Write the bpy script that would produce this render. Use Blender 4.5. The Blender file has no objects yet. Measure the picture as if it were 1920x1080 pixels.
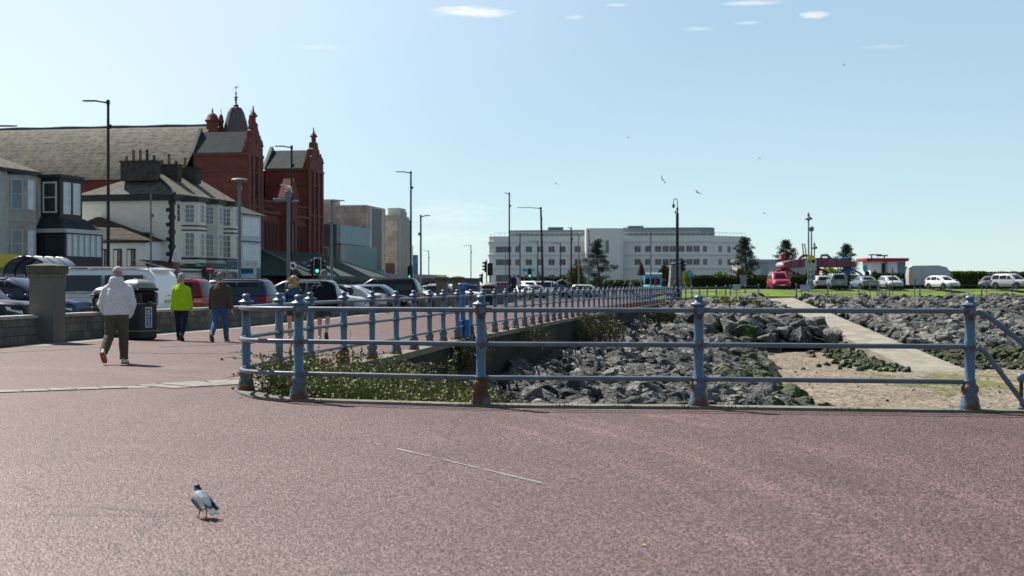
import bpy, bmesh, math, random
from math import sin, cos, pi, radians as R, sqrt, atan2
from mathutils import Vector as V, Matrix, noise as NZ
C = bpy.context.scene.collection
F = 2667.0; HY = 534.0; CZ = 1.444
def at(px, py, Y): return V(((px-960)*Y/F, Y, CZ+(HY-py)*Y/F))
def ax(px, Y): return (px-960)*Y/F
def az_(py, Y): return CZ+(HY-py)*Y/F
def lerp(a, b, t): return a+(b-a)*t
def sstep(a, b, x):
    t = min(1, max(0, (x-a)/(b-a))); return t*t*(3-2*t)

# ---------------------------------------------------------------- materials
MATS = {}
def mat(name, col, rough=.6, var=.12, scale=6., bump=0., bscale=None, metal=0., col2=None, thr=.5, soft=.08, spec=.25, coat=0., detail=4., stretch=None, emit=0., brick=None, zfade=None, sheen=0.):
    if name in MATS: return MATS[name]
    m = bpy.data.materials.new(name); m.use_nodes = True; MATS[name] = m
    nt = m.node_tree; N = nt.nodes; L = nt.links
    b = N['Principled BSDF']
    b.inputs['Roughness'].default_value = rough; b.inputs['Metallic'].default_value = metal
    b.inputs['Specular IOR Level'].default_value = spec; b.inputs['Coat Weight'].default_value = coat
    if coat: b.inputs['Coat Roughness'].default_value = .04
    tc = N.new('ShaderNodeTexCoord'); vec = tc.outputs['Object']
    if stretch:
        mp = N.new('ShaderNodeMapping'); mp.inputs['Scale'].default_value = stretch
        L.new(vec, mp.inputs['Vector']); vec = mp.outputs['Vector']
    nz = N.new('ShaderNodeTexNoise'); nz.inputs['Scale'].default_value = scale; nz.inputs['Detail'].default_value = detail
    L.new(vec, nz.inputs['Vector'])
    def mixc(fac, a, c):
        mx = N.new('ShaderNodeMix'); mx.data_type = 'RGBA'
        for s, i in ((a, 6), (c, 7)):
            if isinstance(s, (tuple, list)): mx.inputs[i].default_value = (*s, 1)
            else: L.new(s, mx.inputs[i])
        if isinstance(fac, (int, float)): mx.inputs[0].default_value = fac
        else: L.new(fac, mx.inputs[0])
        return mx.outputs[2]
    def ramp(src, a, c):
        mr = N.new('ShaderNodeMapRange'); L.new(src, mr.inputs[0])
        mr.inputs[1].default_value = a; mr.inputs[2].default_value = c
        return mr.outputs[0]
    lo = tuple(max(0, c*(1-var)) for c in col); hi = tuple(min(1, c*(1+var)) for c in col)
    out = mixc(ramp(nz.outputs['Fac'], .3, .7), lo, hi)
    if brick:
        bw, bh, mort, mcol, gap = brick
        sp = N.new('ShaderNodeSeparateXYZ'); L.new(tc.outputs['Object'], sp.inputs[0])
        ad = N.new('ShaderNodeMath'); ad.operation = 'ADD'; L.new(sp.outputs[0], ad.inputs[0]); L.new(sp.outputs[1], ad.inputs[1])
        cb = N.new('ShaderNodeCombineXYZ'); L.new(ad.outputs[0], cb.inputs[0]); L.new(sp.outputs[2], cb.inputs[1])
        bt = N.new('ShaderNodeTexBrick'); L.new(cb.outputs[0], bt.inputs['Vector'])
        bt.inputs['Scale'].default_value = 1; bt.inputs['Brick Width'].default_value = bw; bt.inputs['Row Height'].default_value = bh
        bt.inputs['Mortar Size'].default_value = gap
        bt.inputs['Color1'].default_value = (.75, .75, .75, 1); bt.inputs['Color2'].default_value = (1.2, 1.2, 1.2, 1); bt.inputs['Mortar'].default_value = (1, 1, 1, 1)
        mu = N.new('ShaderNodeMix'); mu.data_type = 'RGBA'; mu.blend_type = 'MULTIPLY'; mu.inputs[0].default_value = 1
        L.new(out, mu.inputs[6]); L.new(bt.outputs['Color'], mu.inputs[7])
        out = mixc(bt.outputs['Fac'], mu.outputs[2], mcol)
    if col2:
        n2 = N.new('ShaderNodeTexNoise'); n2.inputs['Scale'].default_value = scale*.37; n2.inputs['Detail'].default_value = 8; n2.inputs['Roughness'].default_value = .65
        L.new(vec, n2.inputs['Vector']); src = n2.outputs['Fac']
        if zfade:
            sp2 = N.new('ShaderNodeSeparateXYZ'); L.new(tc.outputs['Object'], sp2.inputs[0])
            mr2 = N.new('ShaderNodeMapRange'); L.new(sp2.outputs[2], mr2.inputs[0])
            mr2.inputs[1].default_value, mr2.inputs[2].default_value = zfade[0], zfade[1]; mr2.inputs[3].default_value = zfade[2]; mr2.inputs[4].default_value = zfade[3]
            ad2 = N.new('ShaderNodeMath'); L.new(src, ad2.inputs[0]); L.new(mr2.outputs[0], ad2.inputs[1]); src = ad2.outputs[0]
        out = mixc(ramp(src, thr-soft, thr+soft), out, col2)
    L.new(out, b.inputs['Base Color'])
    if bump:
        nb = N.new('ShaderNodeTexNoise'); nb.inputs['Scale'].default_value = bscale or scale*3; nb.inputs['Detail'].default_value = 5
        L.new(vec, nb.inputs['Vector'])
        bp = N.new('ShaderNodeBump'); bp.inputs['Strength'].default_value = min(1, bump); bp.inputs['Distance'].default_value = .02
        L.new(nb.outputs['Fac'], bp.inputs['Height']); L.new(bp.outputs[0], b.inputs['Normal'])
    if emit:
        b.inputs['Emission Color'].default_value = (*col, 1); b.inputs['Emission Strength'].default_value = emit
    if sheen: b.inputs['Sheen Weight'].default_value = sheen
    return m
_mid = [0]
def flat(col, rough=.5, **k):
    key = 'paint_%d_%d_%d_%d_%s' % (*(int(c*255) for c in col), int(rough*100), '_'.join(str(v) for v in k.values()))
    return mat(key, col, rough, **({'var': .08} | k))

# ---------------------------------------------------------------- mesh builder
class MB:
    def __init__(s): s.v = []; s.f = []; s.mi = []; s.M = None
    def add(s, vs, fs, m=0):
        o = len(s.v)
        if s.M is not None: vs = [s.M @ V(p) for p in vs]
        s.v += [tuple(p) for p in vs]
        for f in fs: s.f.append([o+i for i in f]); s.mi.append(m)
        return s
    def box(s, x0, x1, y0, y1, z0, z1, m=0):
        vs = [(x, y, z) for z in (z0, z1) for y in (y0, y1) for x in (x0, x1)]
        return s.add(vs, [(0, 2, 3, 1), (4, 5, 7, 6), (0, 1, 5, 4), (1, 3, 7, 5), (3, 2, 6, 7), (2, 0, 4, 6)], m)
    def bev(s, x0, x1, y0, y1, z0, z1, b=.02, m=0):
        c = [((x0+x1)/2, (y0+y1)/2)]
        def ring(dx, dy, z): return [(x0+dx, y0+dy+b, z), (x0+dx+b, y0+dy, z), (x1-dx-b, y0+dy, z), (x1-dx, y0+dy+b, z), (x1-dx, y1-dy-b, z), (x1-dx-b, y1-dy, z), (x0+dx+b, y1-dy, z), (x0+dx, y1-dy-b, z)]
        return s.loft([ring(b, b, z0), ring(0, 0, z0+b), ring(0, 0, z1-b), ring(b, b, z1)], m)
    def loft(s, rings, m=0, caps=True, closed=True):
        n = len(rings[0]); vs = [p for r in rings for p in r]; fs = []
        for i in range(len(rings)-1):
            for j in range(n if closed else n-1):
                k = (j+1) % n
                fs.append((i*n+j, i*n+k, (i+1)*n+k, (i+1)*n+j))
        if caps and closed: fs.append(tuple(range(n))[::-1]); fs.append(tuple((len(rings)-1)*n+j for j in range(n)))
        return s.add(vs, fs, m)
    def prism(s, poly, z0, z1, m=0):
        a = [(p[0], p[1], z0) for p in poly]; b = [(p[0], p[1], z1) for p in poly]
        return s.loft([a, b], m)
    def poly(s, pts, m=0): return s.add(pts, [tuple(range(len(pts)))], m)
    def lathe(s, prof, n=12, c=(0, 0, 0), m=0, ph=0):
        return s.loft([[(c[0]+r*cos(2*pi*j/n+ph), c[1]+r*sin(2*pi*j/n+ph), c[2]+z) for j in range(n)] for r, z in prof], m)
    def tube(s, pts, r, n=8, m=0, caps=True):
        pts = [V(p) for p in pts]; k = len(pts); rs = r if isinstance(r, (list, tuple)) else [r]*k
        up = V((0, 0, 1)); rings = []; prev = None
        for i, p in enumerate(pts):
            d = (pts[min(i+1, k-1)]-pts[max(i-1, 0)]).normalized()
            if prev is None:
                a = up.cross(d)
                if a.length < .2: a = V((1, 0, 0))
            else: a = prev-d*prev.dot(d)
            a.normalize(); prev = a; b = d.cross(a)
            rr = rs[i]; ra, rb = rr if isinstance(rr, (tuple, list)) else (rr, rr)
            rings.append([p+a*(ra*cos(2*pi*j/n))+b*(rb*sin(2*pi*j/n)) for j in range(n)])
        return s.loft(rings, m, caps)
    def ell(s, c, r, n=12, k=8, m=0):
        if isinstance(r, (int, float)): r = (r, r, r)
        return s.loft([[(c[0]+r[0]*sin(a)*cos(2*pi*j/n), c[1]+r[1]*sin(a)*sin(2*pi*j/n), c[2]-r[2]*cos(a)) for j in range(n)] for a in [max(.02, min(pi-.02, pi*i/k)) for i in range(k+1)]], m)
    def sheet(s, grid, m=0): return s.loft(grid, m, False, False)
    def build(s, name, mats, parent=None, smooth=False, angle=35, loc=None, fix=True):
        me = bpy.data.meshes.new(name); me.from_pydata(s.v, [], s.f)
        if not isinstance(mats, (list, tuple)): mats = [mats]
        for m in mats: me.materials.append(m)
        if len(mats) > 1: me.polygons.foreach_set('material_index', [min(i, len(mats)-1) for i in s.mi])
        if fix:
            bm = bmesh.new(); bm.from_mesh(me); bmesh.ops.recalc_face_normals(bm, faces=bm.faces); bm.to_mesh(me); bm.free()
        if smooth:
            me.polygons.foreach_set('use_smooth', [True]*len(me.polygons)); me.set_sharp_from_angle(angle=R(angle))
        me.update()
        o = bpy.data.objects.new(name, me); C.objects.link(o)
        if parent: o.parent = parent
        if loc is not None: o.location = loc
        return o
def tag(o, label=None, cat=None, group=None, kind=None):
    if label: o['label'] = label
    if cat: o['category'] = cat
    if group: o['group'] = group
    if kind: o['kind'] = kind
    return o
def thing(name, label, cat, loc=(0, 0, 0), rz=0., group=None):
    o = bpy.data.objects.new(name, None); C.objects.link(o); o.empty_display_size = .2
    o.location = loc; o.rotation_euler = (0, 0, rz)
    return tag(o, label, cat, group)
def kids(o): return [c for c in bpy.data.objects if c.parent == o]
def dup(root, loc, rz=None, label=None, group=None, scale=None):
    def cp(o, par):
        c = o.copy(); C.objects.link(c)
        if par: c.parent = par
        for ch in KID.get(o, []): cp(ch, c)
        return c
    KID = {}
    for o in bpy.data.objects:
        if o.parent: KID.setdefault(o.parent, []).append(o)
    r = cp(root, None); r.location = loc
    if rz is not None: r.rotation_euler = (0, 0, rz)
    if scale: r.scale = (scale,)*3
    return tag(r, label, None, group)
def text(s, size, m, parent, loc, rot, name='lettering', ext=.004, align='CENTER'):
    cu = bpy.data.curves.new(name, 'FONT'); cu.body = s; cu.size = size; cu.extrude = ext; cu.align_x = align; cu.align_y = 'CENTER'
    ob = bpy.data.objects.new(name, cu); C.objects.link(ob)
    bpy.context.view_layer.update()
    me = bpy.data.meshes.new_from_object(ob.evaluated_get(bpy.context.evaluated_depsgraph_get()))
    bpy.data.objects.remove(ob); me.materials.clear(); me.materials.append(m)
    o = bpy.data.objects.new(name, me); C.objects.link(o); o.parent = parent; o.location = loc; o.rotation_euler = rot
    return o
# ================================================================ setting
random.seed(5)
# sea edge of the promenade: near front, corner, long run, far run
NEAR = [(-3.35, 18.6), (-3.1, 18.0), (-2.65, 17.67), (-.37, 16.9), (2.19, 16.67), (5.21, 16.18), (7.5, 15.95), (13.9, 15.59), (60, 13)]
LONG = [(-3.57, 19.1), (-3.47, 21.2), (-3.29, 23.2), (-2.98, 25.2), (-2.41, 28.7), (-1.64, 35.3), (-.72, 41.4), (.1, 46.3), (.8, 50.7), (2.0, 58.3), (3.55, 67), (5.6, 78), (8.2, 92), (10.4, 104), (12.4, 114)]
FAR = [(13.6, 120), (15.6, 126), (18.3, 131), (21.5, 135.5), (27.5, 138), (40, 141), (60, 144.5), (120, 154)]
def fz(x): return .27*sstep(13, 30, x)
def plen(pl):
    d = [0.]
    for a, b in zip(pl, pl[1:]): d.append(d[-1]+sqrt((a[0]-b[0])**2+(a[1]-b[1])**2))
    return d
def along(pl, s):
    d = plen(pl)
    for i in range(len(pl)-1):
        if s <= d[i+1] or i == len(pl)-2:
            t = (s-d[i])/(d[i+1]-d[i]); return (lerp(pl[i][0], pl[i+1][0], t), lerp(pl[i][1], pl[i+1][1], t))
def offset(pl, w):
    out = []
    for i, p in enumerate(pl):
        a = pl[max(i-1, 0)]; b = pl[min(i+1, len(pl)-1)]
        dx, dy = b[0]-a[0], b[1]-a[1]; l = sqrt(dx*dx+dy*dy)
        out.append((p[0]-dy/l*w, p[1]+dx/l*w))
    return out
def tarmac(name, base, light, dark, cell=90., rough=.55):
    m = bpy.data.materials.new(name); m.use_nodes = True; N = m.node_tree.nodes; L = m.node_tree.links; b = N['Principled BSDF']
    tc = N.new('ShaderNodeTexCoord')
    vo = N.new('ShaderNodeTexVoronoi'); vo.inputs['Scale'].default_value = cell; L.new(tc.outputs['Object'], vo.inputs['Vector'])
    sp = N.new('ShaderNodeSeparateColor'); L.new(vo.outputs['Color'], sp.inputs[0])
    cr = N.new('ShaderNodeValToRGB'); L.new(sp.outputs[0], cr.inputs[0]); e = cr.color_ramp.elements
    e[0].color = (*dark, 1); e[0].position = .12; e[1].color = (*light, 1); e[1].position = .97
    q = e.new(.5); q.color = (*base, 1)
    # broad patches and wear
    n1 = N.new('ShaderNodeTexNoise'); n1.inputs['Scale'].default_value = .35; n1.inputs['Detail'].default_value = 9; n1.inputs['Roughness'].default_value = .62; L.new(tc.outputs['Object'], n1.inputs['Vector'])
    mr = N.new('ShaderNodeMapRange'); L.new(n1.outputs[0], mr.inputs[0]); mr.inputs[1].default_value = .3; mr.inputs[2].default_value = .7; mr.inputs[3].default_value = .82; mr.inputs[4].default_value = 1.2
    mp = N.new('ShaderNodeMapping'); mp.inputs['Scale'].default_value = (1.1, .12, 1); mp.inputs['Rotation'].default_value = (0, 0, R(28)); L.new(tc.outputs['Object'], mp.inputs[0])
    n2 = N.new('ShaderNodeTexNoise'); n2.inputs['Scale'].default_value = 1.6; n2.inputs['Detail'].default_value = 5; L.new(mp.outputs[0], n2.inputs['Vector'])
    mr2 = N.new('ShaderNodeMapRange'); L.new(n2.outputs[0], mr2.inputs[0]); mr2.inputs[1].default_value = .35; mr2.inputs[2].default_value = .7; mr2.inputs[3].default_value = .95; mr2.inputs[4].default_value = 1.07
    mm = N.new('ShaderNodeMath'); mm.operation = 'MULTIPLY'; L.new(mr.outputs[0], mm.inputs[0]); L.new(mr2.outputs[0], mm.inputs[1])
    if name == 'red_tarmac':   # worn curved wheel tracks, hairline cracks and dark gum spots
        wv = N.new('ShaderNodeVectorMath'); wv.operation = 'DISTANCE'; L.new(tc.outputs['Object'], wv.inputs[0]); wv.inputs[1].default_value = (-17.3, 7.5, 0)
        rp = N.new('ShaderNodeValToRGB'); m0 = N.new('ShaderNodeMapRange'); L.new(wv.outputs['Value'], m0.inputs[0]); m0.inputs[1].default_value = 17.9; m0.inputs[2].default_value = 21.4; L.new(m0.outputs[0], rp.inputs[0])
        el_ = rp.color_ramp.elements; el_[0].position = 0; el_[0].color = (0, 0, 0, 1); el_[1].position = 1; el_[1].color = (0, 0, 0, 1)
        for p_, v_ in ((.17, 0), (.2, .6), (.24, 0), (.35, .1), (.4, 1), (.45, .25), (.5, .7), (.56, 0), (.72, 0), (.76, .8), (.81, .1), (.86, .5), (.92, 0)):
            q_ = el_.new(p_); q_.color = (v_, v_, v_, 1)
        ng = N.new('ShaderNodeTexNoise'); ng.inputs['Scale'].default_value = .55; ng.inputs['Detail'].default_value = 6; L.new(tc.outputs['Object'], ng.inputs['Vector'])
        mg = N.new('ShaderNodeMapRange'); L.new(ng.outputs[0], mg.inputs[0]); mg.inputs[1].default_value = .38; mg.inputs[2].default_value = .62; mg.inputs[3].default_value = .15; mg.inputs[4].default_value = .62
        tr = N.new('ShaderNodeMath'); tr.operation = 'MULTIPLY_ADD'; L.new(rp.outputs[0], tr.inputs[0]); L.new(mg.outputs[0], tr.inputs[1]); tr.inputs[2].default_value = 1
        m3 = N.new('ShaderNodeMath'); m3.operation = 'MULTIPLY'; L.new(mm.outputs[0], m3.inputs[0]); L.new(tr.outputs[0], m3.inputs[1]); mm = m3
        nd = N.new('ShaderNodeTexNoise'); nd.inputs['Scale'].default_value = 1.5; nd.inputs['Detail'].default_value = 3; L.new(tc.outputs['Object'], nd.inputs['Vector'])
        dv = N.new('ShaderNodeVectorMath'); dv.operation = 'MULTIPLY_ADD'; L.new(nd.outputs['Color'], dv.inputs[0]); dv.inputs[1].default_value = (.5, .5, 0); L.new(tc.outputs['Object'], dv.inputs[2])
        ck = N.new('ShaderNodeTexVoronoi'); ck.feature = 'DISTANCE_TO_EDGE'; ck.inputs['Scale'].default_value = .17; L.new(dv.outputs[0], ck.inputs['Vector'])
        c1 = N.new('ShaderNodeMapRange'); L.new(ck.outputs['Distance'], c1.inputs[0]); c1.inputs[1].default_value = 0; c1.inputs[2].default_value = .0035; c1.inputs[3].default_value = .45; c1.inputs[4].default_value = 1
        m4 = N.new('ShaderNodeMath'); m4.operation = 'MULTIPLY'; L.new(mm.outputs[0], m4.inputs[0]); L.new(c1.outputs[0], m4.inputs[1]); mm = m4
        gv = N.new('ShaderNodeTexVoronoi'); gv.inputs['Scale'].default_value = 1.3; L.new(tc.outputs['Object'], gv.inputs['Vector'])
        g1 = N.new('ShaderNodeMapRange'); L.new(gv.outputs['Distance'], g1.inputs[0]); g1.inputs[1].default_value = .025; g1.inputs[2].default_value = .04; g1.inputs[3].default_value = .55; g1.inputs[4].default_value = 1
        m5 = N.new('ShaderNodeMath'); m5.operation = 'MULTIPLY'; L.new(mm.outputs[0], m5.inputs[0]); L.new(g1.outputs[0], m5.inputs[1]); mm = m5
    mu = N.new('ShaderNodeVectorMath'); mu.operation = 'SCALE'; L.new(cr.outputs[0], mu.inputs[0]); L.new(mm.outputs[0], mu.inputs['Scale'])
    L.new(mu.outputs[0], b.inputs['Base Color'])
    n3 = N.new('ShaderNodeTexNoise'); n3.inputs['Scale'].default_value = cell*.33; n3.inputs['Detail'].default_value = 2; L.new(tc.outputs['Object'], n3.inputs['Vector'])
    ad = N.new('ShaderNodeMath'); L.new(vo.outputs['Distance'], ad.inputs[0]); L.new(n3.outputs[0], ad.inputs[1]); ad.operation = 'SUBTRACT'
    bp = N.new('ShaderNodeBump'); bp.inputs['Strength'].default_value = .55; bp.inputs['Distance'].default_value = .008; bp.invert = True
    L.new(ad.outputs[0], bp.inputs['Height']); L.new(bp.outputs[0], b.inputs['Normal'])
    b.inputs['Roughness'].default_value = .9; b.inputs['Specular IOR Level'].default_value = 0
    if name == 'red_tarmac':   # polished aggregate: a constant share of gloss
        gs = N.new('ShaderNodeBsdfGlossy'); gs.inputs['Roughness'].default_value = .5; gs.inputs['Color'].default_value = (1, .93, .92, 1); L.new(bp.outputs[0], gs.inputs['Normal'])
        ms = N.new('ShaderNodeMixShader'); ms.inputs[0].default_value = .072; L.new(b.outputs[0], ms.inputs[1]); L.new(gs.outputs[0], ms.inputs[2]); L.new(ms.outputs[0], N['Material Output'].inputs['Surface'])
    return m
M_RED = tarmac('red_tarmac', (.052, .0265, .0255), (.19, .128, .122), (.018, .009, .0088), 82, .5)
M_ASPH = tarmac('grey_asphalt', (.07, .07, .072), (.16, .16, .16), (.03, .03, .03), 40, .6)
M_CONC = mat('worn_concrete', (.17, .155, .13), .85, .25, 5, .5, 30, col2=(.11, .11, .075), thr=.56, soft=.1)
M_CONC2 = mat('ramp_concrete', (.285, .262, .22), .85, .2, 1.6, .4, 20, col2=(.19, .172, .14), thr=.52, soft=.14)
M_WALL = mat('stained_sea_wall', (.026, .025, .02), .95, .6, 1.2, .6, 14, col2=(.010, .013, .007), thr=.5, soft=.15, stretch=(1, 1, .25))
M_SAND = mat('beach_sand', (.25, .20, .15), .95, .3, 5, 1., 9, col2=(.165, .13, .095), thr=.53, soft=.12)
M_GRASS = mat('lawn_grass', (.12, .18, .013), .9, .35, 1.4, .8, 30, col2=(.07, .12, .01), thr=.52)
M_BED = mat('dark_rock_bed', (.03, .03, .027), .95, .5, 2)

def tess(name, poly, z, m, kind='structure', flip=False):
    from mathutils.geometry import tessellate_polygon
    zz = z if callable(z) else (lambda x, y: z)
    pts = [V((p[0], p[1], zz(p[0], p[1]))) for p in poly]
    tris = tessellate_polygon([[V((p[0], p[1], 0)) for p in poly]])
    o = MB().add(pts, tris).build(name, m)
    if o.data.polygons[0].normal.z < 0: o.data.flip_normals()
    if kind: o['kind'] = kind
    return o
FARL = FAR+[(900, 300)]
edge = NEAR[::-1]+LONG+FARL
tess('ground', edge+[(4000, 600), (4000, 5000), (-4000, 5000), (-4000, -60), (60, -60)], -.06, M_ASPH)
# parapet wall line
WALL = [(-14.3, 20), (-12.9, 28), (-11.95, 33.3), (-11.55, 36.9), (-10.85, 41.5), (-9.35, 50), (-8.0, 66), (-5.7, 85), (-2.4, 106), (.3, 116)]
pin = offset(WALL, -.1)
tess('promenade', edge[:len(edge)-1]+[(120, 159), (60, 149.5), (40, 146), (27, 143), (18, 142), (8, 140), (5, 130)]+pin[::-1]+[(-15.5, 10), (-17, -30), (60, -30)], lambda x, y: 0.+(fz(x) if y > 110 else 0), M_RED)
# coping strip along the edge, standing a little proud
def strip(name, pl, w0, w1, z0, z1, m, zf=lambda x, y: 0, **k):
    a = offset(pl, w0); b = offset(pl, w1)
    rings = [[(p[0], p[1], z0+zf(*c)), (q[0], q[1], z0+zf(*c)), (q[0], q[1], z1+zf(*c)), (p[0], p[1], z1+zf(*c))] for p, q, c in zip(a, b, pl)]
    return tag(MB().loft(rings).build(name, m), **k)
CORNER = NEAR[::-1]+[(-3.52, 18.85)]+LONG
def dense(pl, step):
    n = int(plen(pl)[-1]/step); L_ = plen(pl)[-1]
    return [along(pl, L_*i/n) for i in range(n+1)]
CORN = dense([p for p in CORNER if p[0] < 14], .6)
strip('edge_kerb', CORN, -.13, .17, -.1, .03, M_CONC, kind='structure')
zf2 = lambda x, y: fz(x)
strip('far_edge_kerb', [LONG[-1]]+FAR, -.15, .2, -.3, .02, M_CONC, zf2, kind='structure')
def wallsheet(name, pl, zt, zb, m, label, cat, zf=lambda x, y: 0, thick=.5):
    a = offset(pl, -.10); b = offset(pl, thick)
    rings = [[(p[0], p[1], zb), (p[0], p[1], zt+zf(*c)), (q[0], q[1], zt+zf(*c)), (q[0], q[1], zb)] for p, q, c in zip(a, b, pl)]
    return tag(MB().loft(rings).build(name, m), label, cat)
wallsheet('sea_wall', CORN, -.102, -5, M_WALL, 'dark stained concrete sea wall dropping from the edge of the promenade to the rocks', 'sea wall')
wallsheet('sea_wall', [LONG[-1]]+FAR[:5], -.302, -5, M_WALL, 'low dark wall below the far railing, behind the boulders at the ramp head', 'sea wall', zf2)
# the beach basin
def rampz(y): return lerp(.16, -3.72, (137-y)/50.)
TOE = [(12.5, 15), (11, 34), (11.2, 44), (12.4, 53.6), (12.5, 62), (13.4, 72), (15.4, 84), (17.2, 96), (19.2, 102.5), (24.2, 105)]
def toe_x(y):
    for a, b in zip(TOE, TOE[1:]):
        if a[1] <= y <= b[1]: return lerp(a[0], b[0], (y-a[1])/(b[1]-a[1]))
    return 24.2 if y > 105 else TOE[0][0]
def wall_x(y):
    for a, b in zip(LONG+FAR, (LONG+FAR)[1:]):
        if a[1] <= y <= b[1]: return lerp(a[0], b[0], (y-a[1])/(b[1]-a[1]))
    return -3.4
def far_y(x):
    pl = [LONG[-1]]+FAR
    for a, b in zip(pl, pl[1:]):
        if a[0] <= x <= b[0]: return lerp(a[1], b[1], (x-a[0])/(b[0]-a[0]))
    return 114 if x < 12 else 154
def Hleft(x, y):   # rock slope left of the ramp
    dw = max(0., min(x-wall_x(y), far_y(x)-y if x > 12.4 else 99)); dt = max(0., toe_x(y)-x)
    t = dw/(dw+dt+1e-6)
    top = lerp(-1.25, -.45, sstep(60, 125, y))
    if y > 101: # slope descends beside the ramp
        base = max(-3.5, rampz(y)-.15)
        return lerp(top, base, t)+.35*sin(pi*t)
    return lerp(top, -3.75, t**.9)+.25*sin(pi*t)
def Hright(x, y):
    d = far_y(x)-y; t = d/43.
    z = lerp(.12, -3.3, min(1, max(0, t))**.85)
    return z
def sandz(x, y): return -3.75+.12*NZ.noise((x*.12, y*.12, 0))-.004*max(0, x-15)+.024*max(0, min(30, y-85))
M_SAND = tarmac('beach_sand_pebbly', (.20, .170, .135), (.31, .27, .22), (.08, .068, .056), 8, .9)
gx = [-4+i*2.0 for i in range(70)]; gy = [14+i*2.0 for i in range(72)]
tag(MB().sheet([[(x, y, sandz(x, y)) for x in gx] for y in gy]).build('beach', M_SAND, smooth=True), kind='structure')
rows = []
for i in range(60):
    y = 20+i*2.0; xa = wall_x(y)-.2; xb = toe_x(y)+.3
    rows.append([(lerp(xa, xb, j/14), y, Hleft(lerp(xa, xb, j/14), y)-.42) for j in range(15)])
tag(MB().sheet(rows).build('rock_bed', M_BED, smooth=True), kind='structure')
rows = []
for i in range(26):
    t = i/25.
    rows.append([(x, far_y(x)-t*44, Hright(x, far_y(x)-t*44)-.42) for x in [27.4+j*2.2 for j in range(32)]])
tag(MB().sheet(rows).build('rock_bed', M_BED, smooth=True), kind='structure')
al = MB()
for i in range(120):
    for j in range(90):
        x = 20+i*.16; y = 66+j*.2
        if NZ.noise((x*.7, y*.35, 2))+.8*NZ.noise((x*3, y*2, 5)) > .28-.3*sin(pi*min(1, max(0, (y-68)/14))): al.add([(x, y, sandz(x, y)+.012), (x+.15, y, sandz(x+.15, y)+.012), (x+.15, y+.19, sandz(x+.15, y+.19)+.012), (x, y+.19, sandz(x, y+.19)+.012)], [(0, 1, 2, 3)])
tag(al.build('algae_film', mat('green_algae', (.12, .14, .03), .9, .4, 3)), 'thin yellow green algae spread over the sand below the ramp foot', 'algae', kind='stuff')
# ramp
rm = MB(); rr = []
for i in range(21):
    y = lerp(137.5, 86, i/20.); z = rampz(y); xl = lerp(24.0, 24.4, i/20.); xr = lerp(27.2, 27.7, i/20.)
    rr.append([(xl, y, z), (xr, y, z), (xr, y, z-1.6), (xl, y, z-1.6)])
tag(rm.loft(rr).build('slipway', M_CONC2), kind='structure')
# lawn and higher ground beyond the far path
def lawnz(x, y):
    d = y-(far_y(x)+3.2)
    return (.3+.66*sstep(0, 9, d))*sstep(11, 19, x)-.04*(1-sstep(11, 19, x))
gx2 = [11+i*1.5 for i in range(72)]
tag(MB().sheet([[(x, far_y(x)+3.2+d+(3*sstep(22, 12, x)), lawnz(x, far_y(x)+3.2+d)+.0) for x in gx2] for d in (0, .15, 1, 2, 3.2, 4.5, 6, 7.5, 9, 10)]).build('lawn', M_GRASS, smooth=True), kind='structure')
tag(MB().sheet([[(x, far_y(min(x, 118))+13.2+d+(3*sstep(22, 12, x)), (.96 if d < 200 else .9)*sstep(9, 19, x)-.05*(1-sstep(9, 19, x))) for x in [11+i*4 for i in range(60)]] for d in (0, 4, 12, 40, 100, 300)]).build('car_park', M_ASPH, smooth=True), kind='structure')
# setts gutter, patch bands on the near promenade
def gpx(px, py): 
    Y = CZ*F/(py-HY); return (ax(px, Y), Y)
gut = [gpx(-60, 737), gpx(120, 731), gpx(280, 725), gpx(400, 718), (-3.8, 21.2)]
gb = MB(); d = dense(gut, .32)
for i in range(len(d)-1):
    a, b = V((*d[i], 0)), V((*d[i+1], 0)); u = (b-a).normalized(); n = V((-u.y, u.x, 0)); h = random.uniform(.005, .016)
    for o in ((0, .2) if i < len(d)*.5 else (-.4, -.2, 0, .2, .4)): 
        q = [a+u*.012+n*(o-.2), b-u*.012+n*(o-.2), b-u*.012+n*(o-.012), a+u*.012+n*(o-.012)]
        gb.loft([[(p.x, p.y, -.02) for p in q], [(p.x, p.y, h) for p in q]])
tag(gb.build('gutter', mat('sett_stone', (.2, .185, .16), .7, .3, 3, .3)), kind='structure')
strip('footway', dense(WALL[2:], 1.5), -.15, -.95, -.05, .006, mat('footway_concrete', (.22, .20, .18), .8, .2, 1.5, .3), kind='structure')
for px0, py0, px1, py1 in ((240, 662, 455, 664), (0, 662, 190, 652), (300, 651, 470, 645)):
    strip('drain_channel', dense([gpx(px0, py0), gpx(px1, py1)], .5), 0, .1, -.03, .004, mat('drain_iron', (.05, .045, .04), .7), kind='structure')
# faded painted line in broken fragments
ln = MB(); a = V((*gpx(685, 828), 0)); b = V((*gpx(1018, 907), 0)); u = (b-a); l = u.length; u.normalize(); n = V((-u.y, u.x, 0)); s = 0
while s < l:
    ds = random.uniform(.05, .2); w = .009+.009*random.random()*(1.6 if abs(s/l-.15) < .15 or s/l > .8 else 1)
    if random.random() < .82:
        p = a+u*s; q = a+u*min(l, s+ds*.95)
        ln.poly([(p-n*w).to_tuple()[:2]+(.005,), (q-n*w*random.uniform(.7, 1.2)).to_tuple()[:2]+(.005,), (q+n*w).to_tuple()[:2]+(.005,), (p+n*w*random.uniform(.6, 1.1)).to_tuple()[:2]+(.005,)])
    s += ds
tag(ln.build('painted_line', mat('worn_line_paint', (.27, .25, .235), .6, .25, 40)), kind='structure')
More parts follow.
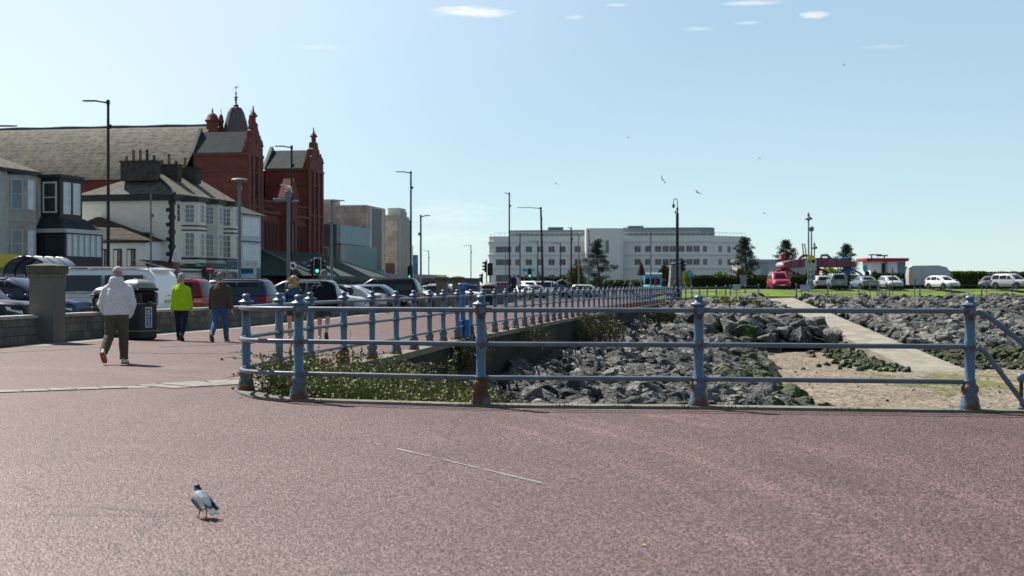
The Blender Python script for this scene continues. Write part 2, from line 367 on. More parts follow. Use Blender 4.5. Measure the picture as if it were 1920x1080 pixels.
# ================================================================ rocks
random.seed(11)
def rock_mesh(seed, k):
    rnd = random.Random(seed); bm = bmesh.new()
    bmesh.ops.create_icosphere(bm, subdivisions=2, radius=.5)
    planes = []
    for i in range(8):
        d = V((rnd.gauss(0, 1), rnd.gauss(0, 1), rnd.gauss(0, .8))).normalized(); planes.append((d, rnd.uniform(.23, .43)))
    for v in bm.verts:
        for d, h in planes:
            e = v.co.dot(d)-h
            if e > 0: v.co -= d*e
    if k: bmesh.ops.subdivide_edges(bm, edges=bm.edges, cuts=1, use_grid_fill=True)
    o = V((seed*3.1, 0, 0))
    for v in bm.verts:
        p = v.co
        n = NZ.noise(p*3+o)*.10+abs(NZ.noise(p*6+o))*.11-.04+NZ.noise(p*13+o)*.035
        v.co += p.normalized()*n; v.co.z *= .72
    me = bpy.data.meshes.new('rock'); bm.to_mesh(me); bm.free()
    me.polygons.foreach_set('use_smooth', [True]*len(me.polygons)); me.set_sharp_from_angle(angle=R(22))
    return me
def rockmat(name, base, hi, moss=None):
    m = bpy.data.materials.new(name); m.use_nodes = True; N = m.node_tree.nodes; L = m.node_tree.links; b = N['Principled BSDF']
    b.inputs['Roughness'].default_value = .75; b.inputs['Specular IOR Level'].default_value = .35
    tc = N.new('ShaderNodeTexCoord'); oi = N.new('ShaderNodeObjectInfo'); ge = N.new('ShaderNodeNewGeometry')
    n1 = N.new('ShaderNodeTexNoise'); n1.inputs['Scale'].default_value = 2.3; n1.inputs['Detail'].default_value = 8; n1.inputs['Roughness'].default_value = .7; L.new(ge.outputs['Position'], n1.inputs['Vector'])
    cr = N.new('ShaderNodeValToRGB'); L.new(n1.outputs[0], cr.inputs[0]); e = cr.color_ramp.elements
    e[0].position = .33; e[0].color = (*[c*.45 for c in base], 1); e[1].position = .68; e[1].color = (*(moss or hi), 1); q = e.new(.5); q.color = (*base, 1)
    L.new(cr.outputs[0], b.inputs['Base Color'])
    v = N.new('ShaderNodeTexVoronoi'); v.feature = 'DISTANCE_TO_EDGE'; v.inputs['Scale'].default_value = 3.2; v.inputs['Randomness'].default_value = 1
    mp = N.new('ShaderNodeMapping'); mp.inputs['Rotation'].default_value = (.5, .3, 0); mp.inputs['Scale'].default_value = (1, 1.6, 2.6); L.new(ge.outputs['Position'], mp.inputs[0]); L.new(mp.outputs[0], v.inputs['Vector'])
    n2 = N.new('ShaderNodeTexNoise'); n2.inputs['Scale'].default_value = 7; n2.inputs['Detail'].default_value = 6; n2.inputs['Roughness'].default_value = .65; L.new(ge.outputs['Position'], n2.inputs['Vector'])
    ad = N.new('ShaderNodeMath'); ad.operation = 'MULTIPLY_ADD'; L.new(v.outputs['Distance'], ad.inputs[0]); ad.inputs[1].default_value = .9; L.new(n2.outputs[0], ad.inputs[2])
    bp = N.new('ShaderNodeBump'); bp.inputs['Strength'].default_value = 1; bp.inputs['Distance'].default_value = .14; L.new(ad.outputs[0], bp.inputs['Height']); L.new(bp.outputs[0], b.inputs['Normal'])
    return m
MR = [rockmat('limestone_grey', (.075, .075, .077), (.30, .29, .27)), rockmat('limestone_dark', (.036, .037, .04), (.17, .165, .155)), rockmat('limestone_pale', (.14, .137, .13), (.42, .40, .37)),
      rockmat('weeded_rock', (.030, .036, .016), None, (.12, .19, .022))]
RM = []
for i in range(14):
    me = rock_mesh(i+1, 1); RM.append([])
    for m in MR:
        c = me.copy(); c.materials.append(m); RM[-1].append(c)
cand = []
def infr(x, y, z, mx=40):
    px = 960+x*F/y; py = HY+(CZ-z)*F/y
    return -mx < px < 1920+mx and py < 800
def over_edge(x, y, z):   # is it seen over the near edge of the promenade
    t = 16.5/y; return CZ+(z-CZ)*t > .02 if True else True
y = 24.
while y < 137:
    st = .56 if y < 60 else (.7 if y < 95 else .85)
    xa = wall_x(y)+.35; xb = toe_x(y); x = xa
    while x < xb:
        X = x+random.uniform(-.25, .25); Yy = y+random.uniform(-.3, .3)
        if X < toe_x(Yy)+random.uniform(-.5, .3) and X > wall_x(Yy)+.2 and Yy < far_y(X)-.6:
            z = Hleft(X, Yy); t = (X-xa)/(xb-xa)
            s = st*random.choice([.7, .9, 1.1, 1.3, 1.5, 1.9, 2.4])
            moss = (t > .76 and y < 101 and random.random() < .85) or (t > .58 and y < 101 and random.random() < .25)
            cand.append((X, Yy, z, s, 3 if moss else random.choice([0, 0, 0, 1, 1, 2] if y < 80 else [0, 0, 1, 2, 2]), 'l'))
        x += st*random.uniform(.8, 1.1)
    y += st*.82
x = 27.7
while x < 58:
    st = 1.0; d = .3
    while d < 44:
        X = x+random.uniform(-.4, .4); Yy = far_y(X)-d+random.uniform(-.3, .3)
        if X > 27.6:
            z = Hright(X, Yy); band = d > 38
            s = st*random.choice([.9, 1.1, 1.3, 1.5, 1.8]) * (.75 if band else 1)
            cand.append((X, Yy, z+(-.1 if band else 0), s, 3 if band else random.choice([0, 0, 1, 2] if d < 20 else [0, 1, 2, 2]), 'r'))
        d += st*random.uniform(.7, .95)
    x += st*.9
# square blocks edging the ramp and weeded stones at its foot
for i in range(22):
    y = 136-i*1.75; cand.append((27.95+random.uniform(-.1, .15), y, rampz(y)+.22, random.uniform(1.1, 1.5), 2 if i < 12 else 0, 'b'))
for i in range(170):
    t = random.random(); y = lerp(85.5, 103, t); q_ = abs(random.gauss(0, 1.6)); cand.append((24.0-q_*(1.5-t), y, max(sandz(20, y)+.05, rampz(y)-.25-q_*.35), random.uniform(.35, .8), 3, 's'))
    y = lerp(86, 97, t); cand.append((27.9+abs(random.gauss(0, 5)), y+random.uniform(-1, 2), sandz(30, y)+.08, random.uniform(.35, .8), 3, 's'))
for i in range(40):
    cand.append((random.uniform(13, 26), random.uniform(52, 84), -3.7, random.uniform(.1, .22), random.choice([0, 1]), 's'))
vis = [c for c in cand if infr(c[0], c[1], c[2]) and over_edge(c[0], c[1], c[2]+.35*c[3])]
vis.sort(key=lambda c: -c[3]/c[1])
LAB = {('l', 0): 'grey jagged armour boulder in the rock slope between the railings', ('l', 1): 'dark jagged armour boulder in the rock slope between the railings', ('l', 2): 'pale grey armour boulder in the rock slope between the railings', ('l', 3): 'boulder coated in green weed at the sandy foot of the rock slope',
       ('r', 0): 'grey boulder in the bank right of the concrete ramp, below the lawn', ('r', 1): 'dark boulder in the bank right of the concrete ramp, below the lawn', ('r', 2): 'pale boulder in the bank right of the concrete ramp, below the lawn', ('r', 3): 'weed covered boulder along the foot of the bank right of the ramp',
       ('b', 2): 'pale squared block lining the right edge of the concrete ramp', ('b', 0): 'grey squared block lining the lower right edge of the concrete ramp', ('s', 3): 'small green weeded stone around the foot of the concrete ramp', ('s', 0): 'small grey stone lying alone on the open sand', ('s', 1): 'small dark stone lying alone on the open sand'}
ROCKQ = []
def rockrot(c):
    r = random.Random(int(c[0]*1000+c[1]*77))
    if c[5] == 'b': return (r.uniform(-.1, .1), r.uniform(-.1, .1), r.uniform(-.2, .2)), (c[3]*.9, c[3]*1.3, c[3]*1.0), r.randrange(14)
    return (r.uniform(-.5, .5), r.uniform(-.5, .5), r.uniform(0, 6.3)), (c[3]*r.uniform(.85, 1.35), c[3]*r.uniform(.75, 1.1), c[3]*r.uniform(.75, 1.15)), r.randrange(14)
for c in vis[:300]:
    rot, sc, k = rockrot(c)
    o = bpy.data.objects.new('boulder', RM[k][c[4]]); C.objects.link(o)
    o.location = c[:3]; o.rotation_euler = rot; o.scale = sc
    tag(o, LAB[(c[5], c[4])], 'boulder', {'l': 'armour boulders left of the ramp', 'r': 'boulders of the bank right of the ramp', 'b': 'blocks along the ramp', 's': 'stones on the sand'}[c[5]]+(', weedy' if c[4] == 3 else ', pale' if c[4] == 2 else ', dark' if c[4] == 1 else ', grey'))
from mathutils import Euler
LOW = []
for i in range(14):
    me = rock_mesh(i+1, 0); LOW.append(([v.co.copy() for v in me.vertices], [tuple(p.vertices) for p in me.polygons])); bpy.data.meshes.remove(me)
bk = MB()
for c in vis[300:]:
    rot, sc, k = rockrot(c)
    bk.M = Matrix.Translation(c[:3]) @ Euler(rot).to_matrix().to_4x4() @ Matrix.Diagonal((*sc, 1))
    bk.add(LOW[k][0], LOW[k][1], c[4])
o = bk.build('boulder_bank', MR, fix=False); big = o.data
big.polygons.foreach_set('use_smooth', [True]*len(big.polygons)); big.set_sharp_from_angle(angle=R(25))
tag(o, 'mass of smaller grey armour rocks filling the banks beside the ramp', 'boulders', kind='stuff')
# ================================================================ railings
M_BLUE = mat('railing_blue_paint', (.085, .15, .225), .42, .12, 9, .15, 40, col2=(.085, .04, .022), thr=.57, soft=.03)
M_RUSTF = mat('rusted_foot_paint', (.09, .135, .19), .5, .15, 9, .4, 40, col2=(.13, .05, .022), thr=.49, soft=.05)
M_RUST = mat('rusted_iron', (.11, .055, .032), .8, .4, 9, .5, 40, col2=(.1, .14, .19), thr=.58, soft=.04)
M_RAIL = mat('rail_worn_grey', (.105, .13, .165), .42, .2, 5, .1, 30, col2=(.12, .06, .035), thr=.7, soft=.03)
shaft = MB().lathe([(.075, .33), (.058, .36), (.058, .64), (.066, .66), (.066, .78), (.058, .80), (.057, 1.06), (.07, 1.08), (.07, 1.16), (.062, 1.17)], 10)
foot = MB().lathe([(.118, 0), (.118, .05), (.108, .07), (.1, .13), (.082, .17), (.082, .19), (.098, .21), (.1, .255), (.085, .28), (.068, .30), (.064, .33)], 14)
fin = MB().lathe([(.062, 1.17), (.10, 1.185), (.104, 1.2), (.085, 1.215), (.055, 1.225), (.04, 1.245), (.052, 1.262), (.056, 1.28), (.045, 1.296), (.02, 1.304)], 14)
PM = {}
def post(parent, x, y, z=0, fm=M_RUSTF, sc=1.):
    for nm, mb, m in (('post', shaft, M_BLUE), ('foot', foot, fm), ('finial', fin, M_BLUE)):
        key = (nm, m.name)
        if key not in PM: PM[key] = mb.build(nm, m, smooth=True, angle=40); p = PM[key]
        else:
            p = PM[key].copy(); C.objects.link(p)
        if nm == 'post': p.parent = parent; p.location = (x, y, z+.02); top = p
        else: p.parent = top; p.location = (0, 0, 0)
        p.rotation_euler = (0, 0, random.uniform(0, .3)) if nm == 'post' else (0, 0, 0)
    return top
def rails(parent, pts, zs=(.32, .72, 1.125), r=.029, n=8, zf=lambda x, y: 0, sag=.0):
    for h in zs:
        P = []
        for i, p in enumerate(pts): P.append((p[0], p[1], h+.02+zf(*p)+random.uniform(-sag, sag)))
        MB().tube(P, r, n).build('rail', M_RAIL, parent, smooth=True, angle=60)
near = thing('promenade_railing', 'pale blue iron railing close across the foreground, rounding the corner above the drop', 'railing')
NP = [(-3.57, 19.1), (-2.65, 17.67), (-.37, 16.9), (2.19, 16.67), (5.21, 16.18)]
for i, p in enumerate(NP): post(near, *p, fm=M_RUST if i in (2,) else M_RUSTF)
bez = [(-3.57, 19.1)]+[((1-t)**2*-3.57+2*t*(1-t)*-3.62+t*t*-2.65, (1-t)**2*19.1+2*t*(1-t)*17.85+t*t*17.67) for t in (.12, .25, .38, .5, .62, .75, .88)]
rails(near, bez+NP[1:], n=12)
lng = thing('promenade_railing', 'long blue iron railing running away along the sea wall beside the walkers', 'railing')
LP = LONG[1:3]; d = plen(LONG); s = d[3]; pts = list(LP)
path = LONG+FAR[:4]; tot = plen(path)[-1]
while s < tot-1.5: pts.append(along(path, s)); s += 1.95+random.uniform(-.03, .03)
for i, p in enumerate(pts): post(lng, *p, z=fz(p[0]) if p[1] > 110 else 0, fm=M_RUST if random.random() < .3 else M_RUSTF)
rails(lng, [(-3.57, 19.1)]+pts, n=8, zf=lambda x, y: fz(x) if y > 110 else 0, sag=.006)
fr = thing('promenade_railing', 'thin blue far railing along the lawn edge to the right of the ramp', 'railing')
fpts = []; path = [(27.6, 138.1)]+FAR[5:]; s = 0
while s < 42: fpts.append(along(path, s)); s += 3.3
for p in fpts: post(fr, *p, z=fz(p[0]))
rails(fr, fpts, zs=(.55, 1.125), n=6, zf=lambda x, y: fz(x))
mid = thing('promenade_railing', 'short far blue railing between the black lamp column and the ramp head', 'railing')
mpts = [(18.9, 131.6), (20.6, 134.2), (22.3, 136.1), (23.7, 136.7)]
for p in mpts: post(mid, *p, z=fz(p[0]))
rails(mid, mpts, zs=(.55, 1.125), n=6, zf=lambda x, y: fz(x))
# steps handrail at the right
st = thing('stair_handrail', 'sloping grey tube handrail going down the beach steps beside the last near post', 'handrail', (5.25, 16.17, 0))
MB().tube([(.04, 0, 1.13), (.12, 0, 1.11), (.2, 0, 1.06), (1.0, -.04, .42), (2.6, -.1, -.9)], .032, 12).build('rail', M_RAIL, st, smooth=True, angle=60)
MB().tube([(.04, 0, .73), (.1, 0, .70), (.16, 0, .64), (.52, -.03, .15), (1.6, -.1, -1.3)], .03, 12).build('rail', M_RAIL, st, smooth=True, angle=60)
sp = MB().lathe([(.045, -.1), (.045, .05), (.022, .07), (.022, .33), (.03, .35)], 10, (.53, -.03, 0)).build('post', M_RUST, st, smooth=True)
MB().ell((.53, -.03, .39), .055).build('finial', M_BLUE, sp, smooth=True)
stp = MB()
for i in range(18): stp.box(5.5+i*.28, 5.78+i*.28+.02, 16.24-i*.004, 17.9, -4, -.06-i*.19)
tag(stp.build('beach_steps', M_CONC), 'concrete steps going down to the sand beside the sloping handrail', 'steps')

# ================================================================ parapet wall, pillars
M_BLOCK = mat('parapet_block', (.15, .13, .11), .9, .25, 2, .5, 16, brick=(.46, .215, 0, (.06, .055, .05), .012), col2=(.055, .055, .05), thr=.6, soft=.1)
M_COPE = mat('parapet_coping', (.36, .34, .31), .85, .2, 3, .4, 20, col2=(.15, .145, .13), thr=.55)
M_PEB = mat('pebbledash_pillar', (.17, .155, .135), .95, .3, 60, .9, 120, col2=(.14, .13, .115), thr=.6)
def parapet(pl, label, base=None):
    t = thing('parapet_wall', label, 'wall')
    a = offset(pl, 0); b = offset(pl, .34)
    MB().loft([[(p[0], p[1], -.05), (q[0], q[1], -.05), (q[0], q[1], .62), (p[0], p[1], .62)] for p, q in zip(a, b)]).build('wall_body', M_BLOCK, t)
    a = offset(pl, -.06); b = offset(pl, .40)
    MB().loft([[(p[0], p[1], .623), (q[0], q[1], .623), (q[0], q[1], .70), (p[0], p[1], .70)] for p, q in zip(a, b)]).build('coping', M_COPE, t)
def cut(pl, s0, s1, st=2.):
    n = max(2, int((s1-s0)/st)); return [along(pl, lerp(s0, s1, i/n)) for i in range(n+1)]
wl = plen(WALL); s36 = wl[2]+2.2
parapet(cut(WALL, wl[0], s36-.35), 'low block wall with pale coping left of the tall pebbledash pillar')
parapet(cut(WALL, s36+.35, 68.2), 'long low block wall with pale coping between the walkers and the parked cars')
parapet(cut(WALL, 70.6, wl[-1]), 'far stretch of low block wall beyond the pair of stone pillars')
def pillar(x, y, label, w=.32, rz=R(-10)):
    t = thing('stone_pillar', label, 'pillar', (x, y, 0), rz)
    MB().box(-w, w*.98, -w, w, -.05, 1.62).build('shaft', M_PEB, t)
    MB().bev(-w-.03, w+.03, -w-.03, w+.03, 1.622, 1.72, .015).build('neck_band', mat('pillar_band', (.13, .12, .1), .9, .3, 6, .4), t)
    b = MB().bev(-w-.06, w+.06, -w-.06, w+.06, 1.722, 1.92, .02)
    b.loft([[(-w-.05, -w-.05, 1.921), (w+.05, -w-.05, 1.921), (w+.05, w+.05, 1.921), (-w-.05, w+.05, 1.921)], [(-.05, -.05, 1.99), (.05, -.05, 1.99), (.05, .05, 1.99), (-.05, .05, 1.99)]])
    b.build('cap', mat('pillar_cap', (.12, .105, .08), .9, .4, 5, .5, col2=(.07, .075, .045), thr=.5), t)
p = along(WALL, s36); pillar(p[0]+.12, p[1], 'tall pebbledash pillar with a mossy stone cap in front of the dark parked car')
pillar(ax(829, 87), 87, 'pebbledash pillar, left one of the far pair behind the railing', .31)
pillar(ax(859, 89), 89, 'pebbledash pillar nearest the blue telescope, right one of the far pair', .31)
# ================================================================ buildings
random.seed(21)
GL = mat('window_glass', (.035, .045, .055), .06, .2, .8, spec=.9)
GLB = mat('blue_glass', (.06, .09, .11), .08, .2, .8, spec=.9)
BLIND_REFLECT = mat('blind_sky_reflection', (.50, .56, .60), .25, .15, 3, spec=.6)  # white blinds, with the bright sky reflection put into the pane colour
WF = flat((.72, .72, .70), .5); DF = flat((.035, .035, .04), .5)
SLATE = mat('slate_roof', (.10, .097, .09), .85, .4, 9, .5, 20, spec=.15, brick=(.34, .24, 0, (.06, .06, .06), .014), col2=(.17, .15, .11), thr=.55, soft=.1)
SLATED = mat('dark_slate', (.04, .05, .056), .85, .3, 9, .3, 20, spec=.15, brick=(.34, .26, 0, (.03, .035, .04), .014))
TILE = mat('brown_tile', (.095, .058, .042), .85, .3, 6, .3, 20, spec=.15, brick=(.3, .3, 0, (.04, .03, .025), .04))
CREAM = mat('cream_render', (.74, .70, .60), .85, .07, 2, .2, 20)
GREYR = mat('grey_render', (.46, .47, .45), .85, .1, 1.5, .3, 20, col2=(.34, .31, .27), thr=.56, soft=.12)
SAGE = mat('sage_render', (.50, .54, .45), .85, .07, 2, .2, 20)
WHITE = mat('white_render', (.78, .78, .76), .8, .05, 2, .15, 20)
BLACKW = flat((.03, .032, .036), .5)
BRICK = mat('red_brick', (.165, .047, .039), .85, .22, 1.2, .2, 20, brick=(.23, .077, 0, (.17, .07, .055), .008), col2=(.15, .038, .03), thr=.56, soft=.12)
TERRA = mat('red_terracotta', (.155, .05, .042), .75, .2, 3, .2, 20)
DBRICK = mat('chimney_brick', (.06, .05, .045), .9, .4, 4, .4)
POT = flat((.2, .11, .08), .8)
def wwin(par, a, b, t, w, z0, z1, nx=1, nz=2, fm=None, gm=None, sill=None, fr=.05, name='window', arch=False, proud=.05):
    """window on the wall running a->b in plan (outside to the right), centred at distance t"""
    fm = fm or WF; gm = gm or GL
    dx, dy = b[0]-a[0], b[1]-a[1]; l = sqrt(dx*dx+dy*dy); ux, uy = dx/l, dy/l; nxx, nyy = uy, -ux
    cx, cy = a[0]+ux*t, a[1]+uy*t
    M = Matrix(((ux, -nxx, 0, cx), (uy, -nyy, 0, cy), (0, 0, 1, 0), (0, 0, 0, 1)))
    m = MB(); m.M = M; h = w/2; p = proud
    if not arch:
        m.box(-h, -h+fr, -p, .02, z0, z1); m.box(h-fr, h, -p, .02, z0, z1); m.box(-h+fr, h-fr, -p, .02, z1-fr, z1); m.box(-h+fr, h-fr, -p, .02, z0, z0+fr)
        for i in range(1, nx): x = lerp(-h, h, i/nx); m.box(x-fr*.3, x+fr*.3, -p*.7, .02, z0+fr, z1-fr)
        for i in range(1, nz): z = lerp(z0, z1, i/nz); m.box(-h+fr, h-fr, -p*.72, .021, z-fr*.35, z+fr*.35)
        if sill: m.box(-h-.05, h+.05, -p-.07, .02, z0-.1, z0-.002, 1)
        o = m.build(name, [fm, sill or fm], par)
        g = MB(); g.M = M; g.poly([(-h+fr*.5, -p*.35, z0+fr*.5), (h-fr*.5, -p*.35, z0+fr*.5), (h-fr*.5, -p*.35, z1-fr*.5), (-h+fr*.5, -p*.35, z1-fr*.5)])
    else:
        pts = [(-h, z0), (h, z0)]+[(h*cos(pi*i/8), z1-h+1.25*h*sin(pi*i/8)) for i in range(9)]
        q = [(x*(1-fr/h), z0+fr if z == z0 else (z1-h)+(z-z1+h)*(1-fr/h)) for x, z in pts]
        n = len(pts); vs = [(x, -p, z) for x, z in pts]+[(x, -p, z) for x, z in q]+[(x, .02, z) for x, z in pts]+[(x, -.004, z) for x, z in q]
        fs = []
        for i in range(n):
            j = (i+1) % n; fs += [(i, j, n+j, n+i), (i, 2*n+i, 2*n+j, j), (n+i, n+j, 3*n+j, 3*n+i)]
        m.add(vs, fs); o = m.build(name, fm, par)
        g = MB(); g.M = M; g.poly([(x, -.003, z) for x, z in q])
    g.build('pane', gm, o, fix=False)
    me = kids(o)[-1].data if False else None
    return o
def bldg(name, label, cat, px, Y, a, group=None): return thing(name, label, cat, (ax(px, Y), Y, 0), R(90-a), group)
def gutter_roof(): pass
def chimney(par, x, y, z0, z1, wx, wy, n=4, name='chimney'):
    m = MB(); m.box(x-wx/2, x+wx/2, y-wy/2, y+wy/2, z0, z1-.12); m.box(x-wx/2-.07, x+wx/2+.07, y-wy/2-.07, y+wy/2+.07, z1-.118, z1)
    o = m.build(name, DBRICK, par)
    for i in range(n):
        yy = y-wy/2+(i+.5)*wy/n; h = random.choice([.25, .35, .5, .75])
        MB().lathe([(.11, 0), (.09, h*.8), (.12, h*.85), (.1, h)], 8, (x, yy, z1+.002)).build('chimney_pot', random.choice([POT, DBRICK]), o, smooth=True)
    return o
def canted(x0, x1, d, c): return [(x0, .02), (x0, 0), (x0+c, -d), (x1-c, -d), (x1, 0), (x1, .02)]
A14 = 14.
# --- row of three houses
HX, HYy = 323, 96.5
def house(x0, x1, wall, label, bay, band=None, hip=False, fz_=7.6):
    h = bldg('terraced_house', label, 'house', HX, HYy, A14, 'terrace of bay fronted houses')
    MB().box(x0, x1, 0, 6.8, 0, fz_).build('wall', wall, h)
    rz, ry = 9.35, 2.7
    if hip:
        e = x0-.3; pts = [(e, -.35, fz_+.02), (x1, -.35, fz_+.02), (x1, ry, rz), (x0+2.3, ry, rz), (e, 7.1, fz_+.02), (x1, 7.1, fz_+.02)]
        m = MB().add(pts, [(0, 1, 2, 3), (0, 3, 4), (3, 2, 5, 4)]); 
    else:
        m = MB().add([(x0+.01, -.35, fz_), (x1, -.35, fz_), (x1, ry, rz), (x0+.01, ry, rz), (x0+.01, 7.1, fz_), (x1, 7.1, fz_)], [(0, 1, 2, 3), (3, 2, 5, 4)])
    r = m.build('roof', SLATE, h)
    tr = MB()
    if hip:
        tr.box(x0-.28, x0-.02, -.3, 7.05, fz_-.42, fz_-.01); tr.box(x0-.28, x1, -.32, -.02, fz_-.42, fz_-.012)
    else: tr.box(x0, x1, -.32, -.02, fz_-.42, fz_-.012)
    tr.build('fascia', BLACKW, h)
    if hip: MB().tube([(x0-.3, -.35, fz_+.03), (x0+2.3, ry, rz+.02)], .11, 6).build('ridge_tiles', SLATED, h); 
    MB().tube([(x0+(2.3 if hip else 0), ry, rz+.02), (x1, ry, rz+.02)], .1, 6).build('ridge_tiles', SLATED, h)
    b0, b1 = bay; pl = canted(b0, b1, .95, .55)
    bm_ = MB().prism(pl, 2.9, fz_-.44); bo = bm_.build('bay', wall, h)
    lid = MB().prism(canted(b0-.12, b1+.12, 1.12, .55), fz_-.438, fz_-.08); lid.build('bay_cornice', BLACKW, bo)
    for k in (1, 2, 3):
        a, b = pl[k], pl[k+1]; L_ = sqrt((a[0]-b[0])**2+(a[1]-b[1])**2)
        w = L_*(.52 if k == 2 else .6)
        for z0, z1 in ((5.72, 7.0), (3.4, 5.05)):
            wwin(bo, a, b, L_/2, w, z0, z1, 3 if k == 2 else 2, 4, WF, GL)
    if band:
        for z in (5.46, 5.16): MB().prism(canted(b0-.04, b1+.04, 1.0, .56), z, z+.1).build('band', BLACKW, bo)
    MB().prism(canted(b0-.05, b1+.05, 1.02, .56), 3.2, 3.34).build('band', BLACKW, bo)
    return h
HA = house(0, 4.05, CREAM, 'cream end house with black quoins and a hipped slate roof behind the white van', (1.35, 3.7), True, True)
q = MB()
for i in range(14):
    z = .4+i*.5
    q.box(-.03, .45 if i % 2 else .28, -.03, .45 if i % 2 == 0 else .28, z, z+.27)
for z in range(28): pass
q.box(-.028, .3, -.028, .2, .1, 7.15); q.build('quoins', BLACKW, HA)
MB().box(-.55, -.01, 1.6, 4.6, 4.55, 4.85).loft([[(-.7, 1.45, 4.851), (0-.01, 1.45, 4.851), (-.01, 4.75, 4.851), (-.7, 4.75, 4.851)], [(-.62, 1.5, 5.0), (-.01, 1.5, 5.0), (-.01, 4.7, 5.0), (-.62, 4.7, 5.0)]]).build('bay_roof', BLACKW, HA)
MB().box(-.5, -.012, 1.75, 4.45, 0, 4.548).build('side_bay', CREAM, HA)
wwin(HA, (-.5, 4.45), (-.5, 1.75), 1.8, .8, 2.6, 4.1, 1, 2, WF); wwin(HA, (-.5, 4.45), (-.5, 1.75), .8, .6, 2.6, 4.1, 1, 2, WF)
wwin(HA, (0, 0), (4, 0), .85, .5, 5.75, 7.0, 1, 3, WF)
HB = house(4.06, 6.85, SAGE, 'sage green middle house of the bay fronted row with white sash windows', (4.35, 6.45))
HC = house(6.86, 9.45, CREAM, 'narrow cream house with black bands next to the glazed white building', (7.1, 9.15), True)
chimney(HA, .95, 2.9, 8.6, 10.0, .8, 2.6, 5); chimney(HB, 4.2, 2.7, 8.8, 10.0, .7, 2.2, 4); chimney(HC, 7.0, 2.6, 8.8, 10.0, .7, 2.2, 3)
MB().box(7.6, 8.9, 3.6, 5.4, 8.2, 10.1).build('roof_box', GREYR, HC)
# glazed building
G1 = bldg('glazed_building', 'white framed corner building with big windows between the bay houses and the red brick hall', 'building', 452, 107.0, A14)
MB().box(0, 3.6, 0, 5, 3.0, 6.75).build('wall', mat('pale_blue_panel', (.42, .5, .55), .6, .08), G1)
MB().add([(-.3, -.35, 6.8), (3.8, -.35, 6.8), (3.8, 2.6, 7.9), (-.3, 2.6, 7.9), (-.3, 5, 7.0), (3.8, 5, 7.0)], [(0, 1, 2, 3), (3, 2, 5, 4)]).build('roof', SLATED, G1)
for z0, z1 in ((3.2, 4.5), (5.15, 6.6)):
    wwin(G1, (0, 0), (3.6, 0), 1.8, 3.2, z0, z1, 2, 3, WF, BLIND_REFLECT); wwin(G1, (0, 5), (0, 0), 4.2, 1.2, z0, z1, 1, 2, WF, GLB)
MB().box(-.02, 3.62, -.06, -.01, 4.7, 4.78).build('band', BLACKW, G1)
MB().box(0, 3.6, .0, 5, 0, 2.99).build('shop_floor', flat((.12, .15, .16), .5), G1)
# shop fronts below the houses
S1 = bldg('green_shop', 'low dark green shop front with a scalloped awning below the cream end house', 'shop', HX, HYy, A14)
MB().box(.4, 4.6, -2.6, -.0-.02, 0, 2.7).build('wall', flat((.035, .09, .075), .5), S1)
sc_ = MB()
for i in range(16): sc_.poly([(.2+i*.28, -2.9, 2.5), (.48+i*.28, -2.9, 2.5), (.34+i*.28, -2.92, 2.25)], 0)
aw = MB().add([(.2, -2.9, 2.5), (4.7, -2.9, 2.5), (4.7, -1.6, 2.95), (.2, -1.6, 2.95)], [(0, 1, 2, 3)]); aw.build('awning', flat((.05, .12, .1), .7), S1); sc_.build('scallops', WF, S1)
for t in (.8, 1.8, 3.2): wwin(S1, (.4, -2.6), (4.6, -2.6), t, .8, .9, 2.2, 1, 1, flat((.2, .3, .28), .5))
S2 = bldg('seaside_cafe', 'pale blue cafe front with COFFEE lettering beside the grey lamp post', 'cafe', 420, 104, A14)
MB().box(-3.6, 4.6, -.6, 1.5, 0, 2.2).build('wall', flat((.13, .13, .12), .6), S2)
fs = MB().box(-.4, -.3, -1.75, .05, 2.6, 3.26).box(-.29, 3.7, -.9, 0, 2.25, 3.15).build('fascia_sign', flat((.36, .42, .5), .5), S2)
text('COFFEE', .40, flat((.02, .035, .09), .5), fs, (-.402, -.88, 2.93), (R(90), 0, R(-90)))
text('COFFEE', .52, flat((.02, .035, .09), .5), fs, (1.6, -.92, 2.7), (R(90), 0, 0))
for t in (1.2, 2.6, 5.2, 6.6): wwin(S2, (-3.6, -.6), (4.6, -.6), t, 1.1, .4, 2.0, 1, 1, DF)
sg = thing('hanging_sign', 'white projecting shop sign with pale grey letters beside the COFFEE fascia', 'sign', at(468, 495, 103), R(8))
MB().bev(-.75, .75, -.05, .05, -.31, .31, .02).build('board', flat((.72, .72, .70), .4), sg)
text('SHIB', .42, flat((.35, .38, .42), .5), sg, (.12, -.056, 0), (R(90), 0, 0)); text('&', .3, flat((.5, .42, .42), .5), sg, (-.55, -.056, -.02), (R(90), 0, 0))
MB().box(.751, 1.3, -.02, .02, .2, .24).build('bracket', BLACKW, sg)
s3 = thing('shop_banner', 'blue and white shop banner under the white projecting sign', 'sign', at(466, 512, 103.4), R(8))
MB().box(-.55, .55, -.03, .03, -.4, .4).build('board', flat((.55, .62, .68), .5), s3); MB().box(-.52, .35, -.036, -.031, -.05, .33).build('panel', flat((.03, .12, .32), .5), s3)
text('WAFFLE', .22, flat((.35, .5, .65), .5), s3, (-.08, -.042, .14), (R(90), 0, 0)) if False else None
s4 = thing('no_entry_sign', 'dark red round no entry sign on a post before the green shop', 'sign', (ax(394, 92), 92, 0))
MB().tube([(0, 0, 0), (0, 0, 2.6)], .04, 8).build('post', flat((.3, .3, .3), .5), s4)
M_ = MB(); M_.M = Matrix.Translation((0, -.06, az_(504, 92))) @ Matrix.Rotation(R(90), 4, 'X'); M_.lathe([(.3, -.015), (.3, .015)], 20); dsk = M_.build('disc', flat((.3, .02, .03), .4), s4)
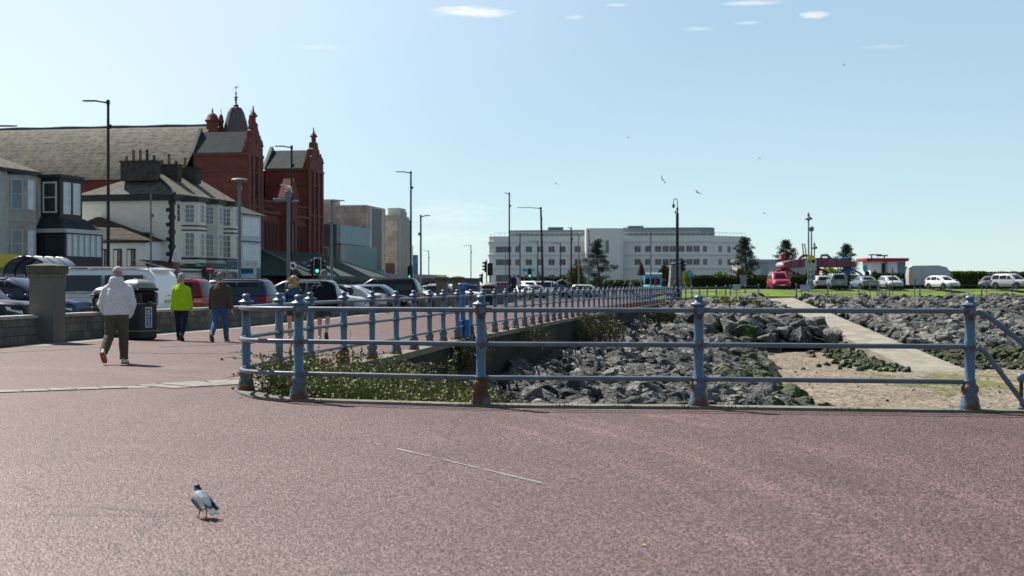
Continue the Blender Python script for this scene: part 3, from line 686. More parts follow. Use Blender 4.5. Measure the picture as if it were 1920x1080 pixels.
MB().box(-.2, .2, -.082, -.078, az_(504, 92)-.05, az_(504, 92)+.05).build('bar', flat((.6, .6, .6), .4), s4)
ff = thing('feather_flag', 'salmon pink feather flag standing outside the cafe', 'flag', (ax(424, 98), 98, 0))
MB().tube([(0, 0, 0), (0, 0, 2.2), (-.05, 0, 2.6)], .02, 6).build('pole', flat((.5, .5, .5), .4), ff)
MB().loft([[(.02, 0, .9), (.4, .03, 1.0), (.4, .04, 1.0), (.02, .01, .9)], [(.0, 0, 1.8), (.33, -.05, 1.7), (.33, -.04, 1.7), (0, .01, 1.8)], [(-.03, 0, 2.35), (.2, .04, 2.3), (.2, .05, 2.3), (-.03, .01, 2.35)], [(-.05, 0, 2.62), (.02, 0, 2.6), (.02, .01, 2.6), (-.05, .01, 2.62)]]).build('flag', flat((.62, .24, .19), .7), ff, smooth=True)
ic = thing('ice_cream_model', 'giant ice cream cone model standing between the cottage and the green shop', 'statue', (ax(331, 90), 90, 0))
b0 = az_(508, 90)
MB().lathe([(.08, b0-1.4), (.1, b0-.2), (.17, b0), (.25, b0+.55)], 12).build('cone', flat((.22, .12, .1), .6), ic, smooth=True)
MB().lathe([(.26, b0+.551), (.3, b0+.65), (.24, b0+.8), (.25, b0+.9), (.18, b0+1.08), (.19, b0+1.15), (.08, b0+1.36), (.01, b0+1.5)], 12).build('ice_cream', flat((.6, .58, .55), .4), ic, smooth=True)
# --- brown roofed white cottage
CT = bldg('white_cottage', 'small white cottage with a brown tiled hip roof and three black framed windows', 'cottage', 273, 94.5, A14)
MB().box(0, 6, 0, 7, 0, 4.35).build('wall', mat('cottage_paint', (.74, .77, .78), .8, .05), CT)
e = 4.4
MB().add([(-.3, -.35, e), (6, -.35, e), (6, 4.6, 6.1), (1.8, 4.6, 6.1), (-.3, 7.3, e+.2)], [(0, 1, 2, 3), (0, 3, 4)]).build('roof', TILE, CT)
MB().box(-.26, -.02, -.3, 7.1, e-.16, e-.01).build('gutter', BLACKW, CT)
for t, w in ((1.05+.0, .5), (2.05, .5), (3.05, .5)):
    o = wwin(CT, (0, 7), (0, 0), 7-t, .62, 2.0, 3.85, 1, 2, DF, GLB, fr=.1); MB().box(-.09, -.06, t-.0, t+.24, 2.05, 3.75).build('sash', WF, o)
L1 = bldg('lean_to', 'brown tiled lean to roof between the cottage and the giant ice cream', 'outbuilding', 326, 92.5, A14)
MB().box(0, 4, 0, 2.6, 0, 2.5).build('wall', WHITE, L1); MB().add([(-.2, -.4, 2.3), (4, -.4, 2.3), (4, 2.8, 3.1), (-.2, 2.8, 3.1)], [(0, 1, 2, 3)]).build('roof', TILE, L1)
# --- left terrace
TC = bldg('guest_house', 'grey rendered guest house with a canted bay and slate roof at the left edge', 'house', 68, 86.6, A14)
MB().box(-14, 0, 0, 7, 0, 8.15).build('wall', GREYR, TC)
MB().add([(-14, -.3, 8.3), (.1, -.3, 8.3), (-2.6, 2.8, 9.7), (-14, 2.8, 9.7)], [(0, 1, 2, 3)]).build('roof', SLATE, TC)
MB().box(-14, 0.1, -.32, -.02, 8.1, 8.29).build('gutter', BLACKW, TC)
pl = [(-2.9, .02), (-2.9, 0), (-2.3, -.75), (-1.2, -.75), (-.55, 0), (-.55, .02)]
bay = MB().prism(pl, 2.7, 7.95).build('bay', mat('bay_render', (.40, .38, .35), .85, .1, 2, .2, 20, col2=(.28, .22, .18), thr=.57), TC)
MB().prism([(-3.0, .02), (-3.0, -.02), (-2.35, -.85), (-1.15, -.85), (-.45, -.02), (-.45, .02)], 7.951, 8.09).build('bay_cornice', BLACKW, bay)
MB().prism([(-2.95, .02), (-2.95, -.02), (-2.32, -.8), (-1.18, -.8), (-.5, -.02), (-.5, .02)], 5.2, 5.3).build('band', GREYR, bay)
for k in (1, 2, 3):
    a, b = pl[k], pl[k+1]; L_ = sqrt((a[0]-b[0])**2+(a[1]-b[1])**2)
    for z0, z1 in ((5.9, 7.7), (3.05, 4.7)): wwin(bay, a, b, L_/2, L_*.72, z0, z1, 1, 2, flat((.5, .5, .49), .5), BLIND_REFLECT if k == 2 else GLB, fr=.06)
for z0, z1 in ((5.9, 7.7), (3.2, 4.8)): wwin(TC, (-14, 0), (0, 0), 14-4.3, .8, z0, z1, 1, 2, WF, GLB)
MB().box(-14, 0.3, -1.0, -.0-.02, 2.55, 2.68).build('shop_cornice', BLACKW, TC)
MB().tube([(-.25, -.08, 2.7), (-.25, -.08, 8.0)], .05, 6).build('downpipe', flat((.2, .2, .2), .5), TC)
yb = bldg('shop_sign', 'yellow shop sign with a dark blue letter S at the far left edge', 'sign', 14, 82.4, A14)
MB().box(-3.5, 0, -1.05, -.95, az_(502, 82.4), az_(478, 82.4)).build('board', flat((.62, .47, .05), .5), yb)
text('S', .75, flat((.62, .62, .62), .5), yb, (-.33, -1.056, az_(490, 82.4)), (R(90), 0, 0), ext=.003); text('S', .66, flat((.02, .05, .2), .5), yb, (-.32, -1.062, az_(490, 82.4)), (R(90), 0, 0))
text('CHIP', .66, flat((.02, .05, .2), .5), yb, (-1.6, -1.062, az_(490, 82.4)), (R(90), 0, 0)) if False else None
# black two storey bay house
BK = bldg('black_bay_house', 'black timbered house with stacked glazed bays beside the grey guest house', 'house', 70, 86.9, A14)
MB().box(0, 5, 0, 6, 0, 8.0).build('wall', GREYR, BK)
MB().box(-.1, 5.2, -.4, 6, 8.0, 8.16).build('roof', SLATED, BK)
up = MB().prism([(.4, .02), (.4, -1.3), (2.9, -1.3), (3.6, -.4), (3.6, .02)], 5.0, 8.0).build('upper_bay', BLACKW, BK)
MB().prism([(.25, .02), (.25, -1.45), (2.95, -1.45), (3.75, -.5), (3.75, .02)], 8.001, 8.2).build('bay_roof', BLACKW, up)
wwin(up, (.4, 0), (.4, -1.3), .62, .95, 5.85, 7.75, 1, 2, WF, GL, fr=.09); wwin(up, (.4, -1.3), (2.9, -1.3), .75, .8, 5.8, 7.75, 1, 1, WF, BLIND_REFLECT, fr=.09); wwin(up, (.4, -1.3), (2.9, -1.3), 1.85, .8, 5.8, 7.75, 1, 1, WF, BLIND_REFLECT, fr=.09)
lo = MB().prism([(-.05, .02), (-.05, -1.9), (4.4, -1.9), (4.4, .02)], 2.6, 4.75).build('lower_bay', BLACKW, BK)
MB().loft([[(-.2, -2.05, 4.752), (4.6, -2.05, 4.752), (4.6, .0, 4.752), (-.2, .0, 4.752)], [(.3, -1.31, 5.6), (3.7, -1.0, 5.6), (3.7, -.0, 5.6), (.3, -.0, 5.6)]]).build('bay_roof', SLATED, lo)
MB().box(-.22, 4.62, -2.12, -2.06, 4.62, 4.86).box(-.24, -.2, -2.06, 0, 4.62, 4.86).build('gutter', flat((.5, .5, .5), .5), lo)
wwin(lo, (-.05, 0), (-.05, -1.9), .95, .75, 3.3, 4.5, 1, 2, DF, GL, fr=.06)
for i in range(6): wwin(lo, (-.05, -1.9), (4.4, -1.9), .5+i*.68, .58, 3.2, 4.55, 1, 1, flat((.55, .57, .58), .5), BLIND_REFLECT, fr=.06)
bs = MB().box(-.12, -.07, -1.35, -.7, 2.35, 2.95).build('badge_board', flat((.62, .60, .5), .5), BK)
o = MB(); o.M = Matrix.Translation((-.135, -1.03, 2.72)) @ Matrix.Rotation(R(-90), 4, 'Y'); o.lathe([(.2, 0), (.2, .02)], 14); o.build('emblem', flat((.08, .2, .4), .5), BK)
MB().box(0, 5, -1.7, 0, 0, 2.35).build('shop_floor', flat((.3, .25, .08), .6), BK)
MB().box(-.1, 5.1, -2.1, .0, 2.36, 2.55).build('shop_cornice', BLACKW, BK)
# --- bus shelter
bsx = thing('bus_shelter', 'curved roof bus shelter with dark blue hoops behind the tall pebbledash pillar', 'bus shelter', (ax(48, 62), 62, 0), R(-12))
NAVY = flat((.02, .03, .07), .4)
zt = az_(481, 62); 
def arc(y, r=1.0, n=12, x0=0): return [(x0+1.05*r*-cos(pi*i/n), y, zt-.75+.75*r*sin(pi*i/n)) for i in range(n+1)]
for k in range(4):
    o = MB().tube([(-1.05+k*.0, k*.9, 0)]+[(p[0]+k*.0, p[1], p[2]) for p in arc(k*.9)]+[(1.05, k*.9, 0)], .045, 6).build('hoop', NAVY, bsx)
a0, a1 = arc(-.05, 1.03), arc(2.75, 1.03)
MB().loft([a0, a1], 0, False, False).build('roof', mat('smoked_roof', (.10, .12, .14), .15, .1, 3, spec=.8), bsx, smooth=True)
MB().box(-1.0, -.3, 2.7, 2.75, .3, zt-.8).box(-.2, .6, 2.7, 2.75, .3, zt-.8).build('back_panel', GLB, bsx)
MB().box(-.5, .9, 2.5, 2.6, .5, .9).build('bench', NAVY, bsx)
# --- red brick hall (winter gardens)
WG = bldg('red_brick_theatre', 'large red brick theatre with twin gabled towers, slate spire and a huge grey auditorium roof', 'theatre', 465, 118, 9.5)
cz = 12.45
def arch_row(par, a, b, ts, w, z0, z1): 
    for t in ts: wwin(par, a, b, t, w, z0, z1, fm=TERRA, gm=GL, arch=True, fr=.1, name='arched_window', proud=.1)
def tower(x0, x1, D):
    t = MB().box(x0, x1, 0, D, 0, cz).build('tower', BRICK, WG)
    c = MB()
    for z, h, o in ((cz-.25, .24, .16), (cz-1.6, .14, .08), (7.9, .22, .12), (3.9, .2, .1)): c.box(x0-o, x1+o, -o, D, z, z+h)
    for x in (x0, x1-.45, (x0+x1)/2-.85, (x0+x1)/2+.5): c.box(x-.06, x+.42, -.14-.02*(x > x0), -.005, 0, cz-.26)
    c.build('string_course', TERRA, t)
    MB().add([(x0-.1, .5, cz), (x0-.1, D, cz), ((x0+x1)/2, D, 14.35), ((x0+x1)/2, .5, 14.35), (x1+.1, .5, cz), (x1+.1, D, cz)], [(0, 1, 2, 3), (3, 2, 5, 4)]).build('roof', SLATED, t)
    MB().prism([(x0-.15, D-.02), (x1+.15, D-.02), (x1+.15, D+.3), (x0-.15, D+.3)], cz, cz+.05).add([(x0-.2, D, cz), (x1+.2, D, cz), ((x0+x1)/2, D, 14.75), (x0-.2, D+.3, cz), (x1+.2, D+.3, cz), ((x0+x1)/2, D+.3, 14.75)], [(0, 1, 2), (3, 5, 4), (0, 2, 5, 3), (1, 4, 5, 2)]).build('parapet', mat('weathered_cope', (.13, .14, .12), .8, .2), t)
    xm = (x0+x1)/2; g = []
    for fx, z in ((-1, 0), (-1.0, .55), (-.78, .6), (-.74, 1.1), (-.6, 1.25), (-.45, 1.9), (-.3, 2.1), (-.24, 2.6)): g.append((xm+fx*(x1-x0)/2, z+cz))
    g = g+[(2*xm-x, z) for x, z in g[::-1]]
    MB().loft([[(x, -.1, z) for x, z in g], [(x, .42, z) for x, z in g]]).build('gable', TERRA, t)
    pr = [(.34, 0), (.34, .3), (.42, .36), (.3, .45), (.34, .5), (.34, 1.2), (.36, 1.5), (.27, 1.75), (.23, 1.8), (.23, 2.2), (.38, 2.25), (.38, 2.32), (.2, 2.55), (.08, 2.7), (.1, 2.82), (.04, 2.9), (.07, 3.02), (.01, 3.2)]
    MB().lathe(pr, 8, (xm, .15, cz+.9)).build('pinnacle', TERRA, t, smooth=True)
    for x in (x0+.2, x1-.2): MB().lathe([(.26, 0), (.26, .7), (.36, .78), (.3, .9), (.24, 1.2), (.1, 1.4), (.09, 1.55), (.01, 1.75)], 8, (x, .1, cz+.01)).build('turret', TERRA, t, smooth=True)
    arch_row(t, (x0, 0), (x1, 0), [(x1-x0)/2], 1.2, 8.6, 11.2)
    arch_row(t, (x0, 0), (x1, 0), [.9, 1.7, 2.5], .5, 4.4, 6.8)
    return t
tower(0, 3.4, 4.7); tower(16.2, 20.8, 4.2)
MB().box(3.41, 16.19, .15, 4.6, 0, 7.7).build('front_wall', BRICK, WG)
c = MB()
for z, o in ((7.6, .25), (3.9, .1)): c.box(3.41, 16.19, .15-o, .5, z, z+.2)
c.box(3.41, 16.19, 0, .3, 8.6, 8.75)
for i in range(24): 
    if abs(i-12) > 1: c.lathe([(.12, 0), (.07, .2), (.11, .45), (.07, .8)], 6, (3.8+i*.52, .15, 7.801))
c.build('balustrade', TERRA, WG)
MB().box(3.41, 16.19, 4.61, 8, 0, 11.2).build('rear_wall', BRICK, WG)
pc = MB().box(8.6, 11.4, -.55, .14, 0, 9.2); pc.add([(8.4, -.7, 9.2), (11.6, -.7, 9.2), (10, -.7, 11.0), (8.4, .3, 9.2), (11.6, .3, 9.2), (10, .3, 11.0)], [(0, 1, 2), (3, 5, 4), (0, 2, 5, 3), (1, 4, 5, 2), (0, 3, 4, 1)]); pc.build('porch', BRICK, WG)
arch_row(WG, (3.41, .15), (16.2, .15), [1.0, 2.0, 3.0, 4.0], .72, 4.1, 6.9); arch_row(WG, (3.41, .15), (16.2, .15), [9.0, 10.0, 11.0, 12.0], .72, 4.1, 6.9)
arch_row(WG, (8.6, -.55), (11.4, -.55), [1.4], 1.1, 4.2, 7.2)
MB().box(16.3, 20.7, 4.55, 6.2, 0, 12.3).build('rear_wing', BRICK, WG)
# hall
rid = []
def hallroof(y):
    return [(1.0, y, 10.4), (1.6, y, 11.15), (2.8, y, 12.3), (4.4, y, 13.6), (6.2, y, 14.75), (8.0, y, 15.5), (9.0, y, 15.72), (10, y, 15.5), (13, y, 13.6), (17, y, 10.4)]
MB().sheet([hallroof(y) for y in (6.2, 8, 10, 15, 20, 26, 33, 40, 48)]).build('auditorium_roof', mat('hall_slate', (.098, .093, .08), .9, .7, 4.2, .9, 7, spec=.12, brick=(.7, .34, 0, (.05, .048, .044), .05), col2=(.165, .148, .112), thr=.54, soft=.14), WG, smooth=True)
MB().tube([(9.0, y, 15.8+.03*sin(y*1.3)) for y in range(6, 49)], .13, 6).build('ridge_tiles', flat((.07, .075, .08), .6), WG)
MB().box(1.4, 16.6, 8.01, 48, 0, 10.45).build('auditorium_wall', BRICK, WG)
# slate spire with arcaded drum and turrets
sx, sy = 9.0, 4.4
dr = MB().lathe([(1.42, 12.6), (1.42, 14.2), (1.57, 14.3), (1.57, 14.42), (1.42, 14.5)], 8, (sx, sy, 0), ph=.39).build('spire_drum', TERRA, WG)
for i in range(24): MB().tube([(sx+1.48*cos(i*pi/12), sy+1.48*sin(i*pi/12), 12.8), (sx+1.48*cos(i*pi/12), sy+1.48*sin(i*pi/12), 14.2)], .06, 5).build('column', TERRA, dr)
MB().lathe([(1.4, 14.5), (1.2, 14.9), (1.08, 15.5), (.92, 16.2), (.72, 16.9), (.5, 17.3), (.42, 17.35)], 8, (sx, sy, 0), ph=.39).build('spire', mat('spire_slate', (.10, .085, .085), .6, .25, 8), WG)
MB().lathe([(z_[0]*.8, z_[1]-1.45) for z_ in ((.3, 18.8), (.32, 19.0), (.12, 19.1), (.1, 19.4), (.2, 19.5), (.08, 19.6), (.28, 19.72), (.06, 19.8), (.1, 20.1), (.03, 20.2), (.03, 20.75))], 8, (sx, sy, 0)).tube([(sx, sy+.15, 19.1), (sx, sy-.2, 19.2)], .04, 5).build('finial', flat((.05, .045, .045), .6), WG)
for dx, dy, r in ((-1.2, 1.75, .58), (-.4, 1.25, .24), (.3, -1.3, .24)):
    k = r/.75
    MB().lathe([(.72*k, 12.4), (.72*k, 15.9), (.9*k, 16), (.9*k, 16.1), (.75*k, 16.2), (.6*k, 16.5), (.3*k, 16.7), (.1*k, 16.75), (.1*k, 17), (.02, 17.2)], 8, (sx+dx, sy+dy, 0)).build('turret', TERRA, WG, smooth=True)
# green canopy in front
CN = bldg('glass_canopy', 'wide dark green sloping canopy roof running along the front of the red brick theatre', 'canopy', 465, 118, 9.5)
cg = mat('canopy_green', (.035, .055, .05), .9, .2, 2, .2, 8)
MB().add([(-.6, -6.2, 2.2), (22.5, -6.2, 2.2), (18, -.25, 4.45), (2.2, -.25, 4.45), (-.6, -.25, 2.2), (22.5, -.25, 2.2)], [(0, 1, 2, 3), (0, 3, 4), (1, 5, 2)]).build('roof', cg, CN)
MB().tube([(-.6, -6.2, 2.23), (2.2, -.25, 4.5)], .07, 6).build('hip_trim', flat((.16, .17, .165), .6), CN)
MB().tube([(22.5, -6.2, 2.23), (18, -.25, 4.5)], .07, 6).build('hip_trim', flat((.16, .17, .165), .6), CN)
MB().box(-.6, 22.5, -6.26, -6.2, 1.9, 2.2).build('fascia', flat((.04, .055, .05), .6), CN)
for i in range(10): MB().tube([(-.2+i*2.5, -6.0, 0), (-.2+i*2.5, -6.0, 2.19)], .06, 6).build('post', flat((.12, .13, .13), .5), CN)
# --- teal glass building
TB = bldg('teal_building', 'teal glazed modern building with vertical fins and a pale blank sign band', 'building', 630, 143, 9.5)
MB().box(0, 11, 0, 6, 0, 7.55).build('wall', flat((.06, .085, .09), .6), TB)
MB().box(.1, 11.2, -.45, -.005, 5.6, 7.5).build('sign_band', mat('band_teal', (.26, .36, .38), .6, .12, 2), TB)
tg = MB().box(-.1, 12.2, -.5, -.01, 2.2, 5.45).build('glazing', mat('teal_glass', (.10, .19, .19), .25, .15, 1.5, spec=.7), TB)
for i in range(15): MB().box(-.1+i*.87, -.02+i*.87, -.95, -.51, 2.2, 5.5).build('fin', flat((.40, .52, .50), .4), tg)
wwin(TB, (0, 6), (0, 0), 3.6, 3.4, 2.2, 5.3, 1, 1, flat((.15, .3, .28), .5), GLB, fr=.15)
# --- tan tiled block and pale block
TAN = mat('tan_tile', (.50, .385, .32), .75, .1, 1.2, .1, brick=(.62, .62, 0, (.32, .245, .21), .022), col2=(.41, .31, .26), thr=.57)
TN = bldg('tan_block', 'tan tiled windowless block with a dark recessed strip in its seaward face', 'building', 687, 155, 9.5)
MB().box(0, 8.2, 0, 9, 0, 10.15).build('wall', TAN, TN)
MB().box(2.0, 5.9, -.04, -.005, 1.9, 9.9).build('dark_strip', flat((.03, .035, .035), .4), TN)
for x in (1.0, 6.2): MB().box(x, x+.8, -.12, -.005, 1.5, 10.0).build('pilaster', mat('pale_pilaster', (.5, .475, .42), .7, .1), TN)
MB().box(0, 8.3, -.5, -.005, 0, 2.6).build('lower_storey', flat((.17, .16, .15), .7), TN)
MB().box(2.4, 4.2, 4.2, 8.3, 10.152, 10.95).build('roof_box', flat((.3, .31, .31), .7), TN)
MB().box(1.8, 2.0, 5.6, 7.1, 9.0, 9.1).build('vent', BLACKW, TN) if False else None
PB = bldg('pale_block', 'pale fluted block with a raised central fin beyond the tan tiled block', 'building', 745, 168, 9.5)
MB().box(0, 6, 0, 9, 0, 9.7).build('wall', mat('pale_stone', (.5, .465, .39), .8, .1, 2, .1, brick=(1.2, .6, 0, (.4, .37, .31), .015)), PB)
for i in range(8): MB().box(.3+i*.72, .62+i*.72, -.3, -.005, 2.2, 9.3+.9*(1 < i < 5)).build('flute', mat('flute_stone', (.46, .46, .42), .8, .1), PB)
MB().box(1.4, 4.2, .0, 1.5, 9.702, 10.6).build('raised_fin', mat('flute_stone', (.46, .46, .42), .8, .1), PB)
MB().box(-.05, -.005, .3, 6, 2.0, 4.0).build('brick_panel', mat('dull_brick', (.14, .09, .075), .85, .2, 3), PB)
for x in (1.2, 2.6, 4.2): wwin(PB, (0, 0), (6, 0), x, .9, .3, 1.9, 1, 1, DF)
# low shops beyond
LS = bldg('low_shops', 'low dark shops under the tan and pale blocks', 'shops', 690, 150, 9.5)
MB().box(0, 30, -1.5, 2.5, 0, 2.5).build('wall', flat((.16, .155, .15), .8), LS)
MB().box(-.2, 30.2, -2.0, -1.52, 2.2, 2.65).build('fascia', flat((.27, .27, .26), .7), LS)
for i in range(9): wwin(LS, (0, -1.5), (30, -1.5), 1.8+i*3.2, 2.4, .4, 2.0, 2, 1, DF, GL)
bn = thing('banner', 'tall blue banner on the corner beyond the pale fluted block', 'banner', (ax(779, 165), 165, 0))
MB().box(-.3, .3, -.03, .03, az_(517, 165), az_(478, 165)).build('banner_cloth', mat('banner_blue', (.12, .25, .4), .6, .4, 2), bn); MB().tube([(-.33, 0, 0), (-.33, 0, 6)], .04, 6).build('pole', flat((.2, .2, .2), .4), bn)
ws = thing('zigzag_awning', 'white and blue zigzag trimmed kiosk awning beside the canopy', 'kiosk', (ax(688, 140), 140, 0))
zz = MB()
for i in range(7): zz.add([(-1.6+i*.47, 0, 1.75), (-1.36+i*.47, -.02, 2.85), (-1.13+i*.47, 0, 1.75)], [(0, 1, 2)])
zz.build('zigzag', flat((.55, .62, .66), .6), ws); MB().box(-1.7, 1.7, .02, 1.6, 0, 2.9).build('hut', flat((.2, .28, .34), .6), ws)
lb = thing('low_building', 'long low dark blue and grey promenade buildings in the gap right of the black lamp', 'hut', (ax(790, 190), 190, 0), R(80))
MB().box(0, 40, 0, 6, 0, 2.2).build('wall', flat((.10, .11, .13), .7), lb); MB().box(-.3, 40.3, -.4, 6.4, 2.21, 2.5).build('roof', flat((.06, .065, .07), .7), lb)
# --- white art deco hotel
HT = thing('seafront_hotel', 'long white curved art deco hotel with grey rooftop storey behind the pine trees', 'hotel', (0, 0, 0))
HWM = mat('hotel_white', (.70, .69, .65), .75, .06, .3, .05, col2=(.68, .68, .66), thr=.6, stretch=(1, 1, .3))
sec = [[(-6.2, 376), (-6.0, 373.2), (-4.8, 372), (5, 370.5), (18.8, 368)], [(28.6, 367.5), (36, 366.3), (48.4, 364.5)], [(48.4, 364.5), (50.6, 365.3), (61.7, 374)]]
back = [(61.7, 392), (-6.2, 392)]
outl = sec[0]+[(19.2, 365.5), (21, 364), (26.5, 364), (28.3, 365.5)]+sec[1]+sec[2][1:]
MB().prism(outl+back, 0, 14.1).build('wall', HWM, HT)
cc = MB()
def ledge(pts, z, h, o):
    q = offset(pts, -o)
    cc.loft([[(a[0], a[1]+.02, z), (b[0], b[1], z), (b[0], b[1], z+h), (a[0], a[1]+.02, z+h)] for a, b in zip(pts, q)])
for z in (12.45, 9.1, 5.6):
    for pl in (sec[0], sec[1], sec[2]): ledge(pl, z, .3, .35)
cc.build('ledge', mat('hotel_ledge', (.66, .66, .64), .8, .1), HT)
bow = MB().prism([(18.7, 366), (19.0, 364.4), (20, 363.4), (21.5, 362.9), (26, 362.9), (27.5, 363.4), (28.4, 364.4), (28.7, 366)], 0, 15.9).build('stair_bow', HWM, HT)
for x in (21.8, 24.3): wwin(bow, (21.5, 362.9), (26, 362.9), x-21.5, .9, 9.5, 12.8, 1, 3, flat((.4, .4, .4), .5), GL)
PH = mat('rooftop_cladding', (.16, .205, .225), .45, .12, .5)
MB().prism([(-.5, 375), (6, 373.5), (19.6, 371.3), (19.6, 385), (-.5, 385)], 14.1, 15.8).build('rooftop_storey', PH, HT)
MB().prism([(28.9, 370), (40, 368.5), (50.6, 367.5), (52.6, 369.5), (52.6, 385), (28.9, 385)], 14.1, 16.3).build('rooftop_storey', PH, HT)
MB().box(9.5, 13.5, 374, 378, 15.81, 16.6).box(30.5, 34.5, 373, 378, 16.31, 16.9).build('roof_plant', flat((.15, .18, .2), .6), HT)
rl = MB()
for pl, z in ((offset(sec[0], .5)[1:], 14.1), (offset(sec[2], .6)[1:], 14.1), (offset(sec[1], .5), 14.1)):
    rl.tube([(p[0], p[1], z+.9) for p in pl], .045, 4)
    for p in dense(pl, 1.3): rl.tube([(p[0], p[1], z), (p[0], p[1], z+.9)], .04, 4)
rl.build('roof_railing', flat((.4, .42, .42), .4), HT)
HG = mat('hotel_glass', (.05, .055, .06), .12, .3, .4, spec=.6)
def hwin(pts, xs, rows, w=1.7):
    for i, (a, b) in enumerate(zip(pts, pts[1:])):
        L_ = sqrt((a[0]-b[0])**2+(a[1]-b[1])**2)
        for x in xs:
            if a[0] <= x < b[0]:
                for z0, z1 in rows: wwin(HT, a, b, (x-a[0])/(b[0]-a[0])*L_, w if not isinstance(w, dict) else w.get(x, 1.7), z0, z1, 2, 1, flat((.5, .5, .49), .5), HG, fr=.1)
R2 = ((9.85, 11.5), (6.5, 8.15)); R3 = R2+((2.2, 4.1),)
wd = {-2.2: 4.2, 1.4: 1.2}
hwin(sec[0], [-2.2, 1.4, 4.4, 7.4, 10.3, 13.1, 17.0], R3, wd); hwin(sec[1], [32.4, 35.1, 37.6, 39.5, 41.3, 43.5, 45.5, 47.3], R2, 1.7); hwin(sec[2], [49.5, 53.8, 56.4], R2, 1.3); hwin(sec[1], [38.0, 42.0, 46.0], ((3.2, 4.2),), 1.2)
# low grey building right of the hotel
LG = thing('grey_hall', 'low grey panelled hall behind the red and blue fairground ride', 'building', (ax(1460, 300), 300, 0))
MB().box(-8, 8, 0, 12, 0, 6.2).build('wall', mat('grey_panel', (.42, .43, .43), .7, .05, 2, brick=(1.5, 8, 0, (.33, .34, .34), .05)), LG); MB().box(-8.3, 8.3, -.4, 12.3, 6.21, 6.8).build('roof', flat((.36, .38, .40), .6), LG)
# ================================================================ vehicles
random.seed(31)
CG = mat('car_glass', (.006, .009, .012), .04, .1, 1, spec=.45)
TYRE = flat((.02, .02, .02), .8); RIM = flat((.4, .41, .43), .3, metal=.8); TRIM = flat((.02, .02, .022), .5)
LAMP = mat('lamp_glass', (.6, .63, .66), .08, .2, 8, spec=.9); TAIL = mat('tail_lamp', (.36, .012, .015), .15, .15, 6, spec=.9)
PLW = flat((.7, .7, .68), .5); PLY = flat((.68, .5, .06), .5); PLG = flat((.05, .05, .05), .5)
def paint(n, c): return mat('car_paint_'+n, c, .35, .03, .5, coat=.25, spec=.2)
PAINT = {'black': paint('black', (.012, .013, .016)), 'navy': paint('navy', (.02, .035, .075)), 'blue': paint('blue', (.03, .07, .18)), 'steel': paint('steel', (.09, .15, .22)), 'silver': paint('silver', (.42, .44, .46)), 'white': paint('white', (.86, .87, .88)), 'red': paint('red', (.20, .012, .02)), 'crimson': paint('crimson', (.36, .02, .06)), 'grey': paint('grey', (.13, .14, .15)), 'teal': paint('teal', (.16, .24, .28))}
def rrect(x0, x1, h, z, c, n=3, hx=None):
    pts = []
    for sx, sy, a0 in ((1, 1, 0), (-1, 1, 90), (-1, -1, 180), (1, -1, 270)):
        cx = x1-c if sx > 0 else x0+c; cy = sy*(h-c)
        for i in range(n+1):
            a = R(a0+90*i/n); pts.append((cx+c*cos(a), cy+c*sin(a), z))
    return pts
KINDS = {
 'suv': dict(L=4.5, W=1.86, H=1.67, zn=.86, zh=1.02, belt=1.04, xw=.95, xf1=.3, xr1=-2.0, xr0=-2.22, r=.36, tail=1.04),
 'hatch': dict(L=4.1, W=1.76, H=1.47, zn=.72, zh=.90, belt=.93, xw=.98, xf1=.2, xr1=-1.5, xr0=-2.0, r=.31, tail=.93),
 'saloon': dict(L=4.65, W=1.82, H=1.43, zn=.7, zh=.89, belt=.93, xw=.95, xf1=.15, xr1=-1.0, xr0=-1.75, r=.32, tail=.98),
 'estate': dict(L=4.75, W=1.84, H=1.5, zn=.72, zh=.91, belt=.95, xw=.95, xf1=.1, xr1=-1.95, xr0=-2.32, r=.33, tail=.95),
 'mpv': dict(L=4.9, W=1.92, H=1.86, zn=.85, zh=1.08, belt=1.08, xw=1.2, xf1=.5, xr1=-2.15, xr0=-2.42, r=.35, tail=1.08),
}
CARM = {}
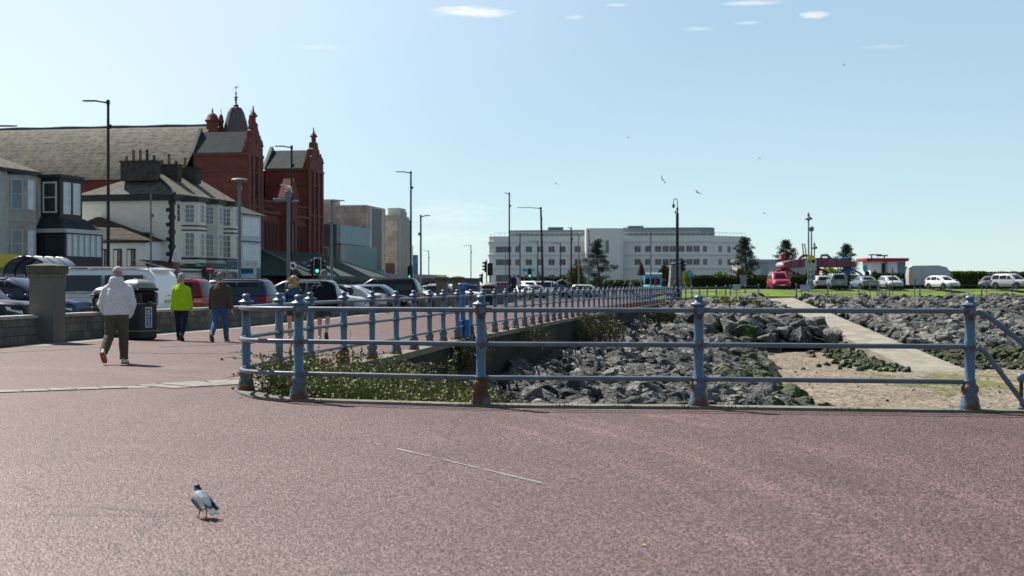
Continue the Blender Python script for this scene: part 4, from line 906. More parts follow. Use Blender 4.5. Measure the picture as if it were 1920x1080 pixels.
def make_car(kind, col, label, loc, rz, group, plate=True, rack=False):
    k = KINDS[kind]; L_, W, H = k['L'], k['W'], k['H']; h = W/2; f, b = L_/2, -L_/2
    t = thing('parked_car', label, 'car', loc, rz, group)
    def part(name, mb, m, smooth=True, ang=38, parent=t):
        key = (kind, name, m.name if not isinstance(m, list) else m[0].name, len(mb.v) if mb else 0)
        if key in CARM:
            o = CARM[key].copy(); C.objects.link(o); o.parent = parent
        else: o = mb().build(name, m, parent, smooth, ang); CARM[key] = o
        return o
    belt = k['belt']
    def body():
        m = MB(); st = []
        xs = [(b, .80, .42, k['tail']-.12), (b+.06, .90, .34, k['tail']-.03), (b+.35, .98, .26, k['tail']), (-1.0, 1., .24, belt), (0, 1., .24, belt), (k['xw'], 1., .24, belt-.01), (k['xw']+.25, .995, .24, k['zh']-.01), (f-.75, .98, .24, k['zh']-.04), (f-.35, .93, .26, lerp(k['zn'], k['zh'], .62)), (f-.1, .84, .3, k['zn']+.02), (f, .74, .38, k['zn']-.14)]
        for x, w, z0, z1 in xs:
            w *= h; d = z1-z0
            half = [(0, z0), (w*.82, z0), (w*.95, z0+d*.1), (w, z0+d*.42), (w*.99, z0+d*.72), (w*.95, z1-.05), (w*.86, z1-.005), (w*.45, z1+.025), (0, z1+.035)]
            st.append([(x, y, z) for y, z in half]+[(x, -y, z) for y, z in half[-2:0:-1]])
        return m.loft(st)
    body.__name__ = 'b'
    class B: pass
    def P(name, fn, m, smooth=True, ang=38, parent=t):
        key = (kind, name, m.name)
        if key in CARM: o = CARM[key].copy(); C.objects.link(o); o.parent = parent
        else: o = fn().build(name, m, parent, smooth, ang); CARM[key] = o
        return o
    pm = PAINT[col]
    bo = P('body', body, pm)
    gz = [(belt-.02, k['xr0'], k['xw']+.12, h*.93, .16), (lerp(belt, H, .5), lerp(k['xr0'], k['xr1'], .45), lerp(k['xw'], k['xf1'], .5)+.1, h*.87, .2), (H-.09, k['xr1'], k['xf1'], h*.76, .2), (H-.025, k['xr1']+.12, k['xf1']-.16, h*.68, .2), (H, k['xr1']+.4, k['xf1']-.5, h*.45, .18)]
    P('cabin', lambda: MB().loft([rrect(x0, x1, w, z, c) for z, x0, x1, w, c in gz]), pm)
    def side(s):
        m = MB(); z0, xr0, xf0, w0, _ = gz[0]; z1, xr1, xf1, w1, _ = gz[1]; z2, xr2, xf2, w2, _ = gz[2]
        def Wd(z): return (lerp(w0, w1, (z-z0)/(z1-z0)) if z < z1 else lerp(w1, w2, (z-z1)/(z2-z1)))+.006
        def xa(z): return lerp(xf0, xf1, (z-z0)/(z1-z0)) if z < z1 else lerp(xf1, xf2, (z-z1)/(z2-z1))
        def xb(z): return lerp(xr0, xr1, (z-z0)/(z1-z0)) if z < z1 else lerp(xr1, xr2, (z-z1)/(z2-z1))
        zz = (belt+.05, z1, H-.13)
        def seg(fa, fb):
            for za, zb in ((zz[0], zz[1]), (zz[1], zz[2])): m.add([(fa(za), s*Wd(za), za), (fb(za), s*Wd(za), za), (fb(zb), s*Wd(zb), zb), (fa(zb), s*Wd(zb), zb)], [(0, 1, 2, 3)])
        mid = .02
        seg(lambda z: mid+.04, lambda z: xa(z)-.24); seg(lambda z: max(mid-.95, xb(z)+.3), lambda z: mid-.04)
        if kind not in ('saloon',): seg(lambda z: xb(z)+.22, lambda z: max(mid-1.04, xb(z)+.26))
        return m
    P('side_window', lambda: side(1), CG, False); 
    P('side_window', lambda: side(-1), CG, False) if False else None
    key = (kind, 'side_window_r', CG.name)
    if key in CARM: o = CARM[key].copy(); C.objects.link(o); o.parent = t
    else: o = side(-1).build('side_window', CG, t); CARM[key] = o
    def screen(fr):
        m = MB()
        rows = []
        for i, (z, x0, x1, w, c) in enumerate(gz[:3]):
            x = (x1+.008) if fr else (x0-.008); z += .06 if i == 0 else (-.03 if i == 2 else 0)
            if i == 0: x = lerp(x, (gz[1][2]+.008) if fr else gz[1][1]-.008, .06/(gz[1][0]-gz[0][0]))
            if i == 2: x = lerp(x, (gz[1][2]+.008) if fr else gz[1][1]-.008, .03/(gz[2][0]-gz[1][0]))
            q = w-c*.75; rows.append([(x-(.03 if fr else -.03), -q, z), (x, -q*.7, z), (x, q*.7, z), (x-(.03 if fr else -.03), q, z)])
        return m.sheet(rows)
    P('windscreen', lambda: screen(True), CG); P('rear_window', lambda: screen(False), CG)
    r = k['r']
    for wx in (f-.85, b+.85):
        for s in (1, -1):
            key = (kind, 'wheel', s)
            if key in CARM:
                o = CARM[key].copy(); C.objects.link(o); o.parent = t
                ri = CARM[key+('r',)].copy(); C.objects.link(ri); ri.parent = o
            else:
                m = MB(); m.M = Matrix.Rotation(R(-90*s), 4, 'X')
                m.lathe([(r*.6, -.2), (r*.95, -.2), (r, -.17), (r, -.04), (r*.95, -.01), (r*.66, 0)], 20)
                o = m.build('wheel', TYRE, t, True); CARM[key] = o
                m = MB(); m.M = Matrix.Rotation(R(-90*s), 4, 'X'); m.lathe([(r*.66, -.02), (r*.64, .004), (r*.5, -.012), (r*.2, .0), (.03, .012)], 10)
                ri = m.build('rim', RIM, o, True); CARM[key+('r',)] = ri
            o.location = (wx, s*(h+.012), r)
    def arch():
        m = MB()
        for wx in (f-.85, b+.85):
            for s in (1, -1): m.tube([(wx+(r+.05)*cos(a), s*(h-.025), r+(r+.05)*sin(a)) for a in [pi*i/10 for i in range(11)]], (.05), 6)
        m.box(b+.1, f-.1, -h*.93, h*.93, .2, .3); return m
    P('sill_trim', arch, TRIM)
    for s in (1, -1):
        P('headlight' if s > 0 else 'headlight', lambda: MB(), LAMP) if False else None
        for nm, m_, fn in (('headlight', LAMP, lambda: MB().loft([[(f-.52, s*h*.955, k['zn']-.0), (f-.1, s*h*.80, k['zn']-.06), (f-.02, s*h*.5, k['zn']-.1), (f-.02, s*h*.52, k['zn']-.2), (f-.08, s*h*.85, k['zn']-.2), (f-.45, s*h*.985, k['zn']-.1)], [(f-.5, s*h*.8, k['zn']-.0), (f-.2, s*h*.7, k['zn']-.06), (f-.12, s*h*.4, k['zn']-.1), (f-.12, s*h*.4, k['zn']-.2), (f-.2, s*h*.7, k['zn']-.2), (f-.45, s*h*.8, k['zn']-.1)]])),
                           ('tail_light', TAIL, lambda: MB().bev(b-.012, b+.34, min(s*h*.62, s*h*.975), max(s*h*.62, s*h*.975), k['tail']-.27, k['tail']-.07, .02)),
                           ('mirror', pm, lambda: MB().ell((k['xw']-.1, s*(h+.09), belt+.06), (.07, .12, .08), 10, 6))):
            key = (kind, nm, m_.name, s)
            if key in CARM: o = CARM[key].copy(); C.objects.link(o); o.parent = t
            else: o = fn().build(nm, m_, t, nm != 'headlight'); CARM[key] = o
    P('grille', lambda: MB().bev(f-.06, f+.004, -h*.42, h*.42, k['zn']-.3, k['zn']-.12, .015).bev(f-.06, f-.005, -h*.6, h*.6, .3, .46, .015), TRIM, False)
    P('rear_bumper', lambda: MB().bev(b-.01, b+.2, -h*.8, h*.8, .3, .46, .02), TRIM, False)
    P('number_plate', lambda: MB().box(f+.006, f+.02, -.26, .26, .42, .53), PLW, False)
    o = P('number_plate', lambda: MB().box(b-.03, b-.014, -.26, .26, k['tail']-.38, k['tail']-.27), PLY, False)
    if rack or kind in ('suv', 'estate', 'mpv'):
        P('roof_rail', lambda: MB().tube([(k['xr1']+.2, h*.66, H-.03), (k['xr1']+.3, h*.66, H+.03), (k['xf1']-.35, h*.66, H+.03), (k['xf1']-.25, h*.66, H-.03)], .018, 6).tube([(k['xr1']+.2, -h*.66, H-.03), (k['xr1']+.3, -h*.66, H+.03), (k['xf1']-.35, -h*.66, H+.03), (k['xf1']-.25, -h*.66, H-.03)], .018, 6), RIM)
    return t
GL_ = 'cars parked behind the sea wall'
def lot(kind, col, px, Y, out, label, da=0):
    """right end (nearest the parapet) at pixel px, depth Y; out: nose towards the wall"""
    L_ = KINDS[kind]['L']; a = R(-8+da) if out else R(172+da); c = cos(R(-8+da)); s_ = sin(R(-8+da))
    x = ax(px, Y)-c*L_/2; y = Y-s_*L_/2
    return make_car(kind, col, label, (x, y, 0), a, GL_)
lot('suv', 'black', 72, 39.2, True, 'black car with its pale headlight showing at the left edge, left of the tall pillar')
lot('suv', 'navy', 160, 43.5, True, 'dark car whose grille peeks out right of the tall pebbledash pillar')
lot('suv', 'red', 395, 52, False, 'dark red car right of the white van, behind the person in lime green')
lot('suv', 'navy', 513, 57, False, 'large navy car with sloping rear window behind the person in the brown jacket')
lot('saloon', 'blue', 580, 61, True, 'blue saloon facing the wall behind the blond haired walker')
lot('suv', 'grey', 634, 66, False, 'dark grey tall car between the blond walker and the capped walker')
lot('hatch', 'silver', 686, 69.5, True, 'silver hatchback facing the wall just right of the capped walker')
lot('saloon', 'silver', 719, 74, False, 'silver saloon with a red tail light, right of the silver hatchback')
lot('hatch', 'steel', 741, 77.5, False, 'steel blue hatchback beside the silver saloon')
lot('saloon', 'black', 768, 81, True, 'low black car nosing towards the wall in front of the tall black people carrier')
lot('mpv', 'black', 788, 85.5, False, 'tall black people carrier with chrome roof rails left of the stone pillars')
lot('saloon', 'white', 808, 90, False, 'white saloon with red tail light behind the thin grey lamp post')
lot('hatch', 'white', 827, 95, True, 'white hatchback nosing out behind the left stone pillar')
lot('hatch', 'grey', 855, 103, False, 'grey hatchback half hidden behind the pair of stone pillars')
lot('estate', 'white', 904, 112, True, 'white estate car between the telescope and the domed black bin')
lot('hatch', 'black', 668, 66.9+7, False, 'black hatchback roof glimpsed behind the silver hatchback')
# far cars on the road
for i, (kd, cl, px, Y, a, lb) in enumerate((('hatch', 'navy', 966, 150, 80, 'far navy hatchback right of the green cabinet'), ('mpv', 'white', 991, 160, -80, 'far white people carrier under the blue direction sign'), ('saloon', 'grey', 1003, 140, -80, 'far grey saloon near the noticeboard shelter'), ('mpv', 'white', 1031, 165, 10, 'far white van shaped car left of the noticeboard shelter'), ('hatch', 'silver', 1083, 150, 170, 'far silver hatchback right of the noticeboard shelter'), ('hatch', 'white', 982, 142, -85, 'far white hatchback behind the tall grey lamp'), ('hatch', 'white', 1098, 168, 5, 'far white hatchback under the olive bush'))):
    make_car(kd, cl, lb, (ax(px, Y), Y, 0), R(a), 'distant cars on the road')
# cars above the lawn
LZ = .96
for kd, cl, px, Y, a, lb in (('mpv', 'crimson', 1460, 152, -91, 'crimson car facing the sea by the dark hedge'), ('hatch', 'silver', 1539, 154, 86, 'small silver car seen from behind beside the paired lamp posts'), ('suv', 'teal', 1565, 152, 90, 'grey car with a broad dark rear window, right of the small silver car'), ('saloon', 'teal', 1619, 153, 97, 'blue grey saloon seen from behind below the round blue sign'), ('hatch', 'silver', 1670, 153, -86, 'silver hatchback facing the sea beside the horse trailer'), ('hatch', 'white', 1767, 152, -68, 'white hatchback turned three quarters in front of the horse trailer'), ('hatch', 'grey', 1857, 158, -125, 'dark grey hatchback partly behind the silver car at the right edge'), ('suv', 'silver', 1897, 153, -60, 'silver car at the right edge, nose towards the sea')):
    make_car(kd, cl, lb, (ax(px, Y), Y, LZ), R(a), 'cars parked above the lawn')
# ---------------------------------------------------------------- white van
def white_van():
    Y = 47.5; a = R(172-2); t = thing('parked_van', 'white camper van with black side windows and a roof rack behind the hooded walker', 'van', (ax(317, Y)-2.42, Y+.35, 0), a)
    L_, h, H = 4.9, .95, 1.97; b, f = -2.45, 2.45; pm = PAINT['white']
    prof = [(b, .42), (b, .95), (b+.03, 1.3), (b+.12, 1.75), (b+.3, 1.93), (b+.7, H), (.9, H), (1.25, 1.9), (1.95, 1.28), (f-.2, 1.08), (f, .8), (f+.02, .42), (f-.1, .24), (b+.1, .24)]
    sec = []
    for y, ins in ((-h*.86, .10), (-h*.97, .03), (-h, .0), (h, 0), (h*.97, .03), (h*.86, .10)):
        cx, cz_ = 0, 1.0
        sec.append([(x*(1-ins*.3), y*(1-max(0, (z-1.1))*.10), cz_+(z-cz_)*(1-ins*.6)) for x, z in prof])
    MB().loft(sec).build('body', pm, t, True, 30)
    def yy(z): return h*(1-max(0, z-1.1)*.10)+.006
    for s in (1, -1):
        for x0, x1 in ((-2.02, -.62), (-.5, .75)): MB().add([(x0, s*yy(1.2), 1.2), (x1, s*yy(1.2), 1.2), (x1, s*yy(1.76), 1.76), (x0+(.06 if x0 < -1 else 0), s*yy(1.76), 1.76)], [(0, 1, 2, 3)]).build('side_window', CG, t)
        MB().add([(.87, s*yy(1.2), 1.2), (1.75, s*yy(1.2), 1.2), (1.22, s*yy(1.76), 1.76), (.87, s*yy(1.76), 1.76)], [(0, 1, 2, 3)]).build('side_window', CG, t)
        MB().box(-.56, -.555, min(s*h, s*(h+.006)), max(s*h, s*(h+.006)), .4, 1.85).box(-2.2, .8, min(s*h, s*(h+.006)), max(s*h, s*(h+.006)), 1.02, 1.035).build('door_seam', flat((.2, .2, .2), .6), t)
        MB().bev(-.45, -.2, min(s*h, s*(h+.03)), max(s*h, s*(h+.03)), .92, .97, .01).build('door_handle', pm, t)
        MB().bev(b-.012, b+.05, min(s*h*.86, s*h*.96), max(s*h*.86, s*h*.96), .78, 1.2, .02).build('tail_light', TAIL, t)
        MB().ell((1.55, s*(h+.12), 1.25), (.1, .13, .14), 10, 6).build('mirror', pm, t, True)
        MB().tube([(b+.35, s*.72, H-.02), (b+.45, s*.72, H+.06), (.7, s*.72, H+.06), (.85, s*.72, H-.02)], .025, 6).build('roof_rail', RIM, t)
        for wx in (f-.9, b+.95):
            m = MB(); m.M = Matrix.Translation((wx, s*(h+.01), .33)) @ Matrix.Rotation(R(-90*s), 4, 'X'); m.lathe([(.2, -.2), (.31, -.2), (.33, -.16), (.33, -.04), (.31, -.01), (.2, 0)], 20); o = m.build('wheel', TYRE, t, True)
            m = MB(); m.M = Matrix.Translation((wx, s*(h+.01), .33)) @ Matrix.Rotation(R(-90*s), 4, 'X'); m.lathe([(.21, -.02), (.2, .004), (.05, .01)], 12); m.build('rim', RIM, o, True)
    for x in (-1.5, -.3, .5): MB().box(x-.03, x+.03, -.72, .72, H+.06, H+.1).build('rack_bar', TRIM, t)
    MB().add([(b-.0+.035, -.72, 1.25), (b+.035, .72, 1.25), (b+.15, .66, 1.76), (b+.15, -.66, 1.76)], [(0, 1, 2, 3)]).build('rear_window', flat((.35, .42, .5), .1, coat=1.), t)
    MB().box(b-.03, b-.012, -.28, .28, .83, .95).build('number_plate', flat((.5, .5, .2), .5), t)
    MB().lathe([(.06, 0), (.06, .02)], 12).build('badge', TRIM, t, loc=(b-.02, 0, 1.08)); MB().bev(b-.06, b+.2, -.85, .85, .3, .5, .03).build('rear_bumper', pm, t)
    MB().loft([[(b+.1, -.7, H-.08), (b+.1, .7, H-.08), (b+.5, .7, H-.01), (b+.5, -.7, H-.01)], [(b+.02, -.66, H-.01), (b+.02, .66, H-.01), (b+.5, .66, H+.03), (b+.5, -.66, H+.03)]]).build('spoiler', pm, t, True)
white_van()
# ---------------------------------------------------------------- ice cream van
def icv():
    Y = 172; t = thing('ice_cream_van', 'pale blue ice cream van with a white roof and red bumper by the stone memorial', 'van', (ax(1224, Y), Y, .1), R(-97))
    lb = mat('van_blue', (.16, .45, .62), .35, .06, 1, coat=.6); wh = PAINT['white']; h = 1.08
    MB().loft([[(x, y, z) for x, z in ((-2.6, .35), (-2.6, 2.55), (1.1, 2.55), (1.55, 2.1), (2.05, 1.35), (2.65, 1.15), (2.8, .9), (2.8, .4))] for y in (-h, -h*.98, h*.98, h)]).build('body', lb, t, True, 25)
    MB().bev(-2.65, 1.45, -h-.03, h+.03, 2.552, 2.78, .06).build('roof', wh, t)
    MB().add([(1.62, -h*.82, 2.06), (1.62, h*.82, 2.06), (2.06, h*.86, 1.4), (2.06, -h*.86, 1.4)], [(0, 1, 2, 3)]).build('windscreen', CG, t)
    MB().bev(1.2, 1.75, -h*.8, h*.8, 2.15, 2.5, .03).build('headboard', flat((.10, .30, .42), .5), t)
    for s in (1, -1):
        MB().bev(2.62, 2.83, s*.68-.16, s*.68+.16, .78, 1.0, .04).build('headlight', LAMP, t); MB().box(.3, 1.35, min(s*h, s*(h+.01)), max(s*h, s*(h+.01)), 1.35, 2.1).build('side_window', CG, t)
        MB().box(1.75, 1.85, min(s*(h+.02), s*(h+.25)), max(s*(h+.02), s*(h+.25)), 1.3, 1.7).build('mirror', TRIM, t)
        for wx in (1.7, -1.6): m = MB(); m.M = Matrix.Translation((wx, s*h, .36)) @ Matrix.Rotation(R(-90*s), 4, 'X'); m.lathe([(.2, -.2), (.36, -.2), (.36, -.01), (.2, .01)], 16); m.build('wheel', TYRE, t, True)
    MB().box(-1.4, -.1, h+.005, h+.5, 1.9, 1.95).box(-1.4, -.1, h+.01, h+.02, 1.2, 1.9).build('serving_hatch', wh, t)
    MB().bev(2.6, 2.95, -h, h, .3, .62, .05).build('bumper', flat((.25, .02, .06), .4), t); MB().bev(2.75, 2.82, -.5, .5, .66, .95, .02).build('grille', wh, t)
icv()
# ---------------------------------------------------------------- horse trailer
def trailer():
    Y = 160; t = thing('box_trailer', 'grey box trailer with an orange and yellow striped end behind the white hatchback', 'trailer', (ax(1740, Y), Y, LZ), R(-4))
    hw = 2.25
    MB().loft([[(x, y, z) for x, z in ((-hw, .5), (-hw-.08, 1.6), (-hw+.1, 2.45), (-hw+.4, 2.62), (hw-1.3, 2.66), (hw-.4, 2.45), (hw, 1.9), (hw+.05, .5))] for y in (-.95, .95)]).build('box', flat((.36, .40, .44), .5), t, True, 25)
    m = MB()
    for i in range(5): m.add([(-hw-.10+.0, -.97, .7+i*.36), (-hw+.28, -.97, .7+i*.36), (-hw+.34, -.97, .98+i*.36), (-hw-.06, -.97, .98+i*.36)], [(0, 1, 2, 3)])
    m.build('stripe_panel', flat((.62, .27, .03), .5), t); MB().box(-hw+.0, -hw+.3, -.975, -.96, .5, .75).build('tail_light', TAIL, t)
    MB().box(-hw+.5, hw, -.97, -.955, .98, 1.06).build('trim_strip', flat((.5, .22, .04), .5), t); MB().box(-.9, -.85, -.96, -.952, .6, 2.4).box(.6, .65, -.96, -.952, .6, 2.4).build('door_seam', flat((.25, .27, .3), .5), t)
    for wx in (-.5, .4): m = MB(); m.M = Matrix.Translation((wx, -.97, .33)) @ Matrix.Rotation(R(90), 4, 'X'); m.lathe([(.2, -.15), (.33, -.15), (.33, 0), (.1, .02)], 16); m.build('wheel', TYRE, t, True)
trailer()
# ================================================================ people and animals
random.seed(41)
SKIN = mat('skin', (.52, .31, .23), .5, .12, 20, .1, 80)
def cloth(n, c, sc=30, **k): return mat('cloth_'+n, c, .95, .16, sc, .35, 60, **k)
def remesh(mb, name, m, parent, vox=.012, smooth=3, wr=0., wsc=9., seed=0):
    o = mb.build(name, m, parent)
    md = o.modifiers.new('r', 'REMESH'); md.mode = 'VOXEL'; md.voxel_size = vox
    ms = o.modifiers.new('s', 'SMOOTH'); ms.iterations = smooth; ms.factor = .5
    bpy.context.view_layer.update()
    me = bpy.data.meshes.new_from_object(o.evaluated_get(bpy.context.evaluated_depsgraph_get()))
    o.modifiers.clear(); old = o.data; o.data = me; bpy.data.meshes.remove(old); me.name = name
    if not me.materials: me.materials.append(m)
    if wr:
        no = [v.normal.copy() for v in me.vertices]
        for v, n in zip(me.vertices, no):
            p = v.co; q = V((p.x*wsc, p.y*wsc, p.z*wsc*1.6+seed))
            v.co += n*wr*(NZ.noise(q)+.6*NZ.noise(q*2.1))
    me.polygons.foreach_set('use_smooth', [True]*len(me.polygons))
    return o
def ring(c, rx, ry, n=14, ax=None):
    return [(c[0]+rx*cos(2*pi*i/n), c[1]+ry*sin(2*pi*i/n), c[2]) for i in range(n)]
def person(label, loc, heading, S=1., legs=((.3, .1), (-.25, .5)), arms=((.1, .25, .12), (-.1, .2, .12)), top=None, bottom=None, shoe=None, sole=None, style={}, vox=.012, group=None, hair=None, far=False):
    """faces +y locally; legs: (thigh swing forward, knee bend) left,right; arms: (swing, elbow bend, outward) left,right"""
    t = thing('person', label, 'person', loc, heading, group); t.scale = (S, S, S)
    sw, wt = style.get('shoulder', .195), style.get('bulk', 1.)
    J = {}
    lean = style.get('lean', .02); hz = .93
    # drop pelvis so that the lower foot meets the ground
    def legpts(side, th, kn):
        hp = V((.095*side, 0, hz)); k = hp+V((.012*side, .44*sin(th), -.44*cos(th))); an = k+V((0, .41*sin(th-kn), -.41*cos(th-kn))); return hp, k, an
    low = min(legpts(s, *l)[2].z-style.get('toe', .0) for s, l in ((-1, legs[0]), (1, legs[1])))
    hz -= low-.085
    L_ = [legpts(-1, *legs[0]), legpts(1, *legs[1])]
    zo = hz-.93
    def Z(z, y=0): return V((0, y+lean*(z-.93)*1.2, z+zo))
    sh = [V((-sw*.93, lean*.6, 1.36+zo)), V((sw*.93, lean*.6, 1.36+zo))]
    A = []
    for i, s in ((0, -1), (1, 1)):
        a, e, o = arms[i]; p = sh[i]
        el = p+V((s*.29*sin(o), .29*sin(a)*cos(o), -.29*cos(a)*cos(o)))
        fin = style.get('elbow_in', 0)
        wr = el+V((s*.25*(sin(o)-fin), .25*sin(a+e), -.25*cos(a+e)))
        A.append((p, el, wr))
    hd = Z(1.635, .015+style.get('head_fwd', .0)); nk = Z(1.45)
    # ---- body: one continuous surface
    m = MB()
    m.loft([ring(Z(z), rx, ry) for z, rx, ry in ((.85, .14, .10), (.95, .155, .115), (1.08, .135, .10), (1.25, .15, .105), (1.38, .16, .10), (1.45, .07, .065), (1.55, .055, .06))])
    m.tube([nk, Z(1.56, .01+style.get('head_fwd', 0)*.6)], .058, 10)
    m.loft([ring((hd.x, hd.y+dy, hd.z+z), rx, ry) for z, rx, ry, dy in ((-.125, .03, .035, .045), (-.10, .05, .065, .025), (-.05, .066, .085, .01), (0, .074, .096, 0), (.05, .076, .099, -.004), (.085, .066, .085, -.006), (.11, .04, .052, -.006), (.12, .012, .016, -.006))])
    m.ell((hd.x, hd.y+.105, hd.z-.03), (.014, .018, .024), 6, 5); m.ell((hd.x, hd.y+.09, hd.z-.065), (.026, .012, .01), 6, 4)
    for s in (-1, 1): m.ell((hd.x+s*.078, hd.y-.008, hd.z-.012), (.012, .022, .033), 8, 6)
    for i, s in ((0, -1), (1, 1)):
        p, el, wr = A[i]; m.tube([p+V((-s*.05, 0, .01)), p, lerp(p, el, .5), el, lerp(el, wr, .4), wr], [.05, .052, .047, .038, .038, .027], 10)
        hp, k, an = L_[i]; m.tube([hp+V((0, 0, .03)), hp, lerp(hp, k, .5), k, lerp(k, an, .3), lerp(k, an, .65), an], [.07, .083, .074, .056, .057, .045, .036], 10)
        d = (wr-el).normalized(); fwd = V((0, 1, 0)); fwd = (fwd-d*fwd.dot(d)).normalized(); lat = d.cross(fwd)*1
        pal = wr+d*.05; q = MB()
        m.tube([wr-d*.01, wr+d*.04, wr+d*.085], [(.024, .018), (.018, .038), (.015, .036)] if True else .03, 8)
        if not far:
            for j, (o_, ln) in enumerate(((.028, .066), (.010, .076), (-.008, .07), (-.025, .055))):
                b0 = wr+d*.08+fwd*o_; c1 = b0+d*ln*.5-lat*.006*s*-1; c2 = c1+d*ln*.45-lat*(.018)*(-s); m.tube([b0, c1, c2], [.0095, .0085, .007], 6)
            b0 = wr+d*.03+fwd*.03; m.tube([b0, b0+d*.03+fwd*.025, b0+d*.062+fwd*.032], [.011, .0105, .008], 6)
        an_ = an; 
    hide = style.get('hide_hands')
    remesh(m, 'body', style.get('skin', SKIN), t, vox if far else .007, 2)
    for s in (-1, 1): MB().ell((hd.x+s*.03, hd.y+.088, hd.z+.005), (.012, .008, .008), 8, 5).build('eye', flat((.03, .025, .02), .2), t, True)
    # ---- top garment
    if top:
        m = MB(); hem = style.get('hem', .84); g = style.get('ease', .03)
        rows = [(hem, .165+g, .125+g), (hem+.06, .175+g, .135+g), (.98, .17+g, .13+g), (1.12, .165+g, .125+g), (1.26, .165+g, .125+g), (1.35, .145+g, .115+g), (1.42, .115+g*.5, .095+g*.4), (1.47, .075+g*.2, .078), (1.5, .062, .068)]
        m.loft([ring(Z(z), rx*wt, ry*wt, 18) for z, rx, ry in rows])
        for i, s in ((0, -1), (1, 1)):
            p, el, wr = A[i]; sl = style.get('sleeve', .062); cu = style.get('cuff', .04)
            m.tube([p+V((-s*.13, 0, .055)), p+V((-s*.06, 0, .03)), p+V((0, 0, -.015)), lerp(p, el, .5), el, lerp(el, wr, .5), lerp(el, wr, .93), lerp(el, wr, 1.0)], [sl*.75, sl*1.0, sl*1.08, sl*1.05, sl, sl*.95, cu*1.15, cu], 12)
        remesh(m, style.get('top_name', 'jacket'), top, t, vox, 4, style.get('wr', .008), 6, random.random()*50)
    # ---- bottom garment
    if bottom:
        m = MB(); sl = style.get('leg', .085); cut = style.get('cut', 1.0)
        m.loft([ring(Z(z), rx, ry) for z, rx, ry in ((.80, .15, .115), (.88, .178*max(1, wt*.93), .14*max(1, wt*.93)), (.98, .165*max(1, wt*.93), .125*max(1, wt*.93)), (1.06, .15, .11))])
        for i in (0, 1):
            hp, k, an = L_[i]
            P = [hp+V((0, 0, .05)), hp+V((0, -.01, -.06)), lerp(hp, k, .55), k]; r_ = [sl*1.2, sl*1.25, sl*1.05, sl*.88]
            if cut >= 1: P += [lerp(k, an, .35), lerp(k, an, .8), lerp(k, an, style.get('hemk', 1.02))]; r_ += [sl*.85, sl*.74, sl*.74]
            else: P = P[:2]+[lerp(hp, k, .5), lerp(hp, k, cut)]; r_ = r_[:2]+[sl*1.12, sl*1.08]
            m.tube(P, r_, 12)
        remesh(m, 'trousers' if cut >= 1 else 'shorts', bottom, t, vox, 3, .006, 10, random.random()*50)
    for i, s in ((0, -1), (1, 1)):
        hp, k, an = L_[i]; th, kn = legs[i]; pitch = style.get('pitch', {}).get(i, min(0, th-kn)*1.0)
        def mk(zs): return [[V((an.x+x*sx_, 0, 0))+V((0, y, z)) for x, z in zs_] for y, sx_, zs_ in zs]
        m = MB(); M = Matrix.Translation(an) @ Matrix.Rotation(pitch, 4, 'X'); m.M = M
        so = MB(); so.M = M
        secs = ((-.075, .028, .03), (-.05, .038, .055), (.0, .042, .06), (.06, .044, .025), (.12, .048, .0), (.17, .042, -.015), (.195, .022, -.03))
        m.loft([[(w*cos(a), y, max(-.062, -.05+(zt+.05)*sin(a)) if sin(a) > 0 else -.062) for a in [2*pi*j/12 for j in range(12)]] for y, w, zt in secs])
        so.loft([[(-w*1.05, y, -.086), (w*1.05, y, -.086), (w*1.08, y, -.0625), (-w*1.08, y, -.0625)] for y, w, zt in secs])
        o = m.build('shoe', shoe, t, True, 50); so.build('sole', sole or shoe, o)
    if hair:
        hm, form = hair; m = MB()
        if form == 'short': m.loft([ring((hd.x, hd.y-.008+dy, hd.z+z), rx, ry) for z, rx, ry, dy in ((-.07, .045, .045, -.055), (-.04, .07, .075, -.035), (0, .083, .09, -.022), (.05, .086, .104, -.01), (.09, .075, .092, -.008), (.125, .04, .05, -.008), (.133, .01, .01, -.008))])
        elif form == 'bald': m.loft([ring((hd.x, hd.y+dy, hd.z+z), rx, ry) for z, rx, ry, dy in ((-.07, .045, .045, -.05), (-.03, .074, .07, -.04), (.01, .08, .08, -.028), (.045, .07, .07, -.03))])
        elif form == 'bob':
            m.loft([ring((hd.x, hd.y+dy, hd.z+z), rx, ry) for z, rx, ry, dy in ((-.25, .06, .03, -.075), (-.2, .09, .055, -.065), (-.13, .105, .075, -.05), (-.06, .105, .088, -.035), (0, .102, .1, -.022), (.06, .098, .108, -.015), (.1, .08, .09, -.012), (.135, .04, .05, -.01))])
            for j in range(46):
                a = random.uniform(0, 2*pi); z = random.uniform(-.24, .09)
                if sin(a) > .55: continue
                p = V((hd.x+.11*cos(a), hd.y-.03+.085*sin(a), hd.z+z)); m.tube([p, p+V((.035*cos(a), .03*sin(a), -.02)), p+V((.055*cos(a)+random.uniform(-.03, .01), .04*sin(a), -.06+random.uniform(-.01, .05)))], [.024, .018, .006], 6)
        remesh(m, 'hair', hm, t, .008, 2, .006, 30, 3)
    if style.get('collar'): MB().loft([ring(Z(z), r_, r_*1.05) for z, r_ in ((1.475, .078), (1.52, .071))], 0, False).build('collar', flat((.7, .7, .7), .8), t, True)
